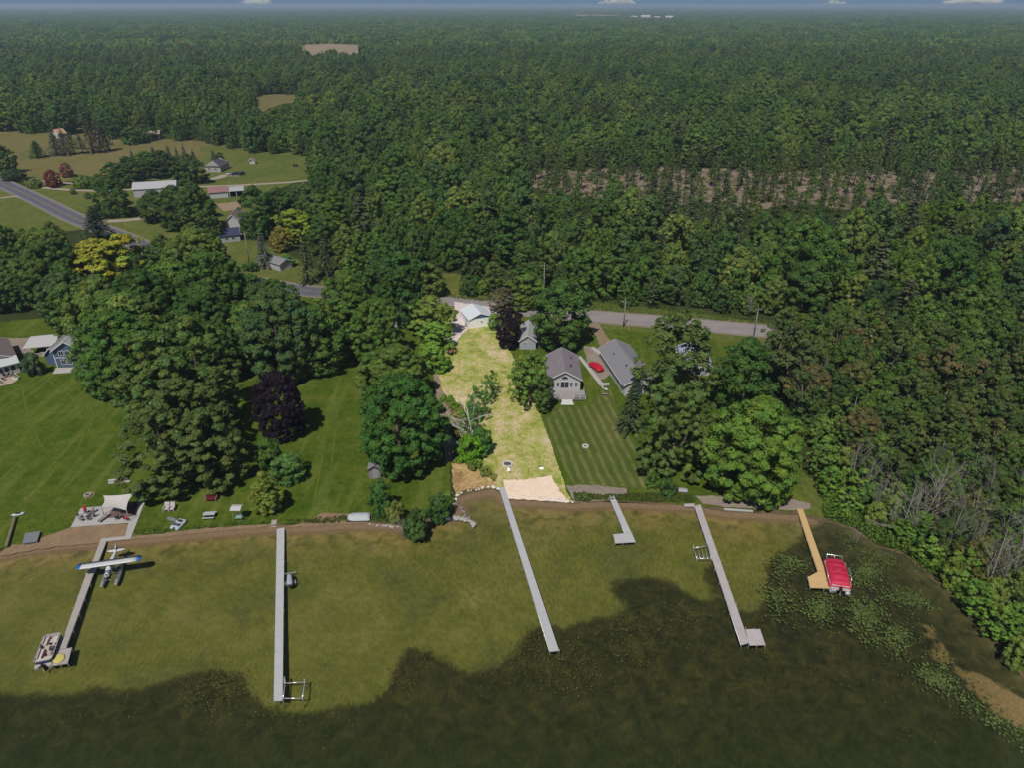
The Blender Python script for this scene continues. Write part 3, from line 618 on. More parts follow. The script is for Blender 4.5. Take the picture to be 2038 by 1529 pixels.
ptree('shrub', 786, 1036, 998, 42, (.10, .12, .025), 'olive yellow shrub between two dark shrubs near the covered boat', cat='shrub')
ptree('shrub', 827, 1068, 1014, 58, (.04, .075, .018), 'dark shrub leaning over the shallow water at the shore', cat='shrub')
ptree('bush', 875, 1035, 982, 48, (.035, .075, .018), 'dark round shrub at the lower left corner of the pale lot', cat='shrub')
ptree('shrub', 893, 1000, 978, 26, (.10, .16, .03), 'little bright shrub by the rocks at the creek mouth', cat='shrub')
# pale lot
ptree('loose', 860, 666, 588, 98, LOT1, 'brightened yellow green tree left of the white garage')
ptree('loose', 866, 700, 640, 76, LOT2, 'mid green tree below the brightened tree left of the garage')
ptree('bush', 855, 735, 680, 60, LOT2, 'small tree above the creek at the left edge of the pale lot')
ptree('bush', 878, 738, 705, 40, (.15, .30, .04), 'bright green bush at the top of the creek', cat='shrub')
ptree('bush', 982, 655, 622, 26, LOT2, 'slim green bush at the right rear corner of the white garage', cat='shrub')
ptree('shrub', 935, 918, 868, 58, LOTB, 'vivid green shrub in the overgrown creek bank', cat='shrub')
ptree('bush', 958, 905, 852, 46, LOTD, 'dark green shrub right beside the vivid green one', cat='shrub')
ptree('shrub', 912, 902, 880, 26, LOT2, 'small shrub at the edge of the grey creek', cat='shrub')
for i, (x, y, w_, c) in enumerate([(903, 858, 20, OL), (908, 840, 22, (.2, .2, .07)), (920, 850, 22, (.17, .14, .08)), (915, 870, 26, (.2, .22, .06)), (927, 880, 26, (.16, .16, .07)), (884, 800, 18, LOT2), (896, 800, 16, LOTB), (905, 812, 16, LOTB), (918, 832, 18, LOT2), (885, 842, 16, LOT2), (938, 816, 24, (.24, .3, .06)), (950, 930, 20, LOT2), (940, 935, 22, (.2, .26, .06)), (965, 948, 22, (.24, .28, .07))]):
    ptree('shrub', x, y, y-w_*.8, w_, c, 'low scrubby bush along the creek bank of the pale lot', 'low bushes along the creek', cat='shrub')
for x, y, t_, w_, c_ in [(938, 872, 800, 46, (.06, .14, .03)), (952, 838, 770, 44, (.05, .13, .028)), (970, 805, 748, 32, (.07, .16, .03)), (984, 786, 734, 24, (.10, .22, .04))]:
    ptree('sparse2', x, y, t_, w_, c_, 'leafy bough of the open sprawling tree in the middle of the pale lot', 'boughs of the sprawling lot tree', lean=(0, .1))
ptree('loose', 1058, 808, 696, 80, (.09, .15, .028), 'broad green tree left of the white gabled house')
ptree('loose', 1036, 800, 706, 50, (.2, .32, .045), 'brightened light green tree at the right edge of the pale lot')
ptree('column', 1082, 820, 745, 40, (.055, .085, .02), 'narrow dark tree against the deck of the white gabled house')
ptree('maple', 1014, 690, 612, 54, PU, 'dark purple tree between the garage and the grey cottage', name='purple_maple')
ptree('maple', 1116, 690, 553, 128, (.045, .085, .018), 'tall green tree between the grey cottage and the road')
ptree('loose', 1000, 620, 572, 60, (.085, .08, .045), 'brownish tree behind the purple tree at the roadside')
ptree('dome', 1050, 610, 545, 90, (.075, .115, .022), 'light green tree at the roadside above the grey cottage')
for x, b_, t_, w_, c_ in [(450, 592, 532, 84, MD), (500, 604, 546, 84, DK), (548, 616, 556, 76, (.045, .085, .017)), (700, 628, 572, 80, DK), (760, 622, 575, 66, (.06, .09, .03)), (815, 650, 578, 62, DK), (735, 600, 545, 60, MD)]:
    ptree('dome', x, b_, t_, w_, c_, 'rounded tree hiding the road between the left grove and the lot', 'trees hiding the left road')
for x, b_, t_, w_ in [(290, 545, 488, 62), (335, 560, 500, 64)]: ptree('dome', x, b_, t_, w_, DK, 'dark rounded tree hiding the road bend below the barn drive', 'trees hiding the road bend')
ptree('maple', 852, 588, 522, 66, (.08, .115, .026), 'pale green tree across the road behind the brightened lot tree'); ptree('dome', 795, 590, 500, 110, DK, 'broad dark tree across the road from the left corner of the lot')
# right of the gabled houses
ptree('loose', 1350, 805, 622, 160, (.06, .09, .024), 'tall open tree in front of the far right house')
ptree('huge', 1350, 935, 745, 160, (.065, .10, .024), 'big tree at the right edge of the striped lawn')
ptree('spruce', 1258, 858, 762, 70, (.04, .062, .026), 'dark spruce at the corner of the long grey roofed house')
ptree('bigdome', 1505, 978, 797, 190, (.075, .13, .02), 'large bright green tree hanging over the shore between the two right docks')
ptree('oak', 1482, 815, 672, 120, (.035, .075, .016), 'dark tree behind the large bright shore tree')
ptree('loose', 1570, 790, 640, 120, (.055, .075, .026), 'thin crowned dark tree at the edge of the right wood by the road end')
ptree('shrub', 1330, 985, 955, 40, DK, 'low dark shrub on the bank under the big lawn tree', cat='shrub')
ptree('shrub', 1300, 968, 945, 34, MD, 'small green shrub at the bottom of the striped lawn', cat='shrub')
ptree('shrub', 1163, 995, 982, 30, OL, 'low weeds on the gravel shore right of the sandy beach', cat='shrub')
ptree('shrub', 66, 745, 700, 40, (.055, .09, .04), 'small grey green tree between the two houses on the left', cat='tree')
# ---- farm side, far left
ptree('spruce', 72, 313, 278, 40, DK, 'lone dark conical tree on the far left meadow')
for kd, x, b, t, w_, c in [('spruce', 108, 308, 260, 40, (.06, .07, .05)), ('spruce', 126, 308, 256, 38, (.07, .075, .045)), ('pine', 143, 306, 262, 30, DK), ('pine', 160, 305, 266, 30, (.08, .08, .06)), ('spruce', 178, 303, 236, 42, (.08, .072, .05)), ('spruce', 195, 302, 236, 42, (.085, .068, .052)), ('pine', 211, 300, 250, 34, DK)]:
    ptree(kd, x, b, t, w_, c, 'shabby conifer in the row across the far left meadow', 'row of conifers on the meadow')
ptree('dome', 292, 280, 246, 34, DK, 'dark tree in front of the tan house at the meadow edge'); ptree('dome', 262, 286, 250, 40, MD, 'round tree at the wood edge left of the tan house')
ptree('dome', 103, 371, 337, 33, (.13, .03, .022), 'dark red leaved tree left of the meadow drive', name='red_maple')
ptree('maple', 132, 352, 322, 26, (.15, .06, .05), 'dull pink brown tree behind the dark red one', name='red_maple')
ptree('dome', 226, 430, 357, 66, (.035, .07, .015), 'lone dark round tree on the lawn left of the long barn')
ptree('maple', 175, 395, 382, 14, MD, 'tiny young tree on the lawn between road and round tree')
ptree('maple', 145, 386, 374, 12, MD, 'tiny young tree beside the gravel drive by the road')
ptree('dome', 68, 373, 354, 26, LT, 'small round bush at the left drive entrance', cat='shrub')
ptree('dome', 30, 358, 335, 46, (.03, .055, .022), 'dark low bush at the left roadside', cat='shrub')
ptree('maple', 8, 345, 288, 40, DK, 'dark tree cut by the left edge of the picture')
ptree('spruce', 190, 478, 408, 76, (.03, .05, .024), 'large ragged dark spruce beside the road bend')
ptree('spruce', 424, 317, 297, 16, BL, 'small blue green spruce behind the farm cottage')
ptree('dome', 437, 316, 302, 16, DK, 'small round tree behind the farm cottage')
for x, b, t, w_ in [(305, 318, 290, 20), (335, 318, 288, 18), (352, 325, 292, 18), (366, 322, 286, 18), (385, 330, 296, 20), (263, 326, 296, 16)]:
    ptree('spruce', x, b, t, w_, (.06, .085, .07), 'blue spruce standing above the trees by the long barn', 'blue spruces by the barn')
for x, b, t, w_, c in [(225, 372, 322, 50, DK), (255, 368, 310, 56, (.04, .065, .02)), (290, 352, 300, 60, MD), (322, 350, 298, 60, (.035, .06, .02)), (195, 374, 345, 36, MD), (165, 374, 347, 34, LT), (375, 365, 305, 58, (.04, .07, .018)), (345, 345, 310, 50, DK)]:
    ptree('dome', x, b, t, w_, c, 'dark tree in the clump around the long barn', 'clump of trees around the barn')
for x, b, t, w_, c in [(310, 440, 378, 70, (.035, .065, .015)), (350, 455, 368, 80, (.04, .07, .016)), (388, 460, 362, 76, (.045, .08, .018)), (408, 432, 388, 40, DK)]:
    ptree('oak', x, b, t, w_, c, 'large dark tree in the group right of the barn drive', 'group of trees by the barn drive')
ptree('dome', 510, 470, 368, 70, DK, 'tall dark oval tree right of the brown roofed house')
ptree('dome', 556, 455, 372, 72, (.04, .075, .018), 'dark tree behind the bright yellow green one'); ptree('maple', 600, 446, 366, 76, (.05, .085, .02), 'mid green tree at the end of the farm drive'); ptree('oak', 645, 505, 425, 72, (.04, .075, .017), 'dark tree right of the bright yellow green one'); ptree('maple', 640, 462, 385, 70, (.055, .095, .02), 'tree at the corner of the wood by the farm drive')
ptree('dome', 585, 480, 415, 80, (.15, .19, .02), 'bright yellow green round tree beyond the white shed')
ptree('maple', 558, 500, 450, 40, (.15, .125, .03), 'small tree turning yellow below the bright round tree')
ptree('clump', 212, 588, 468, 160, YL, 'big tree turning yellow above the left houses')
ptree('spruce', 522, 532, 455, 42, (.085, .095, .07), 'pale grey green spruce with a bare trunk by the white shed')
ptree('spruce', 608, 563, 470, 48, (.065, .08, .035), 'tall spruce with drooping boughs beside the small road')
ptree('spruce', 645, 545, 472, 40, (.06, .075, .035), 'second tall spruce right of the drooping one by the road')
ptree('bush', 660, 576, 543, 26, PU, 'small dark purple bush at the roadside', cat='shrub')
ptree('shrub', 500, 538, 520, 32, DK, 'low spreading dark conifer on the grass by the white shed', cat='shrub')
ptree('bush', 575, 530, 505, 26, (.05, .13, .025), 'bright shrub at the right end of the white shed', cat='shrub')
ptree('dome', 935, 585, 545, 44, (.035, .075, .016), 'round dark bush across the road behind the garage', cat='shrub')
ptree('bush', 960, 586, 556, 26, LT, 'light green bush right of the round dark one across the road', cat='shrub')
# ---- bare and dying trees
bare(0, 800, 1075, 1030, 'grey bare fallen branches sticking into the water by the dark shrub', mat=BARK_GREY, name='dead_branches', sx=1.2)
bare(2, 940, 880, 800, 'bleached white bare tree in the middle of the pale lot', mat=WHITEWOOD, sx=1.5)
bare(2, 925, 900, 862, 'smaller bleached bare branches beside the vivid green shrub', mat=WHITEWOOD, sx=1.5)
bare(1, 1640, 800, 712, 'grey leafless tree with upswept twigs in the right wood')
bare(2, 1790, 1075, 955, 'large pale dead tree fallen open over the right shore')
bare(0, 1830, 1060, 930, 'dead tree with upright grey twigs behind the fallen one on the right shore')
bare(1, 1955, 1200, 1060, 'leaning bare tree low on the right bank')
bare(1, 1875, 1115, 1010, 'single broken grey trunk on the right bank')
bare(0, 2010, 1170, 1040, 'bare forked tree by the right edge of the picture')
bare(1, 1693, 970, 880, 'thin pale dead stem at the front of the right wood')
bare(1, 1495, 635, 585, 'small bare white tree where the road enters the wood')
bare(2, 1550, 720, 640, 'tangle of bare grey branches by the end of the road')
bare(2, 803, 385, 330, 'bleached dead tree standing out of the green wood beyond the road')
bare(0, 1700, 1090, 1052, 'grey dead boughs lying along the edge of the right shore')
bare(1, 1660, 510, 440, 'tall thin reddish dead trunk in the wood below the clearing')
for i, (x, y, t_) in enumerate([(1745, 1040, 950), (1765, 1062, 985), (1815, 1085, 965), (1850, 1040, 900), (1905, 1130, 1020), (1925, 1090, 960), (1985, 1190, 1075), (2020, 1120, 1000), (1720, 1000, 905), (1880, 1000, 905), (1960, 1030, 930), (1690, 900, 820), (1840, 960, 870), (1925, 985, 890), (2010, 1010, 915), (1780, 935, 850), (1900, 1060, 965), (1990, 1095, 1000)]):
    bare((1, 0, 1, 2)[i % 4], x, y, t_, 'grey bare trunk standing among the bushes of the right shore', 'bare trunks of the right shore', sx=.75)
for i, (x, y, t_, w_) in enumerate([(1690, 1020, 970, 60), (1745, 1052, 1000, 60), (1800, 1080, 1035, 56), (1850, 1118, 1070, 60), (1895, 1165, 1110, 60), (1945, 1218, 1160, 64), (1990, 1270, 1210, 66), (2030, 1325, 1262, 70), (1655, 985, 930, 56), (1715, 990, 935, 60), (1775, 1030, 985, 50), (1830, 1075, 1020, 60), (1920, 1160, 1095, 62), (1975, 1215, 1150, 66), (2025, 1270, 1205, 64), (1640, 930, 870, 60), (1680, 950, 890, 66)]):
    ptree(('sparse2', 'bush', 'loose')[i % 3], x, y, t_, w_*(.72 if i % 3 == 1 else 1), [(.09, .16, .025), (.105, .15, .03), (.075, .14, .022)][i % 3], 'bright leafy bush spilling over the right shore', 'bushes along the right shore', cat='shrub')
# ------------------------------------------------------------------ woods: scatter with the clearings kept open
VIS = [[(552, 425), (618, 425), (625, 465), (552, 470)], [(507, 464), (538, 464), (538, 530), (507, 530)], [(592, 480), (660, 480), (660, 560), (592, 560)], [(150, 480), (280, 480), (285, 535), (150, 535)],
 [(0, 268), (90, 266), (95, 310), (235, 305), (250, 292), (335, 292), (270, 308), (205, 330), (190, 343), (130, 345), (100, 338), (45, 350), (25, 320), (20, 300), (0, 288)],
 [(0, 353), (75, 390), (150, 428), (145, 440), (0, 372)], [(0, 385), (60, 400), (135, 432), (100, 436), (0, 460)], [(70, 375), (195, 378), (195, 415), (160, 425)], [(200, 432), (275, 430), (300, 440), (245, 470), (215, 450)], [(262, 395), (280, 392), (280, 428), (262, 430)],
 [(405, 292), (450, 296), (470, 318), (590, 318), (608, 322), (592, 350), (560, 366), (405, 362), (450, 345), (402, 330), (402, 312)],
 [(262, 360), (350, 358), (325, 378), (262, 390)], [(408, 377), (487, 375), (487, 398), (420, 398)], [(430, 402), (478, 398), (470, 425), (438, 418)], [(438, 420), (474, 425), (473, 452), (450, 450)], [(440, 465), (472, 461), (478, 472), (446, 480)],
 [(478, 497), (508, 490), (505, 520), (500, 530), (482, 515)], [(515, 512), (570, 512), (560, 540), (520, 532)], [(560, 545), (600, 542), (642, 570), (640, 590), (560, 570)],
 [(905, 603), (985, 606), (1000, 660), (1040, 720), (1110, 900), (1150, 1000), (900, 1000), (870, 760), (895, 690), (905, 640)],
 [(1035, 660), (1052, 640), (1085, 685), (1083, 696), (1032, 696)], [(1170, 612), (1325, 626), (1325, 650), (1165, 640)], [(1425, 638), (1505, 645), (1490, 665), (1425, 655)],
 [(1170, 645), (1300, 657), (1270, 690), (1240, 690), (1180, 672)], [(1458, 665), (1490, 672), (1490, 685), (1465, 690)],
 [(1095, 700), (1165, 750), (1170, 800), (1220, 780), (1205, 700), (1240, 690), (1280, 740), (1240, 790), (1230, 830), (1290, 965), (1140, 965), (1085, 830), (1095, 740)],
 [(0, 765), (60, 745), (100, 745), (145, 745), (170, 790), (220, 805), (240, 890), (240, 980), (280, 1050), (0, 1100)], [(0, 680), (60, 668), (135, 663), (145, 745), (0, 745)], [(0, 655), (80, 645), (140, 660), (60, 672), (0, 672)],
 [(600, 785), (690, 782), (700, 840), (720, 920), (720, 1040), (600, 1050), (620, 930), (615, 850)], [(470, 788), (502, 785), (505, 830), (480, 850)],
 [(280, 1000), (500, 990), (520, 1050), (280, 1070)], [(1420, 832), (1447, 850), (1400, 910), (1380, 890)], [(1590, 955), (1635, 985), (1640, 1020), (1600, 1025)],
 [(0, 1090), (545, 1045), (905, 1003), (1380, 1005), (1590, 1025), (1700, 1060), (1860, 1165), (1960, 1265), (2038, 1355), (2038, 1529), (0, 1529)],
 [(760, 618), (780, 622), (782, 645), (768, 640)], [(838, 540), (905, 545), (990, 590), (905, 596), (838, 586)], [(1370, 690), (1392, 695), (1418, 740), (1400, 748), (1370, 730)],
 [(602, 87), (712, 87), (712, 96), (602, 96)], [(512, 189), (678, 187), (560, 200), (522, 212), (508, 205)], [(1145, 27), (1225, 28), (1225, 30.5), (1145, 30)], [(1260, 30), (1340, 33), (1340, 38), (1260, 36)],
 [(118, 250), (132, 248), (134, 270), (124, 268)], [(290, 258), (318, 258), (316, 272), (294, 270)]]
PINEZ = [(1035, 338), (1230, 332), (1500, 340), (1700, 344), (2060, 340), (2060, 404), (1700, 408), (1440, 402), (1180, 398), (1055, 380)]
VISP = [[(1062, 346), (1108, 343), (1104, 366), (1066, 368)], [(1118, 344), (1180, 342), (1176, 370), (1124, 370)], [(1168, 378), (1194, 374), (1192, 386), (1172, 388)], [(1240, 342), (1320, 346), (1318, 366), (1245, 364)], [(1342, 350), (1425, 352), (1425, 382), (1350, 380)], [(1440, 356), (1478, 358), (1476, 386), (1445, 384)], [(1505, 356), (1600, 358), (1610, 392), (1515, 390)], [(1650, 354), (1710, 352), (1725, 390), (1655, 392)], [(1740, 356), (1765, 355), (1775, 390), (1750, 390)], [(1800, 348), (1870, 348), (1870, 388), (1806, 390)], [(1920, 344), (2040, 344), (2040, 380), (1920, 384)]]
def visible_hit(X, Y, R, Hh, extra=()):
    hit = np.zeros(X.shape, bool)
    for kx, kz in ((0, 1.0), (0, .75), (0, .5), (0, .25), (.75, .8), (-.75, .8), (1.0, .5), (-1.0, .5), (.8, .25), (-.8, .25), (0, 0)):
        px, py = proj(X+R*kx, Y, .25+Hh*kz)
        for P in VIS+list(extra): hit |= inpoly(px, py, P)
    return hit
def lattice(x0, x1, y0, y1, s, rs):
    gx, gy = np.meshgrid(np.arange(x0, x1, s), np.arange(y0, y1, s*.87)); gx = gx+((np.arange(gx.shape[0]) % 2)*s*.5)[:, None]
    gx = gx+(rs.rand(*gx.shape)-.5)*s*.75; gy = gy+(rs.rand(*gy.shape)-.5)*s*.75
    return gx.ravel(), gy.ravel()
W1 = [(1515, 690), (1620, 695), (2500, 735), (3300, 1400), (3300, 1900), (2330, 1900), (2155, 1545), (2070, 1365), (1968, 1237), (1876, 1132), (1750, 1058), (1668, 1008), (1622, 945), (1570, 850), (1545, 780)]
W2 = [(-400, 490), (0, 530), (150, 500), (235, 492), (330, 530), (420, 562), (520, 582), (620, 598), (720, 604), (838, 612), (838, 690), (700, 745), (560, 765), (420, 765), (300, 760), (190, 745), (150, 690), (140, 642), (0, 636), (-400, 650)]
rdx = np.array([G(*p).x for p in RD]); rdy = np.array([G(*p).y for p in RD])
OPEN3 = [[(-900, 235), (0, 264), (240, 276), (395, 283), (480, 300), (610, 315), (620, 350), (560, 385), (490, 470), (420, 480), (300, 500), (240, 478), (-900, 560)], PINEZ]
cand = []
rs = np.random.RandomState(21)
def put(zone, X, Y, R, Hh, kinds):
    ok = ~visible_hit(X, Y, R, Hh, VISP if zone == 'W3' else ())
    tx = np.array([t[0] for t in TREES]); ty = np.array([t[1] for t in TREES]); tr = np.array([t[2] for t in TREES])
    for i in np.nonzero(ok)[0]:
        if ((X[i]-tx)**2+(Y[i]-ty)**2 < (tr+R[i])**2*.22).any(): continue
        cand.append((zone, X[i], Y[i], R[i], Hh[i], kinds[rs.randint(len(kinds))]))
def zone2d(poly, s): 
    P = [G(*p) for p in poly]; xs_ = [p.x for p in P]; ys_ = [p.y for p in P]
    X, Y = lattice(min(xs_), max(xs_), min(ys_), max(ys_), s, rs); px, py = proj(X, Y, .25); k = inpoly(px, py, poly); return X[k], Y[k]
X, Y = zone2d(W1, 4.6); R = 2.1+1.7*rs.rand(len(X)); far = np.clip((Y-85)/60, 0, 1); R = R*(.8+.5*far); put('W1', X, Y, R, R*(2.1+.9*rs.rand(len(X)))+2*far, ['sparse', 'sparse2', 'loose', 'sparse2', 'sparse', 'oak'])
X, Y = zone2d(W2, 12.5); R = 6.2+2.6*rs.rand(len(X)); put('W2', X, Y, R, R*(1.75+.5*rs.rand(len(X)))+2, ['bigdome', 'bigdome', 'oak', 'bigdome'])
TREES += [(c[1], c[2], c[3]*1.35) for c in cand if c[0] == 'W2']
X, Y = zone2d(W2, 7.4); R = 3.6+1.8*rs.rand(len(X)); put('W2', X, Y, R, R*(2.1+.8*rs.rand(len(X)))+1.5, ['maple', 'dome', 'oak', 'dome', 'clump'])
X, Y = lattice(-1100, 1100, 160, 1300, 7.6, rs)
k = (np.abs(X) < .80*Y+60) & (Y > np.interp(X, rdx, rdy)+8.5); X, Y = X[k], Y[k]; px, py = proj(X, Y, .25)
for P in OPEN3:
    k = ~inpoly(px, py, P); X, Y, px, py = X[k], Y[k], px[k], py[k]
for x in (): pass
kept = np.ones(len(X), bool)
BX, BY = lattice(-1100, 1100, 160, 1300, 14.5, rs); kb = (np.abs(BX) < .80*BY+60) & (BY > np.interp(BX, rdx, rdy)+12) & (rs.rand(len(BX)) < .62); BX, BY = BX[kb], BY[kb]; px, py = proj(BX, BY, .25)
for P in OPEN3:
    kb = ~inpoly(px, py, P); BX, BY, px, py = BX[kb], BY[kb], px[kb], py[kb]
BR = 5.0+2.4*rs.rand(len(BX))
for i in range(len(BX)): kept &= (X-BX[i])**2+(Y-BY[i])**2 > (BR[i]*.95+1.2)**2
X = np.concatenate([X[kept], BX]); Y = np.concatenate([Y[kept], BY]); nb = len(BX)
R = 2.5+2.1*rs.rand(len(X))**1.4; Hh = R*(2.2+1.3*rs.rand(len(X)))+3; R[-nb:] = BR; Hh[-nb:] = BR*(2.0+.75*rs.rand(nb))+3.5
# the wood edge right behind the road stays lower so the verge shows
near = Y < np.interp(X, rdx, rdy)+22; Hh = np.where(near, Hh*.78, Hh)
stand = np.sin(X*.021+1.3*np.sin(Y*.013))+np.sin(Y*.026+X*.009)
put('W3', X[stand < 1.35], Y[stand < 1.35], R[stand < 1.35], Hh[stand < 1.35], ['maple', 'oak', 'dome', 'loose', 'maple', 'oak', 'column', 'clump', 'dome', 'dome', 'pine', 'maple'])
put('W3', X[stand >= 1.35], Y[stand >= 1.35], R[stand >= 1.35]*.85, Hh[stand >= 1.35], ['pine', 'spruce', 'pine', 'maple', 'thin_pine', 'loose', 'pine'])
X, Y = zone2d(PINEZ, 9.2); k = rs.rand(len(X)) < .75; X, Y = X[k], Y[k]; R = 1.8+1.3*rs.rand(len(X)); put('PZ', X, Y, R, R*(3.7+1.7*rs.rand(len(X)))+3, ['thin_pine', 'pine', 'thin_pine', 'sparse', 'pine'])
X, Y = zone2d(PINEZ, 6.0); k = rs.rand(len(X)) < .45; X, Y = X[k], Y[k]; R = 1.0+1.3*rs.rand(len(X)); put('PZ', X, Y, R, R*(.9+.8*rs.rand(len(X))), ['sparse2'])
# strip of pines below and above the clearing
X, Y = zone2d([(1035, 400), (1440, 403), (2100, 408), (2100, 445), (1600, 440), (1035, 420)], 8.6); R = 1.7+1.0*rs.rand(len(X)); put('PZ', X, Y, R, R*(3.2+1.4*rs.rand(len(X)))+1.5, ['thin_pine', 'pine', 'pine', 'sparse2'])
WOODCOL = [(.036, .072, .015), (.048, .092, .017), (.062, .108, .02), (.05, .085, .026), (.085, .125, .026), (.03, .058, .02), (.045, .08, .018), (.11, .14, .03)]
MARSH = [(.043, .066, .018), (.056, .078, .022), (.033, .058, .016), (.078, .085, .026), (.056, .095, .018), (.042, .078, .016), (.08, .075, .027)]
PINEC = [(.045, .062, .03), (.055, .075, .032), (.065, .078, .036), (.05, .07, .026)]
SHADE = {0: 'dark green', 1: 'mid green', 2: 'fresh green', 3: 'dull green', 4: 'light green', 5: 'very dark', 6: 'deep green', 7: 'yellowish green'}
MSH = ['dull green', 'olive', 'dark green', 'yellow brown', 'fresh green', 'mid green', 'rusty']
cand.sort(key=lambda c: -c[3]/math.hypot(c[2], c[1]))
KINDN = {'conifer': 0, 'broad': 0}; stuffpts = []
for zone, x, y, R_, H_, kind in cand:
    con = kind in ('pine', 'thin_pine', 'spruce'); kk = 'conifer' if con else 'broad'
    px, py = proj(x, y, H_*.5); seen = -80 < px < 2118 and py > -20 and py < 1600
    if not seen or KINDN[kk] >= (95 if con else 195):
        stuffpts.append((x, y, R_, H_, kind)); continue
    KINDN[kk] += 1
    if zone == 'W1':
        i = [0, 1, 2, 4, 5, 4, 2, 0, 5, 3, 6, 1][rs.randint(12)]; tree(kind, x, y, R_, H_, MARSH[i], MSH[i]+(' thin crowned tree' if kind.startswith('sparse') else ' leafy tree')+' in the tangled wood on the right shore', 'trees of the right shore wood')
    elif zone == 'W2':
        i = [1, 2, 4, 6, 2, 3, 0, 4][rs.randint(8)]; tree(kind, x, y, R_, H_, WOODCOL[i], SHADE[i]+' rounded maple in the thick grove between left houses and road', 'maples of the left grove')
    elif zone == 'PZ':
        i = rs.randint(len(PINEC)); tree(kind, x, y, R_, H_, PINEC[i], 'thin pine with bare lower trunk in the strip of cleared ground' if con else 'straggly leafy tree among the pines of the cleared strip', 'trees left standing in the cleared strip')
    elif con:
        i = rs.randint(len(PINEC)); tree(kind, x, y, R_, H_, PINEC[i], 'dark pine scattered in the broadleaf wood behind the road', 'pines in the wood behind the road')
    else:
        i = rs.randint(len(WOODCOL)); tree(kind, x, y, R_, H_, WOODCOL[i], SHADE[i]+' broadleaf tree in the dense wood behind the road', 'trees of the wood behind the road')
# ---- the rest of the wood: one mass, tree shapes instanced on points
def lib(name, me, parts=()):
    o = bpy.data.objects.new(name, me); return o
def instancer(name, label, objs, pts):
    """pts rows: x y z sx sz rot idx"""
    c = bpy.data.collections.new(name+'_shapes')
    for o in objs: c.objects.link(o)
    a = np.array(pts, np.float32); me = bpy.data.meshes.new(name); me.from_pydata(a[:, :3].tolist(), [], [])
    q = me.attributes.new('rot', 'FLOAT_VECTOR', 'POINT'); q.data.foreach_set('vector', np.stack([a[:, 5]*0, a[:, 5]*0, a[:, 5]], 1).reshape(-1))
    q = me.attributes.new('scl', 'FLOAT_VECTOR', 'POINT'); q.data.foreach_set('vector', np.stack([a[:, 3], a[:, 3], a[:, 4]], 1).reshape(-1))
    q = me.attributes.new('pick', 'INT', 'POINT'); q.data.foreach_set('value', a[:, 6].astype(np.int32))
    o = bpy.data.objects.new(name, me); COL.objects.link(o); o['kind'] = 'stuff'; o['label'] = label
    ng = bpy.data.node_groups.new(name, 'GeometryNodeTree'); ng.interface.new_socket('Geometry', in_out='INPUT', socket_type='NodeSocketGeometry'); ng.interface.new_socket('Geometry', in_out='OUTPUT', socket_type='NodeSocketGeometry')
    gi = ng.nodes.new('NodeGroupInput'); go = ng.nodes.new('NodeGroupOutput'); ip = ng.nodes.new('GeometryNodeInstanceOnPoints'); ci = ng.nodes.new('GeometryNodeCollectionInfo')
    ci.inputs['Collection'].default_value = c; ci.inputs['Separate Children'].default_value = True; ci.inputs['Reset Children'].default_value = True
    def att(nm, ty):
        n = ng.nodes.new('GeometryNodeInputNamedAttribute'); n.data_type = ty; n.inputs['Name'].default_value = nm
        return [s for s in n.outputs if s.enabled and s.name == 'Attribute'][0]
    er = ng.nodes.new('FunctionNodeEulerToRotation'); ng.links.new(att('rot', 'FLOAT_VECTOR'), er.inputs[0])
    ng.links.new(gi.outputs[0], ip.inputs['Points']); ng.links.new(ci.outputs[0], ip.inputs['Instance']); ip.inputs['Pick Instance'].default_value = True
    ng.links.new(att('pick', 'INT'), ip.inputs['Instance Index']); ng.links.new(er.outputs[0], ip.inputs['Rotation']); ng.links.new(att('scl', 'FLOAT_VECTOR'), ip.inputs['Scale'])
    ng.links.new(ip.outputs[0], go.inputs[0]); md = o.modifiers.new('scatter', 'NODES'); md.node_group = ng
    return o
def joined(key, leaf):
    cm, tm, R0, H0 = PROTO[key]; me = cm.copy(); bm = bmesh.new(); bm.from_mesh(me); bm.from_mesh(tm); nf = len(cm.polygons); bm.faces.ensure_lookup_table()
    ly = bm.loops.layers.float_color.get('lv')
    for f in bm.faces[nf:]:
        f.material_index = 1
    bm.to_mesh(me); bm.free(); me.materials.clear(); me.materials.append(leaf); me.materials.append(tm.materials[0]); me.name = key+'_wood'; return me
WK = ['bigdome', 'maple', 'oak', 'dome', 'loose', 'column', 'clump', 'pine', 'thin_pine', 'sparse', 'sparse2', 'spruce']
WOBJ = [lib('%02d_%s' % (i, k), joined(k, LEAF_PINE if 'pine' in k or k == 'spruce' else LEAF_WOOD)) for i, k in enumerate(WK)]
pts = []
for x, y, R_, H_, kind in stuffpts:
    cm, tm, R0, H0 = PROTO[kind]; pts.append((x, y, .25, R_/R0, H_/H0, rs.rand()*6.28, WK.index(kind)))
instancer('forest', 'deep wood of mixed green trees running back from the road', WOBJ, pts)
print('INDIVIDUAL', KINDN, 'STUFF', len(pts))
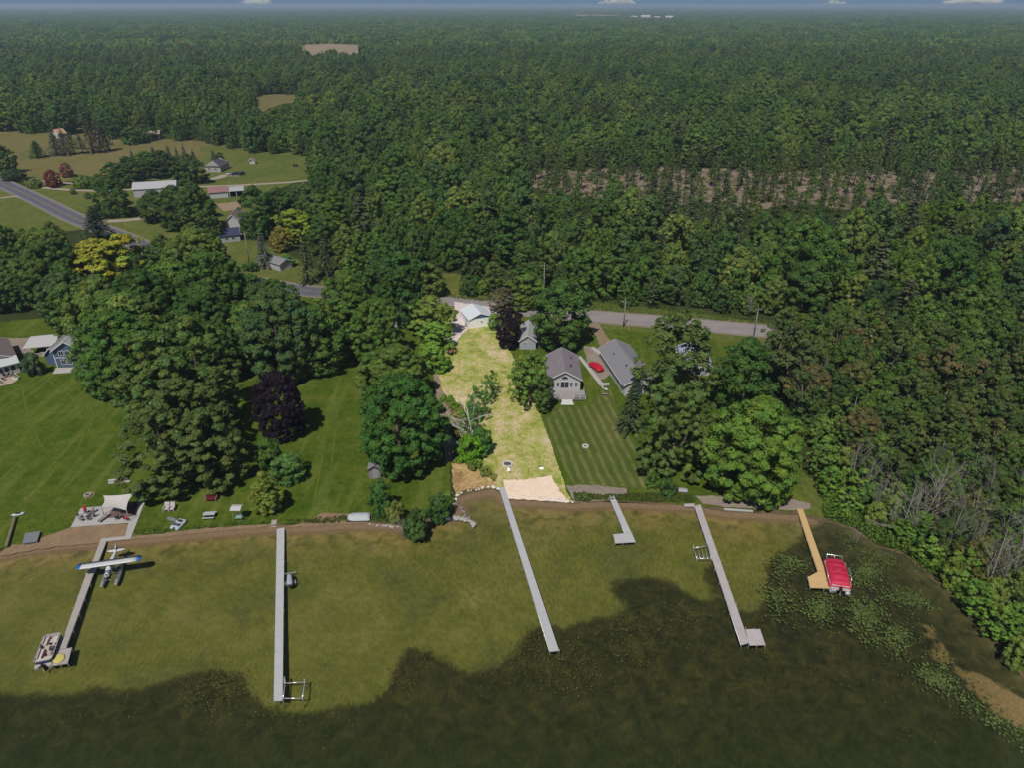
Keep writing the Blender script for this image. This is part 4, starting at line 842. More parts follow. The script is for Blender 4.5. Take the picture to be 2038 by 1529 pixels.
# ---- far woods: patches of coarser trees
def patch_mesh(seed, size, n, leafs, ls, R0, H0):
    rs2 = np.random.RandomState(seed); Vs, Fs, Ls = [], [], []; o = 0
    for i in range(n):
        x, y = (rs2.rand(2)-.5)*size; R_ = R0*(.5+1.0*rs2.rand()**1.3); H_ = H0*(.62+.6*rs2.rand()); tone = np.array([.75+.5*rs2.rand()]*3)*(1+rs2.normal(size=3)*.09)
        d = unit(rs2.normal(size=(leafs, 3))+np.array([0, 0, .45])); lob = unit(rs2.normal(size=(9, 3))+np.array([0, 0, .5]))
        bump = (d@lob.T).max(1)**6; rr = (.72+.32*bump)[:, None]
        c = np.array([x, y, H_-R_*.95])+d*rr*np.array([R_, R_, R_*1.05]); nn = unit(d*.95+rs2.normal(size=(leafs, 3))*.28)
        v, f = leaf_quads(c, nn, ls, rs2, .75); Vs.append(v); Fs.append(f+o); o += len(v)
        Ls.append(np.tile(tone, (leafs, 1))*(.82+.36*rs2.rand(leafs, 1)))
    return leafmesh('wood_patch', np.concatenate(Vs), np.concatenate(Fs), np.concatenate(Ls), LEAF_WOOD)
PA = [lib('%02d_patch' % i, patch_mesh(50+i, 46, 30, 260, .95, 5.3, 15)) for i in range(4)]
pts = []
X, Y = lattice(-5200, 5200, 1290, 6000, 37, rs); k = np.abs(X) < .80*Y+60; X, Y = X[k], Y[k]; px, py = proj(X, Y, 10.); k = np.ones(len(X), bool)
for P in VIS[-6:-2]:
    q = [(a, b) for a, b in P]; cx_ = sum(a for a, b in q)/len(q); q = [(cx_+(a-cx_)*1.08, b) for a, b in q]
    for zz in (.3, 13): 
        px, py = proj(X, Y-20, zz); k &= ~inpoly(px, py, q); px, py = proj(X, Y+20, zz); k &= ~inpoly(px, py, q)
for x, y in zip(X[k], Y[k]): pts.append((x, y, .25, 1, .8+.5*rs.rand(), rs.rand()*6.28, rs.randint(4)))
PB = [lib('%02d_far_patch' % i, patch_mesh(70+i, 150, 100, 60, 2.6, 8.5, 17)) for i in range(3)]
instancer('distant_forest', 'far unbroken woods fading towards the horizon', PA, pts)
pts = []
X, Y = lattice(-16500, 16500, 5950, 20200, 118, rs); k = np.abs(X) < .78*Y+60
for x, y in zip(X[k], Y[k]): pts.append((x, y, .25, 1, .8+.45*rs.rand(), rs.rand()*6.28, rs.randint(3)))
instancer('horizon_forest', 'last belt of bluish woods along the horizon', PB, pts)
print('FAR', len(pts))
# ------------------------------------------------------------------ buildings
WHITE = stripes('white_siding', (.46, .455, .46), .2, 2, .78); LOTWHITE = stripes('brightened_white_siding', (.87, .87, .88), .25, 2, .88, var=.04)  # lot highlight put into the garage siding, roof and trim colours
GREYS = stripes('grey_siding', (.34, .36, .40), .2, 2, .78); BLUES = stripes('blue_siding', (.085, .12, .21), .2, 2, .75)
CREAM = stripes('cream_siding', (.36, .36, .33), .22, 2, .8); SHEDW = stripes('shed_panel', (.40, .385, .42), .6, 0, .8)
METALR = stripes('pale_metal_roof', (.38, .375, .385), .45, 1, .8, .45); LOTMETAL = stripes('brightened_metal_roof', (.60, .63, .66), .45, 1, .85, .4, var=.06)
SHGREY = stripes('grey_shingle', (.20, .195, .205), .35, 0, .8, .9, var=.2); SHBROWN = stripes('brown_shingle', (.17, .135, .13), .35, 0, .78, .9, var=.25)
SHDARK = stripes('dark_shingle', (.075, .07, .095), .35, 0, .8, .9, var=.25); SHPINK = stripes('faded_red_roof', (.24, .13, .125), .5, 1, .8, .7)
SHLIGHT = stripes('light_grey_shingle', (.33, .335, .34), .35, 0, .82, .9, var=.12); SHPURP = stripes('mottled_shingle', (.20, .175, .19), .35, 0, .75, .9, var=.4)
NAVYR = stripes('navy_metal_roof', (.04, .045, .085), .6, 0, 1.6, .35); TRIM = M('white_trim', (.55, .54, .54), .6, var=.06); DTRIM = M('dark_trim', (.05, .05, .055), .6)
BLUEG = M('blue_gable', (.055, .15, .30), .6, var=.08); GLASS = M('window_glass', (.02, .025, .035), .12, 0, .1, spec=.6); DARKIN = M('dark_opening', (.02, .02, .022), .9)
WOODD = M('deck_boards', (.27, .25, .24), .8, var=.12); TAN = M('tan_boards', (.50, .335, .155), .75, var=.12, scale=.6); STEEL = M('galvanised_steel', (.42, .43, .44), .35, .7); ALU = M('aluminium', (.48, .48, .50), .35, .4, var=.06)
POSTW = M('grey_post', (.24, .21, .18), .9); BLACK = M('black_plastic', (.015, .015, .018), .5); RED = M('red_paint', (.42, .012, .03), .35, var=.1); DKRED = M('dark_red', (.12, .015, .025), .5); STONE = M('field_stone', (.34, .31, .29), .9, var=.3, scale=3)
PALESTONE = M('pale_stone', (.62, .57, .53), .9, var=.25, scale=3); CREAMV = M('cream_vinyl', (.50, .43, .38), .5, var=.08); NAVY = M('navy_vinyl', (.025, .03, .08), .4); RUBBER = M('tyre_rubber', (.02, .02, .02), .9); CHROME = M('bright_rail', (.58, .58, .6), .25, .6)
def window(root, x, z, w_, h, face='front', D=0, W=0, nm='window', arch=False, mull=1):
    """framed window standing 4 cm proud of a wall of the house"""
    tf = {'front': Matrix.Translation((x, 0, z)), 'back': Matrix.Translation((x, D, z)) @ Matrix.Rotation(math.pi, 4, 'Z'),
          'left': Matrix.Translation((-W/2, x, z)) @ Matrix.Rotation(-math.pi/2, 4, 'Z'), 'right': Matrix.Translation((W/2, x, z)) @ Matrix.Rotation(math.pi/2, 4, 'Z')}[face]
    mb = MB(); f = .09
    if arch:
        n = 10; vs = []
        for k in range(n+1):
            a = math.pi*k/n; vs += [(math.cos(a)*w_/2, -.05, math.sin(a)*h), (math.cos(a)*(w_/2-f), -.05, math.sin(a)*(h-f))]
        mb.add(vs, [(2*k, 2*k+1, 2*k+3, 2*k+2) for k in range(n)], tf=tf); mb.box((0, -.03, -f/2), (w_, .06, f), tf=tf)
        o = mb.build(nm, TRIM, root); pb = MB(); pb.add([(math.cos(math.pi*k/n)*(w_/2-f), -.02, math.sin(math.pi*k/n)*(h-f)) for k in range(n+1)], [tuple(range(n+1))], tf=tf)
        pb.build('pane', GLASS, o); return o
    mb.box((-w_/2+f/2, -.03, 0), (f, .06, h), tf=tf); mb.box((w_/2-f/2, -.03, 0), (f, .06, h), tf=tf)
    for s in (-1, 1): mb.box((0, -.03, s*(h/2-f/2)), (w_-2*f, .06, f), tf=tf)
    for i in range(mull): mb.box((-w_/2+(i+1)*w_/(mull+1), -.025, 0), (.05, .05, h-2*f), tf=tf)
    o = mb.build(nm, TRIM, root); p = MB(); p.box((0, -.005, 0), (w_-2*f, .03, h-2*f), tf=tf); p.build('pane', GLASS, o); return o
def gable(root, W, D, h, rise, wall, roof, oh=.4, ridge='y', gablemat=None, trim=TRIM, x0=0, y0=0, wn='wall', rn='roof', z0=0.0, hip=0.0):
    """walls with pitched ends + two roof slabs with overhang; ridge along y (gable to the front) or x"""
    tf = Matrix.Translation((x0, y0, z0))
    if ridge == 'x': tf = tf @ Matrix.Translation((0, D/2, 0)) @ Matrix.Rotation(math.pi/2, 4, 'Z') @ Matrix.Translation((0, -W/2, 0)); W, D = D, W
    mb = MB(); a = W/2
    mb.add([(-a, 0, 0), (a, 0, 0), (a, 0, h), (0, 0, h+rise), (-a, 0, h), (-a, D, 0), (a, D, 0), (a, D, h), (0, D, h+rise), (-a, D, h)],
           [(0, 1, 2, 4), (2, 3, 4), (6, 5, 9, 7), (9, 8, 7), (1, 6, 7, 2), (5, 0, 4, 9), (2, 7, 8, 3), (4, 3, 8, 9), (5, 6, 1, 0)], tf=tf)
    if gablemat: mb.mi[1] = 1; mb.mi[3] = 1
    wo = mb.build(wn, [wall, gablemat] if gablemat else wall, root)
    rb = MB(); sl_ = rise/a; e = a+oh; zl = h-oh*sl_; t = .14; yb = D+oh; yf = -oh; hy = hip
    for s in (-1, 1):
        P = [(s*e, yf, zl+.03), (0, yf+hy, h+rise+.03), (0, yb-hy, h+rise+.03), (s*e, yb, zl+.03)]
        vs = P+[(p[0], p[1], p[2]+t) for p in P]
        fs = [(0, 1, 2, 3), (7, 6, 5, 4), (0, 4, 5, 1), (1, 5, 6, 2), (2, 6, 7, 3), (3, 7, 4, 0)]
        rb.add(vs, fs if s > 0 else [f[::-1] for f in fs], tf=tf)
    if hip:
        for yy, yr in ((yf, yf+hip), (yb, yb-hip)): rb.add([(-e, yy, zl+.03+t), (e, yy, zl+.03+t), (0, yr, h+rise+.03+t)], [(0, 1, 2)] if yy < D/2 else [(1, 0, 2)], tf=tf)
    if not hip: rb.add([(-.12, yf-.02, h+rise+.17), (.12, yf-.02, h+rise+.17), (.12, yb+.02, h+rise+.17), (-.12, yb+.02, h+rise+.17), (0, yf-.02, h+rise+.22), (0, yb+.02, h+rise+.22)], [(0, 4, 5, 3), (4, 1, 2, 5), (0, 1, 4), (2, 3, 5)], tf=tf)
    ro = rb.build(rn, roof, root)
    if trim and not hip:
        for y in (yf-.05, yb+.01):
            tb = MB(); P = [(-e, y, zl-.06), (0, y, h+rise-.06), (e, y, zl-.06), (e, y, zl+.2), (0, y, h+rise+.2), (-e, y, zl+.2)]
            tb.add(P+[(p[0], p[1]+.04, p[2]) for p in P], [(0, 1, 4, 5), (1, 2, 3, 4), (11, 10, 7, 6), (10, 9, 8, 7)]+[(i, i+6, (i+1) % 6+6, (i+1) % 6) for i in range(6)], tf=tf)
            tb.build('trim', trim, root)
    return wo, ro
def house(name, label, cat, A, B, group=None, z=.25):
    a = G(*A, z) if len(A) == 2 else Vector(A); b = G(*B, z) if len(B) == 2 else Vector(B)
    c = (a+b)/2; rz = math.atan2(b.y-a.y, b.x-a.x); return thing(name, label, cat, (c.x, c.y, z), rz, group), (b-a).length
def door(root, x, w_=.95, h=2.05, face='front', D=0, W=0, mat=TRIM):
    o = window(root, x, h/2+.03, w_, h, face, D, W, 'door', mull=0); return o
# white garage in the pale lot
t, W = house('garage', 'bright white garage with blue gable and pale metal roof', 'garage', (933.7, 654.2), (980.8, 647))
gable(t, W, 7.0, 2.5, 1.35, LOTWHITE, LOTMETAL, .22, gablemat=BLUEG, trim=M('brightened_trim', (.8, .8, .82), .5, var=.04))
window(t, .2, 1.5, .55, .5); door(t, 2.2, face='left', D=7, W=W)
# grey cottage
t, W = house('cottage', 'small grey cottage with light shingle roof behind the dark purple tree', 'house', (1034, 695), (1066, 696))
gable(t, W, 9.5, 2.4, 1.4, GREYS, SHLIGHT, .35); window(t, -.55, 1.6, .8, .6)
mb = MB(); mb.box((W/2+1.1, 3.0, 1.2), (2.2, 3.2, 2.4)); mb.build('porch_wall', BLUES, t); mb = MB(); mb.add([(W/2+.05, .7, 3.1), (W/2+2.6, .7, 2.45), (W/2+2.6, 5.2, 2.45), (W/2+.05, 5.2, 3.1), (W/2+.05, .7, 3.22), (W/2+2.6, .7, 2.57), (W/2+2.6, 5.2, 2.57), (W/2+.05, 5.2, 3.22)], [(3, 2, 1, 0), (4, 5, 6, 7), (0, 1, 5, 4), (1, 2, 6, 5), (2, 3, 7, 6), (3, 0, 4, 7)]); mb.build('porch_roof', SHDARK, t)
o = window(t, W/2+1.2, 1.1, 1.0, 2.0, nm='door'); o.location.y = 1.4
# white gabled house with deck
t, W = house('gabled_house', 'white gabled house with arched window and front deck', 'house', (1092, 781), (1154, 781))
gable(t, W, 11.5, 3.3, 1.9, WHITE, SHPURP, .45)
for i, x in enumerate((-2.5, -1.45)): window(t, x, 1.95, .7, 1.35)
for i, x in enumerate((1.45, 2.5)): window(t, x, 1.95, .7, 1.35)
window(t, 0, 1.85, 1.9, 1.75, nm='door'); window(t, 0, 3.25, 1.6, .8, arch=True)
for y in (3, 6.5): window(t, y, 1.9, 1.1, 1.1, 'right', 11.5, W)
mb = MB(); mb.box((1.5, 3.5, 4.85), (.35, .35, .5)); mb.box((1.9, 8, 4.55), (.3, .3, .4)); mb.build('roof_vent', DTRIM, t)
d = MB(); d.box((.45, -2.05, .42), (7.8, 4.0, .16)); dk = d.build('deck', WOODD, t); d = MB(); d.box((.45, -2.05, .17), (7.5, 3.7, .33)); d.build('skirt', DTRIM, dk)
d = MB()
for x in (-3.35, -1.2, 4.25, 1.75, 3.1): d.box((x, -3.95, .95), (.12, .12, .9))
for y in (-.15, -2): d.box((-3.35, y, .95), (.12, .12, .9)); d.box((4.25, y, .95), (.12, .12, .9))
d.build('railing_post', TRIM, dk); d = MB()
for xa, xb in ((-3.29, -1.26), (1.81, 4.19)):
    d.box(((xa+xb)/2, -3.95, 1.36), (xb-xa, .09, .06)); d.box(((xa+xb)/2, -3.95, .6), (xb-xa, .05, .05))
    for k in range(int((xb-xa)/.14)): d.box((xa+.1+k*.14, -3.95, .98), (.025, .025, .7))
for xx in (-3.35, 4.25): d.box((xx, -2.05, 1.36), (.09, 3.6, .06)); d.box((xx, -2.05, .6), (.05, 3.6, .05))
d.build('railing', M('dark_rail', (.07, .06, .06), .6), dk); d = MB()
for k in range(4): d.box((.3, -4.2-.3*k, .36-.09*k), (2.3, .29, .08)); 
d.box((.3, -5.3, .05), (2.7, .7, .1)); d.build('steps', TRIM, dk)
# long grey roofed house
a = Vector((24.6, 135.9, .25)); b = Vector((31.0, 133.9, .25)); t, W = house('long_house', 'long white house with grey shingle roof beside the red car', 'house', tuple(a), tuple(b))
t.rotation_euler.z = math.atan2(150.7-131.5, 24.7-28.2)-math.pi/2
gable(t, 7.2, 18.5, 2.9, 1.9, WHITE, SHGREY, .45); W = 7.2
for y in (4.5, 9, 10.4): window(t, y, 1.7, .8, 1.3, 'left', 18.5, W)
door(t, 1.8, face='left', D=18.5, W=W); window(t, 1.6, 1.6, 1.9, 1.4); window(t, -1.5, 1.6, 1.2, 1.2)
mb = MB(); mb.box((-1.4, 6, 4.25), (.4, .4, .5)); mb.box((-2.1, 13, 3.85), (.3, .3, .5)); mb.tube([(1.2, 9, 4.0), (1.2, 9, 4.7)], .09, 8); mb.build('roof_vent', DTRIM, t)
mb = MB(); mb.box((-W/2-.5, 9.3, 2.62), (.12, 18.6, .1)); mb.box((W/2+.5, 9.3, 2.62), (.12, 18.6, .1)); mb.build('gutter', TRIM, t)
# house hidden by the tall open tree
t, W = house('hidden_house', 'house with pale blue grey roof half hidden behind tall tree', 'house', (1352, 745), (1412, 748))
gable(t, W, 9, 2.7, 1.8, GREYS, M('pale_blue_roof', (.30, .33, .42), .8, var=.15), .4); window(t, 1.5, 1.5, 1.2, 1.2); window(t, -1.5, 1.5, 1.2, 1.2)
# far left house (cut by the frame)
a = Vector((-127.0, 143.6, .25)); e1 = Vector((12.6, -15.0, 0)).normalized(); fr = Vector((-e1.y, e1.x, 0))
t, W = house('brown_roofed_house', 'house with brown roof and white sunroom cut by left edge', 'house', tuple(Vector((-115.2, 148.2, .25))-Vector((.77, .64, 0))*9), (-115.2, 148.2, .25))
gable(t, 9, 13, 2.8, 2.1, WHITE, SHBROWN, .4)
mb = MB(); mb.box((.9, -1.5, 1.15), (7.0, 3.0, 2.3)); mb.build('sunroom', WHITE, t); mb = MB()
mb.add([(-3.0, -3.5, 2.45), (4.8, -3.5, 2.45), (4.8, .1, 3.05), (-3.0, .1, 3.05), (-3.0, -3.5, 2.57), (4.8, -3.5, 2.57), (4.8, .1, 3.17), (-3.0, .1, 3.17)], [(3, 2, 1, 0), (4, 5, 6, 7), (0, 1, 5, 4), (1, 2, 6, 5), (2, 3, 7, 6), (3, 0, 4, 7)]); mb.build('sunroom_roof', M('white_roof', (.44, .45, .45), .5, var=.06), t)
for k in range(5):
    o = window(t, -1.7+1.25*k, 1.45, 1.1, 1.4, mull=0); o.location.y = -3.0
# blue house with white trim
t, W = house('blue_house', 'blue house with white trim and steep gables under the left maple', 'house', (111, 731), (165, 729))
gable(t, 6.2, 9.5, 4.4, 2.1, BLUES, METALR, .5, x0=.6)
for z in (3.6, 1.3):
    for x in (-.9, .5, 1.9): window(t, x, z, 1.15, 1.25)
mb = MB()
for x in (-2.62, 3.82): mb.box((x, -.03, 2.2), (.22, .06, 4.4))
mb.box((.6, -.035, 2.45), (6.0, .05, .2)); mb.build('corner_board', TRIM, t)
gable(t, 3.2, 7, 2.8, 1.5, BLUES, METALR, .4, x0=-3.9, y0=1.5, wn='wing_wall', rn='wing_roof')
gable(t, 7, 6, 5.6, 2.2, BLUES, METALR, .4, x0=1.5, y0=9.6, wn='rear_wall', rn='rear_roof')
# carport
t, W = house('carport', 'open carport with flat white metal roof beside the blue house', 'carport', (55, 712), (112, 706))
mb = MB(); mb.add([(-W/2-.3, -.3, 2.5), (W/2+.2, -.3, 2.5), (W/2+.2, 6.3, 2.8), (-W/2-.3, 6.3, 2.8), (-W/2-.3, -.3, 2.66), (W/2+.2, -.3, 2.66), (W/2+.2, 6.3, 2.96), (-W/2-.3, 6.3, 2.96)], [(3, 2, 1, 0), (4, 5, 6, 7), (0, 1, 5, 4), (1, 2, 6, 5), (2, 3, 7, 6), (3, 0, 4, 7)]); mb.build('roof', M('white_sheet_roof', (.42, .41, .41), .5, var=.05), t)
mb = MB(); mb.box((0, 6.1, 1.25), (W, .12, 2.5)); mb.build('back_wall', M('dark_wall', (.10, .095, .10), .8), t)
for x in (-W/2, -W/4, W/4, W/2-.1): mb = MB(); mb.box((x, 0, 1.25), (.12, .12, 2.5)); mb.build('post', TRIM, t)
mb = MB(); mb.box((.2, 0, .5), (W*.62, .1, .95)); mb.build('low_wall', M('tan_panel', (.33, .27, .22), .8), t)
# farm buildings
def simple(name, label, cat, A, B, D, h, rise, wall, roof, ridge='x', wins=(), group=None, hip=0, oh=.35, gm=None):
    t, W = house(name, label, cat, A, B, group); gable(t, W, D, h, rise, wall, roof, oh, ridge, hip=hip, gablemat=gm)
    for x in wins: window(t, x*W/2, h*.55, 1.1, 1.1)
    return t, W
t, W = simple('long_barn', 'long white pole barn with pale metal roof among dark trees', 'barn', (268, 393), (352, 388), 9, 3.6, 2.0, SHEDW, METALR)
t, W = simple('red_roofed_shed', 'low white shed with faded red roof by the farm drive', 'shed', (419, 395), (455, 392), 6, 2.6, 1.6, WHITE, SHPINK)
t, W = house('open_shed', 'open fronted shed with white roof joined to the red roofed shed', 'shed', (457, 392), (486, 390)); W *= .98
mb = MB(); mb.box((0, 5, 1.2), (W, .15, 2.4)); mb.box((W/2-.1, 2.5, 1.2), (.15, 4.8, 2.4)); mb.build('wall', DARKIN, t); mb = MB(); mb.add([(-W/2-.1, -.4, 2.5), (W/2+.3, -.4, 2.5), (W/2+.3, 5.3, 3.3), (-W/2-.1, 5.3, 3.3), (-W/2-.1, -.4, 2.64), (W/2+.3, -.4, 2.64), (W/2+.3, 5.3, 3.44), (-W/2-.1, 5.3, 3.44)], [(3, 2, 1, 0), (4, 5, 6, 7), (0, 1, 5, 4), (1, 2, 6, 5), (2, 3, 7, 6), (3, 0, 4, 7)]); mb.build('roof', METALR, t)
for x in (-W/2+.2, 0, W/2-.3): mb = MB(); mb.box((x, -.05, 1.25), (.18, .18, 2.5)); mb.build('post', TRIM, t)
simple('farm_cottage', 'cream farm cottage with dark hipped roof beside the parked cars', 'house', (408, 342), (440, 342.3), 11, 2.8, 2.4, CREAM, SHDARK, 'y', (-.4, .4), hip=2.5)
simple('garden_shed', 'little white shed at the edge of the trees beyond the cars', 'shed', (497, 326.5), (508, 326), 3, 2.0, .9, WHITE, SHPINK, 'y')
t, W = simple('brown_roofed_cottage', 'white cottage with dark brown roof between large trees', 'house', (452, 452.5), (478, 451.5), 12, 2.8, 1.9, WHITE, SHBROWN, 'y')
t, W = simple('navy_roofed_cottage', 'low cottage with navy blue roof below the brown roofed one', 'house', (441, 483), (479, 479), 7, 2.4, 1.6, GREYS, NAVYR, 'x', (-.4, .3))
t, W = simple('storage_shed', 'long low white shed with grey roof under the pale spruce', 'shed', (517, 527), (558, 540), 5, 2.3, 1.1, SHEDW, SHGREY, 'x')
t, W = simple('edge_house', 'pale house cut off by the left edge below the road', 'house', (-45, 508), (14, 500), 9, 3.2, 2.0, WHITE, SHGREY, 'x')
simple('edge_cottage', 'dark roofed cottage cut by the left edge above the yard', 'house', (-30, 545), (4, 540), 7, 2.6, 1.8, WHITE, SHDARK, 'x')
simple('orange_roofed_house', 'small house with orange roof in the trees behind the meadow', 'house', (118, 276), (134, 274), 8, 3, 2.4, WHITE, M('orange_roof', (.40, .22, .13), .8), 'x')
simple('tan_house', 'tan house glimpsed under the trees beyond the meadow', 'house', (288, 277), (318, 276), 8, 3.0, 1.6, CREAM, M('tan_roof', (.30, .23, .19), .8), 'x')
simple('dark_roofed_house', 'dark roofed house showing through the grove left of the lot', 'house', (764, 655), (792, 658), 8, 2.6, 1.7, GREYS, SHDARK, 'y')
for i, (x, y, w_) in enumerate([(1262, 38.5, 12), (1285, 38.8, 16), (1308, 38.6, 10), (1332, 39.2, 14), (1236, 37, 4), (822, 43, 10), (750, 49, 8), (690, 44, 6)]):
    p = G(x, y); k = p.y/FPX*w_; t = thing('farm_building', ['tiny white farm building in the distant row below the horizon', 'tiny pale building far off in the woods'][i > 4], 'farm building', p, 0, ['distant farm row', 'buildings lost in the woods'][i > 4])
    gable(t, k, k*.6, k*.22+6, k*.12, M('far_white', (.6, .58, .56), .8), M('far_roof', (.5, .48, .47), .7), .5, 'x')
# small lakeside shed
t, W = house('garden_hut', 'small grey hut with pale gable front half under the dense maple', 'shed', (735, 954), (758, 953))
gable(t, W*1.05, 3.2, 1.9, .75, M('hut_wall', (.20, .18, .20), .8), SHGREY, .15, gablemat=M('hut_wall'), trim=DTRIM); mb = MB(); mb.box((.15, -.03, .92), (1.15, .05, 1.75)); mb.build('door', M('hut_door', (.27, .26, .28), .7), t)
# ------------------------------------------------------------------ utility poles and wires
def pole(bx, by, top, label, arms=True):
    p = G(bx, by); H = max(5, ztop(top, p.y)-.25); t = thing('utility_pole', label, 'pole', p, 0); mb = MB(); mb.tube([(0, 0, 0), (0, 0, H)], [.17, .12], 8); mb.build('post', POSTW, t)
    if arms:
        mb = MB(); mb.box((0, -.16, H-.5), (1.7, .1, .12)); mb.build('crossarm', POSTW, t); mb = MB()
        for x in (-.75, .75, 0): mb.tube([(x, -.16, H-.44 if x else H-.0), (x, -.16, H-.25 if x else H+.15)], .05, 6)
        mb.build('insulator', TRIM, t)
    return Vector((p.x, p.y-.16, H+.05))
P1 = pole(1241, 650, 596, 'grey utility pole on the grass beside the right road'); P0 = pole(1082, 602, 524, 'utility pole half hidden in the trees above the tall green tree')
P2 = pole(1500, 668, 612, 'utility pole where the right road enters the wood'); P3 = pole(845, 584, 522, 'utility pole behind the road left of the garage'); P4 = pole(497, 525, 462, 'thin pole on the grass by the navy roofed cottage')
P5 = pole(100, 262, 236, 'lone pole at the far edge of the meadow', False); P6 = pole(225, 288, 266, 'pole at the wood edge behind the row of conifers', False)
def wire(a, b, sag, label):
    mb = MB(); ps = [a.lerp(b, i/14)-Vector((0, 0, sag*4*(i/14)*(1-i/14))) for i in range(15)]; mb.tube(ps, .022, 4); tag(mb.build('power_line', M('dark_wire', (.03, .03, .03), .6)), label, 'wire', None)
wire(P3, P0, 1.0, 'overhead wire from the pole left of garage to the tree pole'); wire(P0, P1, 1.1, 'overhead wire between tree pole and roadside pole'); wire(P1, P2, 1.1, 'overhead wire from the roadside pole to the right wood')
p = G(1251, 657); mb = MB(); mb.box((0, 0, .55), (.1, .06, 1.1)); mb.box((0, 0, 1.14), (.16, .1, .1)); o = mb.build('marker_post', M('yellow_plastic', (.5, .4, .06), .5)); o.location = p; tag(o, 'short yellow marker post by the roadside pole', 'post')
# ------------------------------------------------------------------ cars
def car(label, px, py, rz, col, group=None, kind='car', covered=False):
    t = thing('parked_car', label, 'car', G(px, py, .3), rz, group); mb = MB()
    mb.loft([(-2.25, 0, .62, .55, .22), (-2.15, 0, .64, .80, .34), (-1.3, 0, .66, .89, .40), (0, 0, .66, .90, .40), (1.3, 0, .64, .88, .38), (2.0, 0, .60, .80, .32), (2.2, 0, .56, .60, .22)], 16, 4); mb.build('body', col, t)
    mb = MB(); h = 1.42 if kind == 'car' else 1.68; bk = -1.7 if kind == 'car' else -2.1
    mb.add([(-.78, bk, .98), (.78, bk, .98), (.78, 1.0, .98), (-.78, 1.0, .98), (-.6, bk+.55, h), (.6, bk+.55, h), (.62, .25, h), (-.62, .25, h)], [(4, 5, 6, 7), (0, 1, 5, 4), (1, 2, 6, 5), (2, 3, 7, 6), (3, 0, 4, 7)]); mb.mi = [1 if not covered and i else 0 for i in range(5)]
    mb.build('cabin', [col, GLASS], t, .03)
    for sx in (-1, 1):
        for y in (-1.4, 1.35):
            w_ = MB(); w_.tube([(sx*.72, y, .33), (sx*.92, y, .33)], .33, 14); wo = w_.build('wheel', RUBBER, t); w_ = MB(); w_.tube([(sx*.915, y, .33), (sx*.93, y, .33)], .19, 10); w_.build('rim', STEEL, wo)
        w_ = MB(); w_.box((sx*.6, 2.1, .66), (.3, .1, .12)); w_.build('headlight', GLASS, t)
    return t
car('bright red car parked between the two white houses', 1186, 734, math.radians(30)-.02, RED, covered=True)
SILV = M('silver_paint', (.40, .40, .42), .3, .3); BLKP = M('black_paint', (.012, .012, .016), .2)
car('silver car parked on the gravel by the farm cottage', 460, 347.5, 2.1, SILV); car('black car in the middle beside the silver one', 470, 347.5, 2.3, BLKP); car('black tall pickup at the right of the farm cars', 479.5, 347.8, 2.2, BLKP, kind='suv')
# ------------------------------------------------------------------ docks
def quadstrip(mb, L0, R0, L1, R1, n, z0=.38, z1=.5, gap=.03):
    ln = (Vector(L1)-Vector(L0)).length
    for i in range(n):
        a = i/n+gap/ln/2; b = (i+1)/n-gap/ln/2
        q = [Vector(L0).lerp(Vector(L1), a), Vector(R0).lerp(Vector(R1), a), Vector(R0).lerp(Vector(R1), b), Vector(L0).lerp(Vector(L1), b)]
        dz = random.uniform(-.008, .008); mb.prism([(p.x, p.y) for p in q], z0+dz, z1+dz)
def P2(px, py, z=.5): return G(px, py, z)
def dock(label, root_px, strips, polys, mat, posts, plank=None, edge=STEEL, postmat=STEEL):
    o = P2(*root_px); t = thing('dock', label, 'dock', (o.x, o.y, 0)); off = Vector((o.x, o.y, 0)); mb = MB(); eb = MB()
    for (l0, r0, l1, r1, n) in strips:
        q = [P2(*p)-off for p in (l0, r0, l1, r1)]; quadstrip(mb, *q, n)
        for a, b in ((q[0], q[2]), (q[1], q[3])): 
            d = (b-a).to_2d().normalized(); eb.tube([(a.x, a.y, .31), (b.x, b.y, .31)], .055, 4)
    for pl in polys: mb.prism([((P2(*p)-off).x, (P2(*p)-off).y) for p in pl], .385, .505)
    mb.build('deck', mat, t); eb.build('side_rail', edge, t)
    for (a, b, n) in posts:
        for i in range(n):
            p = P2(*a).lerp(P2(*b), i/max(1, n-1))-off; pb = MB(); top = .5+random.uniform(.05, .28); zb = -.8-1.2*min(1, max(0, (95-P2(*a).lerp(P2(*b), i/max(1, n-1)).y)/30)); pb.tube([(p.x, p.y, zb), (p.x, p.y, top)], .035, 6); pb.build('post', postmat, t)
    return t
GREYD = M('grey_dock_boards', (.39, .385, .39), .7, var=.1, scale=.7); WOODDK = M('weathered_dock', (.40, .36, .36), .85, var=.2, scale=1.2); BROWND = M('light_brown_dock', (.34, .305, .28), .8, var=.15, scale=1)
dock('weathered dock under the float plane, ending in a wider platform', (205, 1076), [((200.7, 1073.7), (212, 1077.8), (185.5, 1114), (197.8, 1114), 10), ((185.5, 1114), (197.8, 1114), (172.2, 1140.4), (187, 1140.4), 7), ((172.2, 1140.4), (187, 1140.4), (117.5, 1293), (131, 1291), 38)], [[(117, 1294.5), (143, 1290), (134.6, 1321), (102.6, 1326)]], BROWND, [((170, 1144), (118, 1290), 7), ((190, 1136), (133, 1290), 6), ((143, 1290), (134.6, 1321), 2), ((120, 1323), (103, 1326), 2)])
dock('long straight white dock left of centre', (557, 1052), [((551, 1053.6), (566, 1051), (544.8, 1396), (562.2, 1395), 13)], [], GREYD, [((550.6, 1060), (544.4, 1396), 14), ((566.5, 1056), (562.6, 1395), 14)])
dock('long slanting grey dock running out from the pale lot', (999, 971), [((993, 971), (1004, 970), (1094.3, 1298), (1112.5, 1295.5), 16)], [], GREYD, [((993.5, 980), (1093.8, 1298), 12), ((1006, 982), (1113, 1295), 9)])
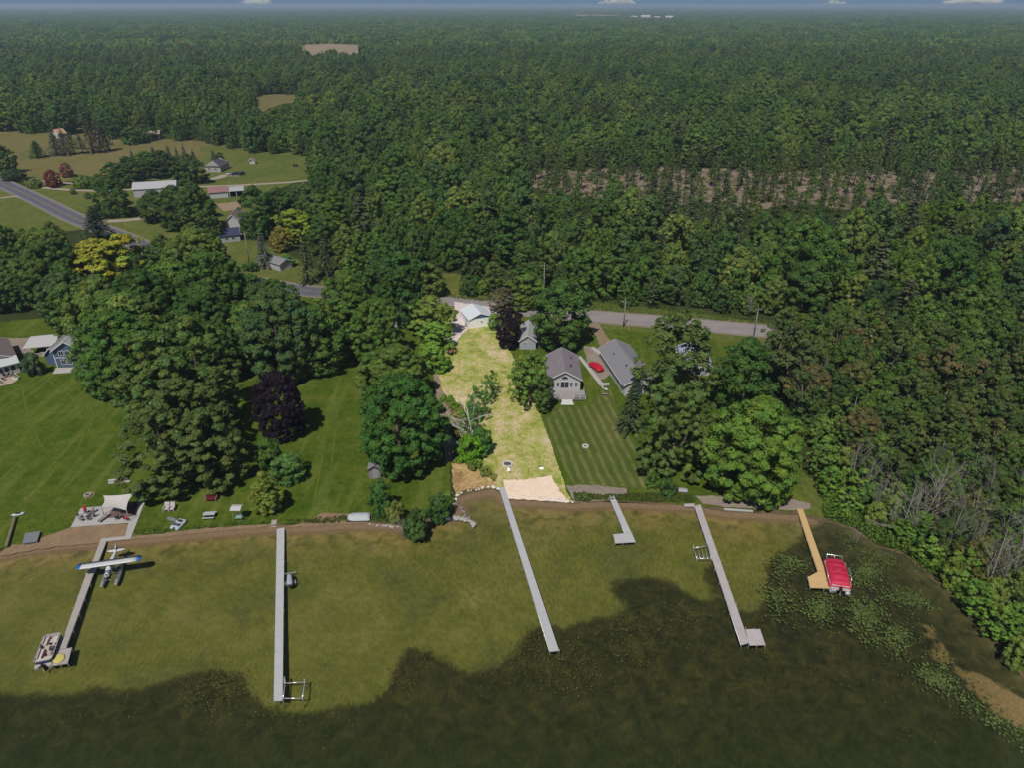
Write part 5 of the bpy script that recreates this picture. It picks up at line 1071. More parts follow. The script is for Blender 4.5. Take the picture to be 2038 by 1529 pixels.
dock('short L shaped grey dock beside the slanting one', (1216, 988), [((1211, 988), (1222, 986), (1243.7, 1061.8), (1256.5, 1060.8), 5)], [[(1220.7, 1064.6), (1257, 1061.2), (1265, 1079.5), (1224, 1082)]], GREYD, [((1211, 995), (1243, 1060), 4), ((1220.5, 1065), (1224, 1082), 2), ((1240, 1082), (1264.5, 1080), 2)])
dock('long weathered plank dock with square platform end', (1388, 1007), [((1382, 1008), (1394, 1005), (1475.4, 1285), (1491, 1280), 104)], [[(1361, 1004), (1382, 1003), (1383, 1008.5), (1363, 1009)], [(1483.5, 1253.5), (1512.5, 1253), (1523.5, 1284.4), (1492, 1285)]], WOODDK, [((1381.5, 1012), (1475, 1285), 11), ((1395, 1010), (1484, 1250), 7), ((1500, 1253), (1512.5, 1253), 2), ((1490, 1286), (1523, 1285), 3)])
dock('tan wooden dock widening to a platform by the red covered boat', (1592, 1014), [((1586, 1013.6), (1598, 1013.6), (1628, 1137.6), (1642.5, 1137.6), 7)], [[(1628, 1138.6), (1642.7, 1138.3), (1656, 1172), (1612, 1170.3), (1607.6, 1149.9)]], TAN, [((1586, 1020), (1627, 1136), 5), ((1607.6, 1150), (1612, 1170), 2), ((1640, 1172), (1655, 1172), 2)], edge=M('tan_edge', (.36, .24, .12), .8))
# spare dock sections and stacks ashore
def slab(name, label, cat, pts, z0, z1, mat, group=None, legs=0):
    q = [G(*p, z1) for p in pts]; c = sum(q, Vector())/len(q); t = thing(name, label, cat, (c.x, c.y, .25)); mb = MB(); mb.prism([(p.x-c.x, p.y-c.y) for p in q], z0-.25, z1-.25); mb.build('top', mat, t)
    if legs:
        for p in q: 
            l = MB(); r = (p-c)*.9; l.box((r.x, r.y, (z0-.25)/2), (.08, .08, max(.02, z0-.25))); l.build('leg', POSTW, t)
    return t
slab('dock_section', 'white spare dock section under the large bright shore tree', 'dock section', [(1441, 1012), (1499, 1016.5), (1499, 1019), (1441, 1015)], .3, .45, GREYD)
struct(bpy.data.objects.new('x', None)) if False else None
sheet('patio', [(1384, 988), (1417, 987.5), (1580, 995), (1612, 1003), (1612, 1014), (1586, 1017), (1440, 1010), (1398, 1003)], LZ+.07, GRAVEL, .8, .1)
sheet('patio', [(140.4, 1050.5), (160.5, 1012.3), (206, 1008), (287.8, 1001), (259.5, 1073.2), (209, 1078.5), (200, 1073), (248.8, 1068.2), (256, 1041.5)], LZ+.06, CONC, 0, 0)
sheet('patio_mat', [(219.3, 1019), (250, 1016.7), (254.7, 1004), (275.3, 1002), (266.5, 1028.5), (215, 1032)], LZ+.09, M('brown_mat', (.135, .085, .075), .9, var=.25), 0, 0)
sheet('patio', [(104.6, 744), (111, 732), (150, 731), (150, 741)], LZ+.06, CONC, 0, 0)
rr_ = [(-3+39*math.cos(a/12*math.pi-.3), 752+18*math.sin(a/12*math.pi-.3)) for a in range(15)]
sheet('patio', [(31, 738), (36, 748), (34, 757), (22, 764), (0, 769), (-40, 770), (-40, 742)], LZ+.06, M('tan_patio', (.36, .28, .23), .85), 0, 0)
slab('swim_raft', 'dark square swim raft resting on the sand at the left', 'raft', [(44, 1082), (50, 1061.6), (80, 1058), (73.6, 1077.8)], .55, .75, M('raft_top', (.16, .165, .18), .7, var=.15), legs=1)
slab('timber_rack', 'long narrow timber rack on the grass at the left edge', 'rack', [(27, 1028), (31.5, 1027), (14, 1087), (8.5, 1088)], .7, .82, M('rack_timber', (.17, .135, .105), .9), legs=1)
# ------------------------------------------------------------------ float plane
a, b = G(148.7, 1126.7, 2.9), G(280, 1108, 2.9); c = (a+b)/2; S = (b-a).length/10.7
t = thing('floatplane', 'white high winged float plane with blue wing tips moored over the dock', 'seaplane', (c.x, c.y, 0), math.atan2(b.y-a.y, b.x-a.x))
t.scale = (S,)*3
PW = M('plane_white', (.50, .50, .51), .35, var=.05); PBLUE = M('plane_blue', (.02, .11, .36), .35, var=.05); PSIL = M('plane_silver', (.40, .41, .44), .35, .5)
mb = MB()   # fuselage, nose towards -y
mb.loft([(-2.35, 0, 2.1, .30, .30), (-2.2, 0, 2.1, .40, .40), (-1.3, 0, 2.1, .44, .46), (-.6, 0, 2.2, .46, .56), (.9, 0, 2.22, .45, .58), (2.2, 0, 2.15, .34, .42), (4.0, 0, 2.12, .18, .24), (4.7, 0, 2.12, .06, .14)], 16, 3.2); fu = mb.build('fuselage', PW, t)
mb = MB(); mb.loft([(-2.34, 0, 2.1, .41, .41), (-1.35, 0, 2.1, .455, .475)], 16, 3.2); mb.build('cowling', PSIL, fu)
mb = MB(); mb.add([(-.40, -.78, 2.62), (.40, -.78, 2.62), (.36, -.28, 2.93), (-.36, -.28, 2.93), (-.475, -.6, 2.35), (-.475, .7, 2.35), (-.44, .7, 2.85), (-.42, -.3, 2.88), (.475, -.6, 2.35), (.475, .7, 2.35), (.44, .7, 2.85), (.42, -.3, 2.88)], [(0, 1, 2, 3), (4, 7, 6, 5), (8, 9, 10, 11)]); mb.build('windshield', GLASS, fu)
def wingpart(x0, x1, ch0, ch1, y0, z, th, mat, name, parent, tipround=False):
    mb = MB(); n = 8; secs = []
    xs_ = [x0+(x1-x0)*i/n for i in range(n+1)]
    prof = [(0, 0), (.03, .42), (.2, .62), (.5, .5), (1, .02), (.5, -.28), (.2, -.3), (.03, -.22)]
    vs = []
    for i, x in enumerate(xs_):
        k = i/n; ch = ch0+(ch1-ch0)*k
        if tipround: ch = ch0*math.sqrt(max(.02, 1-(k*.97)**2.2))
        for u, w_ in prof: vs.append((x, y0+(ch0-ch)*.5+u*ch, z+w_*th*(ch/ch0)))
    m = len(prof); fs = [(i*m+k, i*m+(k+1) % m, (i+1)*m+(k+1) % m, (i+1)*m+k) for i in range(n) for k in range(m)]
    fs += [tuple(range(m-1, -1, -1)), tuple(range(n*m, (n+1)*m))]
    if x1 < x0: fs = [f[::-1] for f in fs]
    mb.add(vs, fs, True); return mb.build(name, mat, parent)
wg = MB(); wo = wingpart(-4.6, 4.6, 1.6, 1.6, -.55, 2.92, .2, PW, 'wing', t)
wingpart(4.6, 5.35, 1.6, 1.6, -.55, 2.92, .2, PBLUE, 'wing_tip', wo, True); wingpart(-4.6, -5.35, 1.6, 1.6, -.55, 2.92, .2, PBLUE, 'wing_tip', wo, True)
wingpart(0, 1.5, 1.0, .7, 3.9, 2.25, .09, PW, 'tailplane', t, True); wingpart(0, -1.5, 1.0, .7, 3.9, 2.25, .09, PW, 'tailplane', t, True)
mb = MB(); prof = [(3.7, 2.3), (4.3, 2.9), (4.6, 3.15), (5.0, 3.1), (5.1, 2.7), (5.0, 2.0), (4.6, 2.0)]; n = len(prof)
mb.add([(-.035, y, z) for y, z in prof]+[(.035, y, z) for y, z in prof], [tuple(range(n)), tuple(range(2*n-1, n-1, -1))]+[(i, i+n, (i+1) % n+n, (i+1) % n) for i in range(n)]); mb.build('fin', PW, t)
for s in (-1, 1):
    mb = MB(); mb.loft([(-3.0, s*1.15, .42, .06, .08), (-2.8, s*1.15, .34, .22, .2), (-2.0, s*1.15, .26, .32, .32), (-.2, s*1.15, .22, .34, .36), (.0, s*1.15, .30, .32, .28), (1.6, s*1.15, .36, .24, .2), (2.6, s*1.15, .42, .1, .1)], 12, 3); fl = mb.build('float', PSIL, t)
    mb = MB(); mb.loft([(-1.9, s*1.15, .58, .16, .03), (1.0, s*1.15, .585, .14, .03)], 8, 4); mb.build('float_deck', M('deck_grip', (.12, .13, .15), .8), fl)
    st = MB()
    for y0_, y1_ in ((-1.5, -.9), (.4, .6)): st.tube([(s*1.15, y0_, .55), (s*.4, y1_, 1.65)], .04, 6)
    st.tube([(s*1.15, -1.5, .55), (s*.42, .6, 1.65)], .025, 5); st.build('float_strut', PSIL, t)
    st = MB(); st.tube([(s*.45, -.25, 1.72), (s*2.6, -.2, 2.95)], .045, 6); st.tube([(s*.45, .45, 1.72), (s*2.6, .45, 2.95)], .04, 6); st.build('wing_strut', PSIL, t)
st = MB()
for y in (-1.5, .4): st.tube([(-1.15, y, .45), (1.15, y, .45)], .04, 6)
st.build('spreader_bar', PSIL, t)
mb = MB(); mb.ball((0, -2.5, 2.1), (.13, .2, .13)); mb.build('spinner', PW, t); mb = MB(); mb.box((0, -2.46, 2.1+.45), (.13, .03, .9)); mb.box((0, -2.46, 2.1-.45), (.13, .03, .9)); mb.build('propeller', BLACK, t)
# ------------------------------------------------------------------ pontoon boats
def tubehull(mb, x, L_, r, z=.2): mb.loft([(-L_/2, x, z, r*.9, r*.9), (-L_/2+.1, x, z, r, r), (L_/2-1.0, x, z, r, r), (L_/2-.4, x, z+.06, r*.75, r*.7), (L_/2, x, z+.14, r*.12, r*.12)], 12, 2)
def rrect(w_, l, r, n=5):
    out = []
    for cx_, cy_, a0 in ((w_/2-r, l/2-r, 0), (-w_/2+r, l/2-r, 90), (-w_/2+r, -l/2+r, 180), (w_/2-r, -l/2+r, 270)):
        for k in range(n+1): a = math.radians(a0+90*k/n); out.append((cx_+r*math.cos(a), cy_+r*math.sin(a)))
    return out
def wallring(mb, outer, th, z0, z1, skip=()):
    n = len(outer); inner = [(x*(1-th), y*(1-th*.4)) for x, y in outer]
    for i in range(n):
        if i in skip: continue
        j = (i+1) % n; a, b, c_, d_ = outer[i], outer[j], inner[j], inner[i]
        mb.add([(a[0], a[1], z0), (b[0], b[1], z0), (c_[0], c_[1], z0), (d_[0], d_[1], z0), (a[0], a[1], z1), (b[0], b[1], z1), (c_[0], c_[1], z1), (d_[0], d_[1], z1)], [(3, 2, 1, 0), (4, 5, 6, 7), (0, 1, 5, 4), (2, 3, 7, 6), (1, 2, 6, 5), (3, 0, 4, 7)])
def motor(t, y, z=.75):
    mb = MB(); mb.box((0, y, z+.1), (.36, .42, .5), taper=.75); mo = mb.build('outboard_motor', BLACK, t, .04); mb = MB(); mb.box((0, y-.05, z-.5), (.12, .2, .75)); mb.box((0, y-.08, z-.82), (.2, .4, .12)); mb.build('motor_leg', STEEL, mo)
bw, st_ = (G(106, 1265, .8)), (G(85, 1321, .8)); d = bw-st_; L1 = d.length
t = thing('pontoon_boat', 'open pontoon boat with cream seats moored at the left dock end', 'boat', ((bw+st_)/2).to_2d().to_3d(), math.atan2(d.y, d.x)-math.pi/2)
k = L1/5.2; t.scale = (k*.98, k, k)
for s in (-1, 1): mb = MB(); tubehull(mb, s*.85, 5.7, .3); mb.build('pontoon', ALU, t)
mb = MB(); mb.prism(rrect(2.3, 5.2, .35), .52, .62); mb.prism([(-1.1, -2.6), (1.1, -2.6), (1.1, -3.0), (.55, -3.0), (.5, -2.75), (-.5, -2.75), (-.55, -3.0), (-1.1, -3.0)], .53, .61); mb.build('deck', M('boat_carpet', (.40, .34, .31), .9), t)
mb = MB(); wallring(mb, rrect(2.3, 5.0, .4), .06, .64, 1.2); fo = mb.build('fence', M('boat_panel', (.40, .37, .38), .5), t); mb = MB(); wallring(mb, rrect(2.36, 5.06, .42), .03, .72, 1.1, ()); mb.build('stripe', NAVY, fo)
mb = MB(); wallring(mb, rrect(2.38, 5.08, .43), .085, 1.2, 1.26); mb.build('top_rail', CHROME, fo)
def seat(x, y, w_, l, bx=0, by=0, mat=CREAMV):
    mb = MB(); mb.box((x, y, .83), (w_, l, .38)); 
    mb.box((x+bx*(w_/2-.07), y+by*(l/2-.07), 1.12), (w_ if by else .16, l if bx else .16, .34)); mb.build('seat', mat, t, .04)
seat(-.72, 1.5, .55, 1.3, -1); seat(.72, 1.6, .55, 1.1, 1); seat(-.72, -.9, .55, 1.9, -1); seat(0, -2.1, 1.9, .55, 0, -1); seat(.45, -.9, .5, .5, 0, -1)
mb = MB(); mb.ball((-.6, 2.15, .95), (.38, .3, .14)); mb.build('cushion', M('pink_vinyl', (.42, .30, .28), .5), t)
mb = MB(); mb.box((.6, -.15, .95), (.7, .45, .62)); mb.build('helm', M('helm_dark', (.06, .055, .06), .5), t, .04); mb = MB(); mb.box((-.1, -.8, .9), (.18, .75, .5)); mb.build('table', DKRED, t); motor(t, -2.95)
for x, y in ((.0, 1.0), (-.9, .4), (.85, .75)): mb = MB(); mb.ball((x, y, .82), (.17, .2, .18), 8, 5); mb.build('bag', BLACK, t)
# red covered boat
bw, st_ = G(1660, 1119, .9), G(1673, 1171, .9); d = bw-st_
t = thing('covered_boat', 'pontoon boat under a bright red cover beside the tan dock', 'boat', ((bw+st_)/2).to_2d().to_3d(), math.atan2(d.y, d.x)-math.pi/2); k = d.length/5.0; t.scale = (k*1.12, k, k)
for s in (-1, 1): mb = MB(); tubehull(mb, s*.85, 5.7, .3); mb.build('pontoon', ALU, t)
mb = MB(); mb.prism(rrect(2.3, 5.4, .3), .52, .62); mb.build('deck', M('boat_carpet'), t); mb = MB(); wallring(mb, rrect(2.34, 4.9, .35), .05, .63, 1.1); mb.build('fence', M('boat_white', (.5, .49, .48), .5), t)
mb = MB(); nx_, ny_ = 13, 25; vs = []
rc = random.Random(4)
for j in range(ny_):
    for i in range(nx_):
        u, v = i/(nx_-1)*2-1, j/(ny_-1)*2-1; e_ = max(abs(u)**3, abs(v)**6); hh = 1.75-.28*abs(u)**1.5-.3*max(0, v-.3)-.22*max(0, -v-.55)*2+.09*math.cos(v*13)*(1-abs(u))
        z = hh if e_ < .55 else hh-(e_-.55)*1.75; vs.append((u*1.23, v*2.5, max(.82, z)+rc.uniform(-.02, .02)))
mb.add(vs, [(j*nx_+i, j*nx_+i+1, (j+1)*nx_+i+1, (j+1)*nx_+i) for j in range(ny_-1) for i in range(nx_-1)], True); cv = mb.build('cover', M('red_canvas', (.44, .02, .055), .6, var=.22, scale=1.2), t)
mb = MB()
for y in (1.1, -.2): mb.box((0, y, 1.80-.02), (1.5, .07, .05))
mb.build('cover_strap', M('dark_red_strap', (.20, .01, .03), .6), cv); mb = MB()
for s in (-1, 1): mb.tube([(s*1.27, .9, .7), (s*1.27, .9, 1.45), (s*1.27, -1.4, 1.45), (s*1.27, -1.4, .7)], .035, 6)
mb.build('side_rail', CHROME, t); mb = MB(); mb.tube([(-.85, 2.5, .7), (-.85, 2.95, 1.55), (.85, 2.95, 1.55), (.85, 2.5, .7)], .05, 6); mb.tube([(0, 2.95, 1.55), (0, 2.6, .8)], .03, 5); mb.build('bow_rail', CHROME, t); motor(t, -2.75)
mb = MB(); mb.box((-.75, -2.85, .62), (.5, .5, .12)); mb.build('stern_step', ALU, t)
# covered jet ski on its lift
p = G(577, 1156, .5); t = thing('jet_ski', 'jet ski under a pale grey cover beside the long white dock', 'jet ski', (p.x, p.y, 0), .277); t.scale = (.9,)*3
mb = MB(); mb.loft([(-1.35, 0, .55, .45, .2), (-1.2, 0, .6, .56, .3), (0, 0, .6, .58, .34), (1.0, 0, .62, .45, .3), (1.5, 0, .66, .1, .12)], 12, 3); mb.build('hull', M('hull_dark', (.05, .05, .06), .4), t)
mb = MB(); mb.loft([(-1.3, 0, .85, .38, .12), (-.9, 0, .95, .46, .22), (0, 0, 1.0, .42, .3), (.3, 0, 1.1, .38, .42), (.7, 0, 1.0, .36, .3), (1.3, 0, .8, .15, .1)], 12, 2.4); mb.build('cover', M('grey_cover', (.27, .28, .31), .7, var=.15), t)
p = G(574.5, 1163, .3); t = thing('jet_ski_lift', 'low white lift frame carrying the covered jet ski', 'boat lift', (p.x+.25, p.y+.1, 0), .277); mb = MB(); mb.box((0, 0, .32), (1.6, .12, .1)); mb.box((0, 2.2, .32), (1.6, .12, .1)); mb.build('beam', CHROME, t)
for x in (-.7, .7): mb = MB(); mb.tube([(x, 0, -1), (x, 0, .8)], .04, 6); mb.build('leg', CHROME, t)
def lift(label, corners, z=.4, extra=0, cat='boat lift'):
    q = [G(*c_, z) for c_ in corners]; c_ = sum(q, Vector())/4; t = thing('boat_lift', label, cat, (c_.x, c_.y, 0)); mb = MB(); q = [v-Vector((c_.x, c_.y, 0)) for v in q]
    for i in range(4): mb.tube([q[i], q[(i+1) % 4]], .07, 6)
    mb.build('frame', CHROME, t)
    for v in q: mb = MB(); mb.tube([(v.x, v.y, -1.4), (v.x, v.y, z+.55)], .05, 6); mb.build('leg', CHROME, t)
    for i in range(extra):
        f = (i+1)/(extra+1); mb = MB(); mb.tube([q[0].lerp(q[1], f), q[3].lerp(q[2], f)], .045, 6); mb.build('crossbar', CHROME, t)
    return t
t = lift('empty white boat lift at the end of the long white dock', [(567, 1361), (606.5, 1358), (602, 1391), (563.5, 1391)])
mb = MB(); q = [G(567, 1361, .5), G(566, 1348, .5)]; mb.tube([v-t.location for v in q], .12, 8); mb.build('winch', CHROME, t)
lift('bare white lift frame with crossbars beside the plank dock', [(1380, 1092), (1409, 1087), (1415.5, 1113), (1387, 1113)], .5, 3)
# paddle board on the dock platform
p = G(117, 1312, .53); mb = MB(); mb.ball((0, 0, .07), (.85, .7, .08), 20, 8); o = mb.build('inflatable_mat', M('pale_yellow', (.48, .42, .12), .5, var=.1)); o.location = p; o.rotation_euler.z = -.9; tag(o, 'pale yellow round float lying on the left dock platform', 'float')
# ------------------------------------------------------------------ yard things
# shade sail
pts_ = [(206, 987.2), (266.5, 982.8), (251, 1016.7), (202, 1008.6)]; q = [G(*c_, z) for c_, z in zip(pts_, (2.6, 3.0, 2.5, 2.2))]; c_ = sum(q, Vector())/4
t = thing('shade_sail', 'stretched cream shade sail over the left patio', 'shade sail', (c_.x, c_.y, .25)); mb = MB(); n = 10; vs = []
for j in range(n+1):
    for i in range(n+1):
        u, v = i/n, j/n; p = q[0].lerp(q[1], u).lerp(q[3].lerp(q[2], u), v); pin = .16*(4*u*(1-u)*(1 if v in (0, 1) else .0)); cc = c_.lerp(p, 1-.14*max(4*u*(1-u)*abs(2*v-1)**4, 4*v*(1-v)*abs(2*u-1)**4)); vs.append((cc.x-c_.x, cc.y-c_.y, p.z-.25-.25*math.sin(math.pi*u)*math.sin(math.pi*v)))
nn = n+1; vs2 = vs+[(x, y, z-.02) for x, y, z in vs]; m = nn*nn
mb.add(vs2, [(j*nn+i, (j+1)*nn+i, (j+1)*nn+i+1, j*nn+i+1) for j in range(n) for i in range(n)]+[(m+j*nn+i, m+j*nn+i+1, m+(j+1)*nn+i+1, m+(j+1)*nn+i) for j in range(n) for i in range(n)], True); mb.build('canvas', M('cream_canvas', (.42, .40, .37), .8, var=.04), t)
for v in q: mb = MB(); w_ = v-Vector((c_.x, c_.y, .25)); mb.tube([(w_.x*1.03, w_.y*1.03, 0), (w_.x*1.03, w_.y*1.03, w_.z+.1)], .06, 6); mb.build('post', POSTW, t)
# closed umbrella over a round table with chairs
p = G(174, 1030, .34); t = thing('patio_table', 'round grey patio table under the closed red umbrella', 'table', p); mb = MB(); mb.tube([(0, 0, .70), (0, 0, .74)], .62, 18); mb.build('tabletop', M('grey_metal', (.26, .25, .26), .5), t)
for k in range(4): a = k*1.57+.4; mb = MB(); mb.tube([(.2*math.cos(a), .2*math.sin(a), .7), (.5*math.cos(a), .5*math.sin(a), 0)], .025, 5); mb.build('leg', M('grey_metal'), t)
t = thing('patio_umbrella', 'closed red patio umbrella standing through the round table', 'umbrella', p); mb = MB(); mb.tube([(0, 0, 0), (0, 0, 2.5)], .03, 6); mb.build('pole', STEEL, t); mb = MB(); mb.tube([(0, 0, 1.15), (0, 0, 1.5), (0, 0, 2.1), (0, 0, 2.55)], [.2, .24, .16, .02], 10); mb.build('canopy', M('red_canvas2', (.50, .02, .03), .6), t)
def chair(nm, label, loc, rz, mat, frame, group=None, sc=1.0):
    t = thing(nm, label, 'chair', loc, rz, group); t.scale = (sc,)*3; mb = MB(); mb.box((0, 0, .43), (.5, .5, .06)); mb.build('seat', mat, t); mb = MB(); mb.add([(-.25, -.22, .46), (.25, -.22, .46), (.25, -.4, 1.0), (-.25, -.4, 1.0), (-.25, -.27, .46), (.25, -.27, .46), (.25, -.45, 1.0), (-.25, -.45, 1.0)], [(0, 1, 2, 3), (7, 6, 5, 4), (0, 3, 7, 4), (1, 5, 6, 2), (3, 2, 6, 7), (0, 4, 5, 1)]); mb.build('backrest', mat, t)
    for sx in (-.23, .23):
        mb = MB(); mb.tube([(sx, .22, 0), (sx, .22, .64), (sx, -.3, .66)], .025, 5); mb.build('arm_rest', frame, t)
        for sy in (.2, -.2): mb = MB(); mb.tube([(sx, sy, 0), (sx, sy, .42)], .025, 5); mb.build('leg', frame, t)
    return t
c0 = chair('patio_chair', 'grey metal chair set round the umbrella table', p+Vector((.95, 0, 0)), math.pi/2, M('grey_mesh', (.20, .19, .20), .7), STEEL, 'chairs round the umbrella table')
for a in (1.2, 2.2, 3.3, 4.4, 5.4): dup(c0, p+Vector((1.05*math.cos(a), 1.05*math.sin(a), 0)), a+math.pi/2)
def camp(px, py, rz, mat, label): chair('camp_chair', label, G(px, py, .38), rz, mat, BLACK)
camp(233, 1034.5, 2.2, BLACK, 'black camp chair on the concrete beside the brown mat'); camp(252, 1036.5, -1.2, RED, 'red camp chair at the right of the patio edge'); camp(243, 1022.5, .6, M('olive_cloth', (.10, .09, .085), .8), 'dark folding chair standing on the brown mat'); camp(264, 1008, .4, M('brown_cloth', (.12, .085, .075), .8), 'brown chair at the back corner of the brown mat')
p = G(206, 1035, .34); t = thing('lounger', 'dark sun lounger at the edge of the concrete patio', 'lounger', p, -.35); mb = MB(); mb.box((0, -.25, .32), (.6, 1.2, .08)); mb.build('seat', M('lounger_cloth', (.18, .165, .165), .7), t); mb = MB(); mb.add([(-.3, .35, .36), (.3, .35, .36), (.3, .9, .8), (-.3, .9, .8), (-.3, .35, .3), (.3, .35, .3), (.3, .9, .74), (-.3, .9, .74)], [(0, 1, 2, 3), (7, 6, 5, 4), (0, 4, 5, 1), (2, 6, 7, 3), (1, 5, 6, 2), (0, 3, 7, 4)]); mb.build('backrest', M('lounger_cloth'), t)
for sx in (-.27, .27):
    for sy in (-.8, .3): mb = MB(); mb.box((sx, sy, .14), (.05, .05, .28)); mb.build('leg', BLACK, t)
# kayak by the rack, fire ring, benches
def kayak(nm, label, px, py, rz, mat, L_=3.0, z=.27):
    p = G(px, py, z); t = thing(nm, label, 'boat', p, rz); mb = MB(); mb.loft([(-L_/2, 0, .25, .04, .04), (-L_*.35, 0, .18, .28, .16), (0, 0, .16, .36, .18), (L_*.35, 0, .18, .28, .16), (L_/2, 0, .25, .04, .04)], 12, 2.4); mb.build('hull', mat, t); mb = MB(); mb.loft([(-.4, 0, .335, .2, .02), (.4, 0, .335, .2, .02)], 10, 2.4); mb.build('cockpit', BLACK, t); return t
kayak('kayak', 'small white and blue boat lying at the top of the timber rack', 37, 1026, 1.9, M('boat_pale_blue', (.42, .47, .52), .4), 2.0)
kayak('kayak', 'blue kayak under the trees left of the pale lawn', 893, 686, .9, M('kayak_blue', (.02, .18, .50), .35), 3.2); 
for i, (x, y) in enumerate([(895, 697), (899, 703)]): chair('lawn_chair', 'reddish lawn chair in the shade by the blue kayak', G(x, y), 2.0+i, M('red_cloth', (.40, .08, .06), .7), BLACK, 'lawn chairs by the kayak')
def firepit(px, py, r, label, mat=STONE):
    p = G(px, py, .28); t = thing('fire_pit', label, 'fire pit', p); mb = MB(); mb.ring((0, 0), r, .22, 0, .28, 16, .08); mb.build('stone_ring', mat, t); mb = MB(); mb.tube([(0, 0, .0), (0, 0, .07)], r*.85, 16); mb.build('ash', M('ash', (.10, .09, .085), .95), t); return t
firepit(1165, 890, .5, 'small white ringed fire pit in the middle of the striped lawn', TRIM); firepit(1010, 925.5, .85, 'pale stone fire ring above the sandy beach', PALESTONE); firepit(1471, 858, .75, 'stone fire ring at the top of the narrow striped lawn by the right trees')
t = firepit(175, 987, .5, 'small fire bowl on a sandy patch left of the shade sail'); sheet('sandy_patch', [(166, 986), (172, 980), (190, 980), (182, 991), (168, 993)], LZ+.03, SAND, .5, .15)
p = G(1012.5, 938, .3); t = thing('white_drum', 'white drum lying on grass below the pale fire ring', 'drum', p, .1); mb = MB(); mb.tube([(0, -.6, .33), (0, .5, .33)], .33, 16); mb.build('body', M('bright_white', (.82, .82, .8), .4, var=.04), t); mb = MB(); mb.tube([(0, -.63, .33), (0, -.6, .33)], .1, 10); mb.build('opening', BLACK, t)
p = G(1078, 934, .29); t = thing('white_basin', 'white upturned basin on the pale grass right of fire ring', 'basin', p); mb = MB(); mb.ball((0, 0, .12), (.5, .38, .22), 14, 8); mb.build('shell', M('bright_white'), t); mb = MB(); mb.box((-.25, .3, .2), (.35, .15, .3)); mb.build('handle', BLACK, t)
def bench(label, px, py, rz, W=1.6, back=True, mat=None, nm='bench'):
    mat = mat or M('bench_grey', (.36, .36, .38), .7); t = thing(nm, label, 'bench', G(px, py, .27), rz); mb = MB(); mb.box((0, 0, .44), (W, .42, .06)); mb.build('seat', mat, t)
    if back: mb = MB(); mb.box((0, .26, .72), (W, .07, .42)); mb.build('backrest', mat, t)
    for s in (-1, 1): mb = MB(); mb.box((s*(W/2-.15), .0, .2), (.08, .4, .41)); mb.build('leg', M('bench_leg', (.08, .08, .09), .7), t)
    return t
t = thing('picnic_bench', 'pale picnic bench with long seat on the left shore grass', 'bench', G(416.5, 1033, .27), .08); mb = MB(); mb.box((0, .35, .72), (1.9, .75, .06)); mb.build('tabletop', M('bench_grey', (.36, .36, .38), .7), t)
for s in (-1, 1): mb = MB(); mb.box((0, .35+s*.75, .44), (1.9, .28, .05)); mb.build('seat', M('bench_grey'), t); mb = MB(); mb.tube([(s*.7, -.3, 0), (s*.7, .2, .7)], .04, 5); mb.tube([(s*.7, 1.0, 0), (s*.7, .5, .7)], .04, 5); mb.box((s*.7, .35, .39), (.07, 1.6, .06)); mb.build('leg', BLACK, t)
for i, (x, y, l) in enumerate([(236, 957, 3.4), (238, 962, 3.6)]):
    t = thing('dock_plank', ['long pale plank section on grass, upper of the two', 'long pale plank section on grass, lower of the two'][i], 'plank', G(x, y, .27), .14); mb = MB(); mb.box((0, 0, .16), (l, .5, .14)); mb.build('board', WOODDK, t)
    for s in (-1, 1): mb = MB(); mb.box((s*l*.35, 0, .045), (.12, .45, .09)); mb.build('bearer', POSTW, t)
t = thing('log_seat', 'short pale log seat on the grass near the huge olive tree', 'log', G(293, 976, .27), .2); mb = MB(); mb.tube([(-1, 0, .25), (1, 0, .25)], .22, 10); mb.build('log', M('pale_log', (.30, .24, .19), .9), t); mb = MB(); mb.box((0, 0, .03), (1.2, .35, .06)); mb.build('bearer', POSTW, t)
# deck chairs pair under tree edge, cart, swing, pedal boat
for i, x in enumerate((332, 343)):
    t = thing('adirondack_chair', ['grey wooden deck chair under the huge tree, left of two', 'grey wooden deck chair under the huge tree, right of two'][i], 'chair', G(x, 1016, .27), math.pi+.1); mb = MB(); mb.box((0, 0, .36), (.75, .9, .07)); mb.build('seat', WOODDK, t); mb = MB(); mb.add([(-.38, -.4, .38), (.38, -.4, .38), (.38, -.75, 1.1), (-.38, -.75, 1.1), (-.38, -.46, .38), (.38, -.46, .38), (.38, -.81, 1.1), (-.38, -.81, 1.1)], [(0, 1, 2, 3), (7, 6, 5, 4), (0, 3, 7, 4), (1, 5, 6, 2), (3, 2, 6, 7), (0, 4, 5, 1)]); mb.build('backrest', WOODDK, t)
    for s in (-.4, .4): mb = MB(); mb.box((s, .05, .62), (.14, .95, .05)); mb.box((s, .4, .3), (.1, .1, .6)); mb.box((s, -.35, .3), (.1, .1, .6)); mb.build('arm_rest', WOODDK, t)
t = thing('glider_bench', 'dark red garden glider bench in front of the tree shade', 'bench', G(421, 998, .27), .05); mb = MB(); mb.box((0, 0, .45), (1.7, .55, .1)); mb.build('seat', DKRED, t); mb = MB(); mb.box((0, .3, .8), (1.7, .1, .6)); mb.build('backrest', DKRED, t); 
for s in (-1, 1): mb = MB(); mb.tube([(s*.95, -.45, 0), (s*.95, -.45, .7), (s*.95, .45, .95), (s*.95, .45, 0)], .04, 6); mb.build('side_frame', M('pinkish_frame', (.34, .22, .21), .6), t)
t = thing('canopy_swing', 'green framed garden swing topped by a pale canopy', 'swing', G(476, 1036, .27), .0); H_ = 2.5
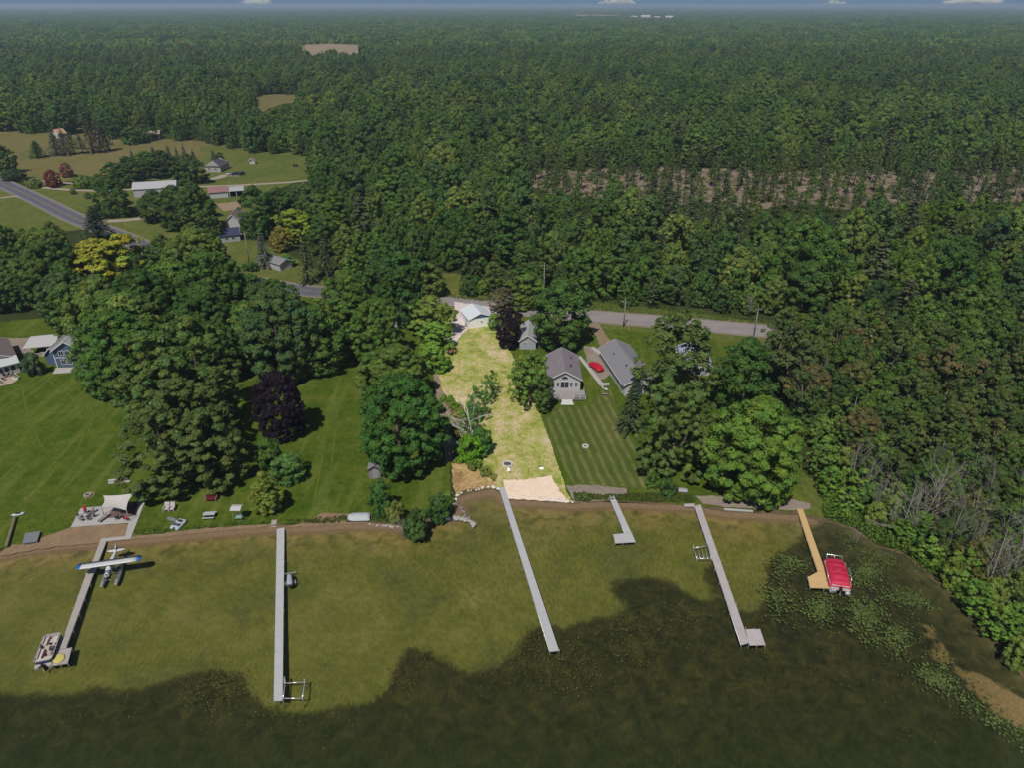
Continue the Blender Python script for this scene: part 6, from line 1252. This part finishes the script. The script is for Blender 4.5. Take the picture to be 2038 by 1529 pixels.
for s in (-1, 1): mb = MB(); mb.tube([(s*.75, -.75, 0), (s*.6, 0, H_), (s*.75, .85, 0)], .04, 6); mb.tube([(s*.72, -.55, .6), (s*.72, .62, .6)], .03, 5); mb.build('side_frame', M('mint_frame', (.17, .28, .20), .5), t)
mb = MB(); mb.tube([(-.62, 0, H_), (.62, 0, H_)], .04, 6); mb.build('top_bar', M('mint_frame'), t); mb = MB(); mb.add([(-.85, -.75, H_+.0), (.85, -.75, H_+.0), (.85, 0, H_+.28), (-.85, 0, H_+.28), (.85, .8, H_+.05), (-.85, .8, H_+.05)]+[(-.85, -.75, H_-.05), (.85, -.75, H_-.05), (.85, 0, H_+.23), (-.85, 0, H_+.23), (.85, .8, H_), (-.85, .8, H_)], [(0, 1, 2, 3), (3, 2, 4, 5), (9, 8, 7, 6), (11, 10, 8, 9), (0, 6, 7, 1), (5, 4, 10, 11), (1, 7, 8, 2), (2, 8, 10, 4), (0, 3, 9, 6), (3, 5, 11, 9)]); mb.build('canopy', M('pale_canopy', (.40, .385, .385), .8, var=.05), t)
mb = MB(); mb.box((0, 0, .55), (1.1, .5, .08)); mb.box((0, .28, .85), (1.1, .08, .5)); mb.build('seat', M('mint_seat', (.22, .33, .26), .7), t)
t = thing('birdhouse', 'white birdhouse on a thin pole in front of the cone shaped shrub', 'birdhouse', G(549, 1027, .27)); mb = MB(); mb.tube([(0, 0, 0), (-.1, 0, 2.3)], .035, 5); mb.build('pole', STEEL, t); mb = MB(); mb.box((-.1, 0, 2.5), (.45, .4, .4)); mb.add([(-.38, -.26, 2.7), (.18, -.26, 2.7), (-.1, -.26, 2.95), (-.38, .26, 2.7), (.18, .26, 2.7), (-.1, .26, 2.95)], [(0, 1, 2), (5, 4, 3), (0, 2, 5, 3), (1, 4, 5, 2), (0, 3, 4, 1)]); mb.build('box', M('bird_white', (.48, .48, .5), .6), t)
t = thing('pedal_boat', 'pale grey pedal boat pulled up on the left bank', 'boat', G(356, 1048, .27), -.28); mb = MB()
for s in (-1, 1): mb.loft([(-1.2, s*.5, .3, .2, .2), (-.9, s*.5, .28, .32, .28), (.8, s*.5, .28, .32, .28), (1.3, s*.5, .36, .12, .12)], 10, 4)
mb.build('hull', M('pedal_grey', (.36, .40, .42), .4), t); mb = MB(); mb.box((0, .1, .5), (1.3, 2.0, .1)); mb.build('deck', M('pedal_light', (.42, .45, .46), .5), t)
for s in (-1, 1): mb = MB(); mb.box((s*.36, -.3, .62), (.5, .5, .14)); mb.box((s*.36, -.6, .85), (.5, .12, .5)); mb.build('seat', M('pedal_seat', (.10, .12, .15), .6), t)
mb = MB(); mb.box((0, .55, .66), (.7, .3, .25)); mb.build('pedal_box', BLACK, t)
t = thing('canoe', 'dull grey upturned dinghy half under weeds beside pedal boat', 'boat', G(343, 1036, .27), 1.2); mb = MB(); mb.loft([(-1.1, 0, .15, .1, .08), (-.8, 0, .18, .4, .2), (.5, 0, .2, .45, .24), (1.2, 0, .15, .08, .08)], 12, 2.3); mb.build('hull', M('dinghy', (.15, .14, .14), .7), t); mb = MB(); mb.box((0, 0, .44), (.05, 1.6, .04)); mb.build('keel', POSTW, t)
q = G(715, 1035, .27); t = thing('tarp_covered_boat', 'rowing boat under a pale grey tarp on the shore grass', 'boat', q, math.pi/2+.06); mb = MB(); mb.loft([(-1.75, 0, .38, .75, .3), (-1.6, 0, .4, .85, .36), (.6, 0, .42, .85, .36), (1.4, 0, .48, .5, .3), (1.75, 0, .56, .1, .12)], 14, 3.4); mb.build('hull', M('hull_grey', (.30, .31, .33), .5), t)
mb = MB(); vs = []; nx_, ny_ = 9, 15; rc = random.Random(9)
for j in range(ny_):
    for i in range(nx_):
        u, v = i/(nx_-1)*2-1, j/(ny_-1)*2-1; wv = 1.0 if v < .4 else 1-(v-.4)**2*1.6; vs.append((u*.95*wv, v*1.82, .82+.36*(1-abs(u))*(1-.3*abs(v))-(.35 if abs(u) > .99 or abs(v) > .99 else 0)+rc.uniform(-.03, .03)))
mb.add(vs, [(j*nx_+i, j*nx_+i+1, (j+1)*nx_+i+1, (j+1)*nx_+i) for j in range(ny_-1) for i in range(nx_-1)], True); mb.build('tarp', M('grey_tarp', (.36, .37, .39), .6, var=.12), t)
# stone steps by the white dock, boulders on the shore
t = thing('stone_steps', 'pale stone steps at the shore end of the long white dock', 'steps', G(545, 1047, .05), .1)
for k in range(3): mb = MB(); mb.box((0, k*.5-.3, .1+.12*k), (.9, .48, .2)); mb.build('step', STONE, t, .04)
def rockmesh(seed): 
    mb = MB(); mb.ball((0, 0, .18), (.5, .4, .3), 9, 6, wob=.35, seed=seed); return mb.mesh('boulder', STONE)
RM = [rockmesh(i) for i in range(5)]
def rocks(n, pxs, label, group, s0=.5, s1=1.1, mat=None, z=.1):
    r = random.Random(len(pxs)*7+n)
    for k in range(n):
        i = r.randrange(len(pxs)-1); f = r.random(); a, b = pxs[i], pxs[i+1]; p = G(a[0]+(b[0]-a[0])*f+r.uniform(-3, 3), a[1]+(b[1]-a[1])*f+r.uniform(-1.8, 1.8), z)
        o = bpy.data.objects.new('boulder', RM[r.randrange(5)]); COL.objects.link(o); o.location = p; o.rotation_euler.z = r.uniform(0, 6.28); s = r.uniform(s0, s1); o.scale = (s, s, s*r.uniform(.7, 1)); tag(o, label, 'rock', group)
        if mat: o.material_slots[0].link = 'OBJECT'; o.material_slots[0].material = mat
rocks(46, [(1010, 991), (1060, 992), (1100, 996), (1140, 1001)], 'small pale rock in the row edging the sandy beach', 'rocks edging the beach', .3, .65, PALESTONE, .22)
rocks(34, [(903, 1000), (908, 988), (935, 977), (978, 969), (992, 975)], 'pinkish rock in the low bar across the creek mouth', 'rocks at the creek mouth', .3, .7, PALESTONE, .22)
rocks(30, [(880, 1033), (900, 1033), (920, 1034), (938, 1040), (945, 1050)], 'grey boulder on the point left of the slanting dock', 'boulders on the point', .5, 1.1, STONE, .1)
rocks(16, [(905, 1005), (918, 1012), (925, 1025), (934, 1035)], 'brown rock along the bank by the creek mouth', 'rocks along the bank', .4, .9, M('brown_stone', (.22, .17, .14), .9, var=.3), .1)
rocks(14, [(735, 1046), (760, 1046), (790, 1050)], 'small stone on the mud beside the tarp covered boat', 'stones by the boat', .3, .7, STONE, .15)
# bins, kerb things between the houses
p = G(1199, 718, .3); t = thing('waste_bin', 'black wheeled bin at the wall of the long grey roofed house', 'bin', p, .2); mb = MB(); mb.box((0, 0, .5), (.6, .65, .95), taper=1.12); mb.build('body', BLACK, t, .03); mb = MB(); mb.box((0, 0, 1.02), (.7, .75, .08)); mb.build('lid', M('bin_lid', (.03, .03, .035), .5), t)
kayak('dinghy', 'small white dinghy on the grass at the end of the concrete path', 1203, 774, .5, M('dinghy_white', (.46, .47, .5), .5), 2.4)
bench('low brown bench on the lawn below the small white dinghy', 1204, 788, .0, 1.1, False, M('bench_brown', (.27, .22, .18), .8)); bench('grey bench against the blue house patio', 88, 708, 0, 1.8, True, WOODDK)
for i, (x, y) in enumerate([(8, 757), (17, 749), (25, 748), (10, 751), (2, 763)]): chair('patio_chair', 'dark chair on the round patio of the brown roofed house', G(x, y, .36), i*1.3, BLACK, BLACK, 'chairs on the round patio')
p = G(33, 754, .28); t = thing('planter', 'white planter at the edge of the round patio', 'planter', p); mb = MB(); mb.box((0, 0, .25), (1.1, .6, .5), taper=1.15); mb.build('box', TRIM, t); mb = MB(); mb.ball((0, 0, .55), (.5, .28, .18), 10, 6, wob=.4); mb.build('plant', M('planter_green', (.05, .1, .02), .8), t)
for i, (x, y, lb) in enumerate([(1325, 973, 'grey upturned boat on the bank under the big lawn tree'), (1352, 978, 'second grey boat by the bank, right of the first')]):
    t = thing('upturned_boat', lb, 'boat', G(x, y, .27), .9+.5*i); mb = MB(); mb.loft([(-1.4, 0, .2, .4, .22), (-1.1, 0, .24, .55, .28), (.6, 0, .25, .5, .28), (1.5, 0, .2, .06, .08)], 12, 2.4); mb.build('hull', M('boat_lilac', (.33, .31, .34), .6), t); mb = MB(); mb.box((0, 0, .54), (.06, 2.2, .05)); mb.build('keel', POSTW, t)
for x, y, lb in [(566, 320, 'dark feeder'), ]: pass
# deer feeder and yard bits on the farm lawn
t = thing('hay_feeder', 'dark feeder standing alone on the farm lawn far right', 'feeder', G(588, 331, .27)); mb = MB(); mb.box((0, 0, .9), (2.2, 1.4, .5)); mb.build('trough', DARKIN, t)
for sx in (-.9, .9): mb = MB(); mb.box((sx, 0, .33), (.12, 1.2, .65)); mb.build('leg', DARKIN, t)
# ------------------------------------------------------------------ water plants and bank growth (uncountable)
def quads_obj(name, C_, N_, size, rs_, mat, aspect=.8, label=None, lvs=None):
    V, F = leaf_quads(np.array(C_), np.array(N_), size, rs_, aspect, .1); n = len(F); lv = lvs if lvs is not None else np.repeat((.7+.6*rs_.rand(n, 1)), 3, 1)
    me = leafmesh(name, V, F, lv, mat); o = bpy.data.objects.new(name, me); COL.objects.link(o); o['kind'] = 'stuff'
    if label: o['label'] = label
    return o
rw = np.random.RandomState(5)
def in_px(poly, n, seedrs):
    P = [G(*p, 0) for p in poly]; x0, x1 = min(p.x for p in P), max(p.x for p in P); y0, y1 = min(p.y for p in P), max(p.y for p in P)
    X = x0+(x1-x0)*seedrs.rand(n); Y = y0+(y1-y0)*seedrs.rand(n); px, py = proj(X, Y, 0); k = inpoly(px, py, poly); return X[k], Y[k]
def clustered(X, Y, rs_, sc=.35, thr=.0):
    v = np.zeros(len(X)); 
    for q in range(7):
        a = rs_.rand()*6.28; f = sc*(.5+rs_.rand()*1.8); v += np.sin((X*math.cos(a)+Y*math.sin(a))*f+rs_.rand()*6.28)
    k = v > thr; return X[k], Y[k]
# lily pads near the tan dock and along the right bank
C_ = []
for poly, n, thr in [([(1535, 1115), (1560, 1105), (1610, 1125), (1600, 1160), (1560, 1165), (1540, 1150)], 700, -.6), ([(1525, 1170), (1640, 1178), (1720, 1200), (1760, 1230), (1700, 1255), (1640, 1240), (1590, 1205), (1530, 1190)], 2600, -.6), ([(1700, 1120), (1760, 1130), (1860, 1200), (1850, 1250), (1790, 1270), (1730, 1220), (1700, 1170)], 3000, .3), ([(1720, 1270), (1830, 1255), (1845, 1290), (1900, 1345), (1940, 1385), (1920, 1390), (1860, 1360), (1800, 1330), (1770, 1290)], 3600, -1.2), ([(1900, 1370), (1960, 1410), (2060, 1470), (2040, 1480), (1980, 1440), (1910, 1400)], 900, -1), ([(1545, 1200), (1600, 1215), (1590, 1245), (1550, 1230)], 260, 0), ([(1640, 1050), (1720, 1075), (1790, 1120), (1770, 1130), (1690, 1090)], 800, -.3)]:
    X, Y = in_px(poly, n*4, rw); X, Y = clustered(X, Y, rw, .8, thr+.9); X, Y = clustered(X, Y, rw, 2.2, .2); C_ += [(x+rw.normal()*.95, y+rw.normal()*.95, .012+.02*rw.rand()) for x, y in zip(X, Y)]
N_ = unit(rw.normal(size=(len(C_), 3))*.10+np.array([0, 0, 1]))
o = quads_obj('lily_pads', C_, N_, .15, rw, LEAF, .9, 'lily pads floating in patches around the tan dock and right bank', (lambda t: np.stack([t*(.8+.5*rw.rand(len(C_))), t, t*.9], 1))(.5+.9*rw.rand(len(C_)))); o.color = (.115, .16, .05, 1)
# drowned pondweed with leaf tips at the surface along the drop off
C_ = []
for poly, n, thr in [([(300, 1370), (380, 1338), (440, 1325), (500, 1360), (560, 1405), (560, 1450), (470, 1440), (400, 1410), (330, 1400)], 1500, .4), ([(560, 1410), (740, 1390), (800, 1290), (880, 1300), (920, 1335), (1030, 1290), (1060, 1245), (1250, 1210), (1420, 1195), (1420, 1300), (1250, 1360), (1000, 1390), (800, 1400), (640, 1460)], 4200, 1.0), ([(1000, 1300), (1150, 1250), (1300, 1220), (1380, 1240), (1300, 1320), (1150, 1360), (1020, 1360)], 1500, 0), ([(1400, 1190), (1700, 1250), (1880, 1380), (1960, 1470), (1800, 1470), (1600, 1350), (1420, 1300)], 1600, 1.2), ([(0, 1400), (250, 1370), (330, 1390), (200, 1440), (0, 1450)], 300, 1.2)]:
    X, Y = in_px(poly, n*2, rw); X, Y = clustered(X, Y, rw, .7, thr); C_ += [(x+rw.normal()*1.3, y+rw.normal()*1.3, -.03-.25*rw.rand()) for x, y in zip(X, Y)]
N_ = unit(rw.normal(size=(len(C_), 3))*.45+np.array([0, 0, .8]))
o = quads_obj('pondweed', C_, N_, .13, rw, LEAF, .4, 'olive and yellow pondweed showing through the water along the drop off'); o.color = (.23, .205, .085, 1)
# reeds, grasses and low growth on the right bank
C_, N_, LV = [], [], []
bank = [(1618, 960), (1660, 985), (1740, 1035), (1870, 1118), (1965, 1220), (2070, 1340), (2130, 1500), (2060, 1372), (2000, 1300), (1950, 1244), (1900, 1190), (1850, 1150), (1800, 1106), (1740, 1084), (1690, 1050), (1640, 1035), (1636, 1000)]
X, Y = in_px(bank, 9000, rw)
for x, y in zip(X, Y):
    tone = .7+.6*rw.rand(); hue = rw.rand()
    for q in range(5):
        z = .3+1.5*rw.rand()**1.5; C_.append((x+rw.normal()*.25, y+rw.normal()*.25, z)); a = rw.rand()*6.28; N_.append((math.cos(a)*.7, math.sin(a)*.7-.15, .55)); LV.append((tone*(1.25 if hue > .82 else 1), tone, tone*(1 if hue < .8 else .8)))
o = quads_obj('bank_growth', C_, unit(np.array(N_)), .26, rw, LEAF, .32, 'bright green reeds and weeds crowding the right bank', np.array(LV)); o.color = (.11, .20, .03, 1)
# rough grass along the shore, creek and road verge
C_, N_, LV = [], [], []
def tufts(poly, n, h, tone0=1.0, red=1.0):
    X, Y = in_px(poly, n, rw)
    for x, y in zip(X, Y):
        tone = (.65+.7*rw.rand())*tone0
        for q in range(4):
            C_.append((x+rw.normal()*.12, y+rw.normal()*.12, .3+h*rw.rand())); a = rw.rand()*6.28; N_.append((math.cos(a)*.8, math.sin(a)*.8-.2, .5)); LV.append((tone*red, tone, tone))
tufts([(270, 1060), (400, 1050), (545, 1040), (545, 1046), (400, 1056), (270, 1066)], 500, .12); tufts([(570, 1040), (700, 1030), (735, 1034), (700, 1042), (640, 1046)], 500, .2, 1, 1.3); tufts([(735, 1030), (800, 1030), (890, 1010), (905, 1000), (885, 1034), (800, 1048), (735, 1042)], 1300, .3, 1.1)
tufts([(1165, 594), (1330, 612), (1520, 640), (1600, 650), (1600, 656), (1500, 647), (1330, 631), (1165, 619)], 6000, .7, 1.5, 1.15); tufts([(1142, 985), (1200, 990), (1300, 985), (1380, 990), (1380, 1004), (1290, 1002), (1200, 998), (1145, 1001)], 2200, .3, 1, 1.2)
tufts([(885, 800), (920, 810), (935, 840), (960, 880), (960, 925), (935, 920), (915, 905), (905, 870), (900, 830)], 3000, .6, 2.0, 1.4); tufts([(640, 585), (900, 590), (985, 600), (985, 604), (830, 588), (640, 575)], 3500, .7, 1.1); tufts([(930, 915), (990, 950), (985, 965), (955, 942), (940, 925)], 900, .4, 2.4, 1.6)
o = quads_obj('rough_grass', C_, unit(np.array(N_)), .2, rw, LEAF, .3, 'rough grass and weeds edging shore, creek and road', np.array(LV)); o.color = (.075, .125, .024, 1)
# cut branches and brash in the clearing
C_ = []; X, Y = zone2d(PINEZ, 4.2); mb = MB()
for x, y in zip(X, Y):
    if rw.rand() < .55:
        for q in range(rw.randint(2, 6)):
            a = rw.rand()*6.28; l = 1+3*rw.rand(); c_ = Vector((x+rw.normal()*1.3, y+rw.normal()*1.3, .45+.5*rw.rand())); d = Vector((math.cos(a)*l, math.sin(a)*l, rw.normal()*.25)); mb.tube([c_-d/2, c_+d/2], [.14, .06], 4)
o = mb.build('brash', M('cut_wood', (.34, .26, .21), .9, var=.3)); o['kind'] = 'stuff'; o['label'] = 'cut branches littering the cleared strip'
# floating debris line of brown weed by the shore is part of the lakebed colour
# ------------------------------------------------------------------ clouds just over the horizon
CLOUD, nt = nodes('cloud_vapour'); v = N(nt, 'ShaderNodeVolumePrincipled'); v.inputs['Color'].default_value = (1, .985, .96, 1); v.inputs['Density'].default_value = .009; v.inputs['Anisotropy'].default_value = .0
o = N(nt, 'ShaderNodeOutputMaterial'); L(nt, v.outputs[0], o.inputs['Volume'])
def cloud(px, w_px, h_px, label, seed, base=17.5):
    r = random.Random(seed); D = 13500.0; mb = MB(); x0 = (px-CX)/FPX*D*1.13; W = w_px/FPX*D*1.13; Hh = h_px/FPX*D*1.28; zb = CH+14
    for k in range(46):
        u = r.uniform(-1, 1); v = r.random()**1.4; env = (1-abs(u)**1.5)
        s = W*r.uniform(.05, .13)*(.5+.6*env); mb.ball((u*W*.47, r.uniform(-.2, .2)*W, max(s*.34, v*Hh*env)), (s, s*.9, s*.34+Hh*.1*env), 14, 9, wob=.12, seed=seed*50+k)
    o = mb.build('cloud', CLOUD); o.location = (x0, D, zb+2); rm = o.modifiers.new('union', 'REMESH'); rm.mode = 'VOXEL'; rm.voxel_size = W*.012+3; rm.use_smooth_shade = True; tag(o, label, 'cloud'); return o
cloud(1738, 92, 15, 'largest white cumulus cloud low over the right horizon', 1); cloud(1182, 62, 13, 'white cloud on the horizon right of the middle', 2); cloud(622, 52, 11, 'small pale cloud on the left half of the horizon', 3); cloud(1522, 36, 6, 'tiny flat cloud left of the largest cumulus', 4); cloud(1935, 95, 9, 'broad faint cloud at the right end of the horizon', 5)
# ------------------------------------------------------------------ haze
mb = MB(); mb.box((0, 9500, (-7+86)/2), (2*20900, 2*12300, 93)); hz = mb.build('haze', [])
hz['kind'] = 'stuff'; m, nt = nodes('haze_air'); v = N(nt, 'ShaderNodeVolumePrincipled'); v.inputs['Color'].default_value = (.64, .77, 1, 1); v.inputs['Density'].default_value = 0.00013; v.inputs['Anisotropy'].default_value = .2
o = N(nt, 'ShaderNodeOutputMaterial'); L(nt, v.outputs[0], o.inputs['Volume']); hz.data.materials.append(m)
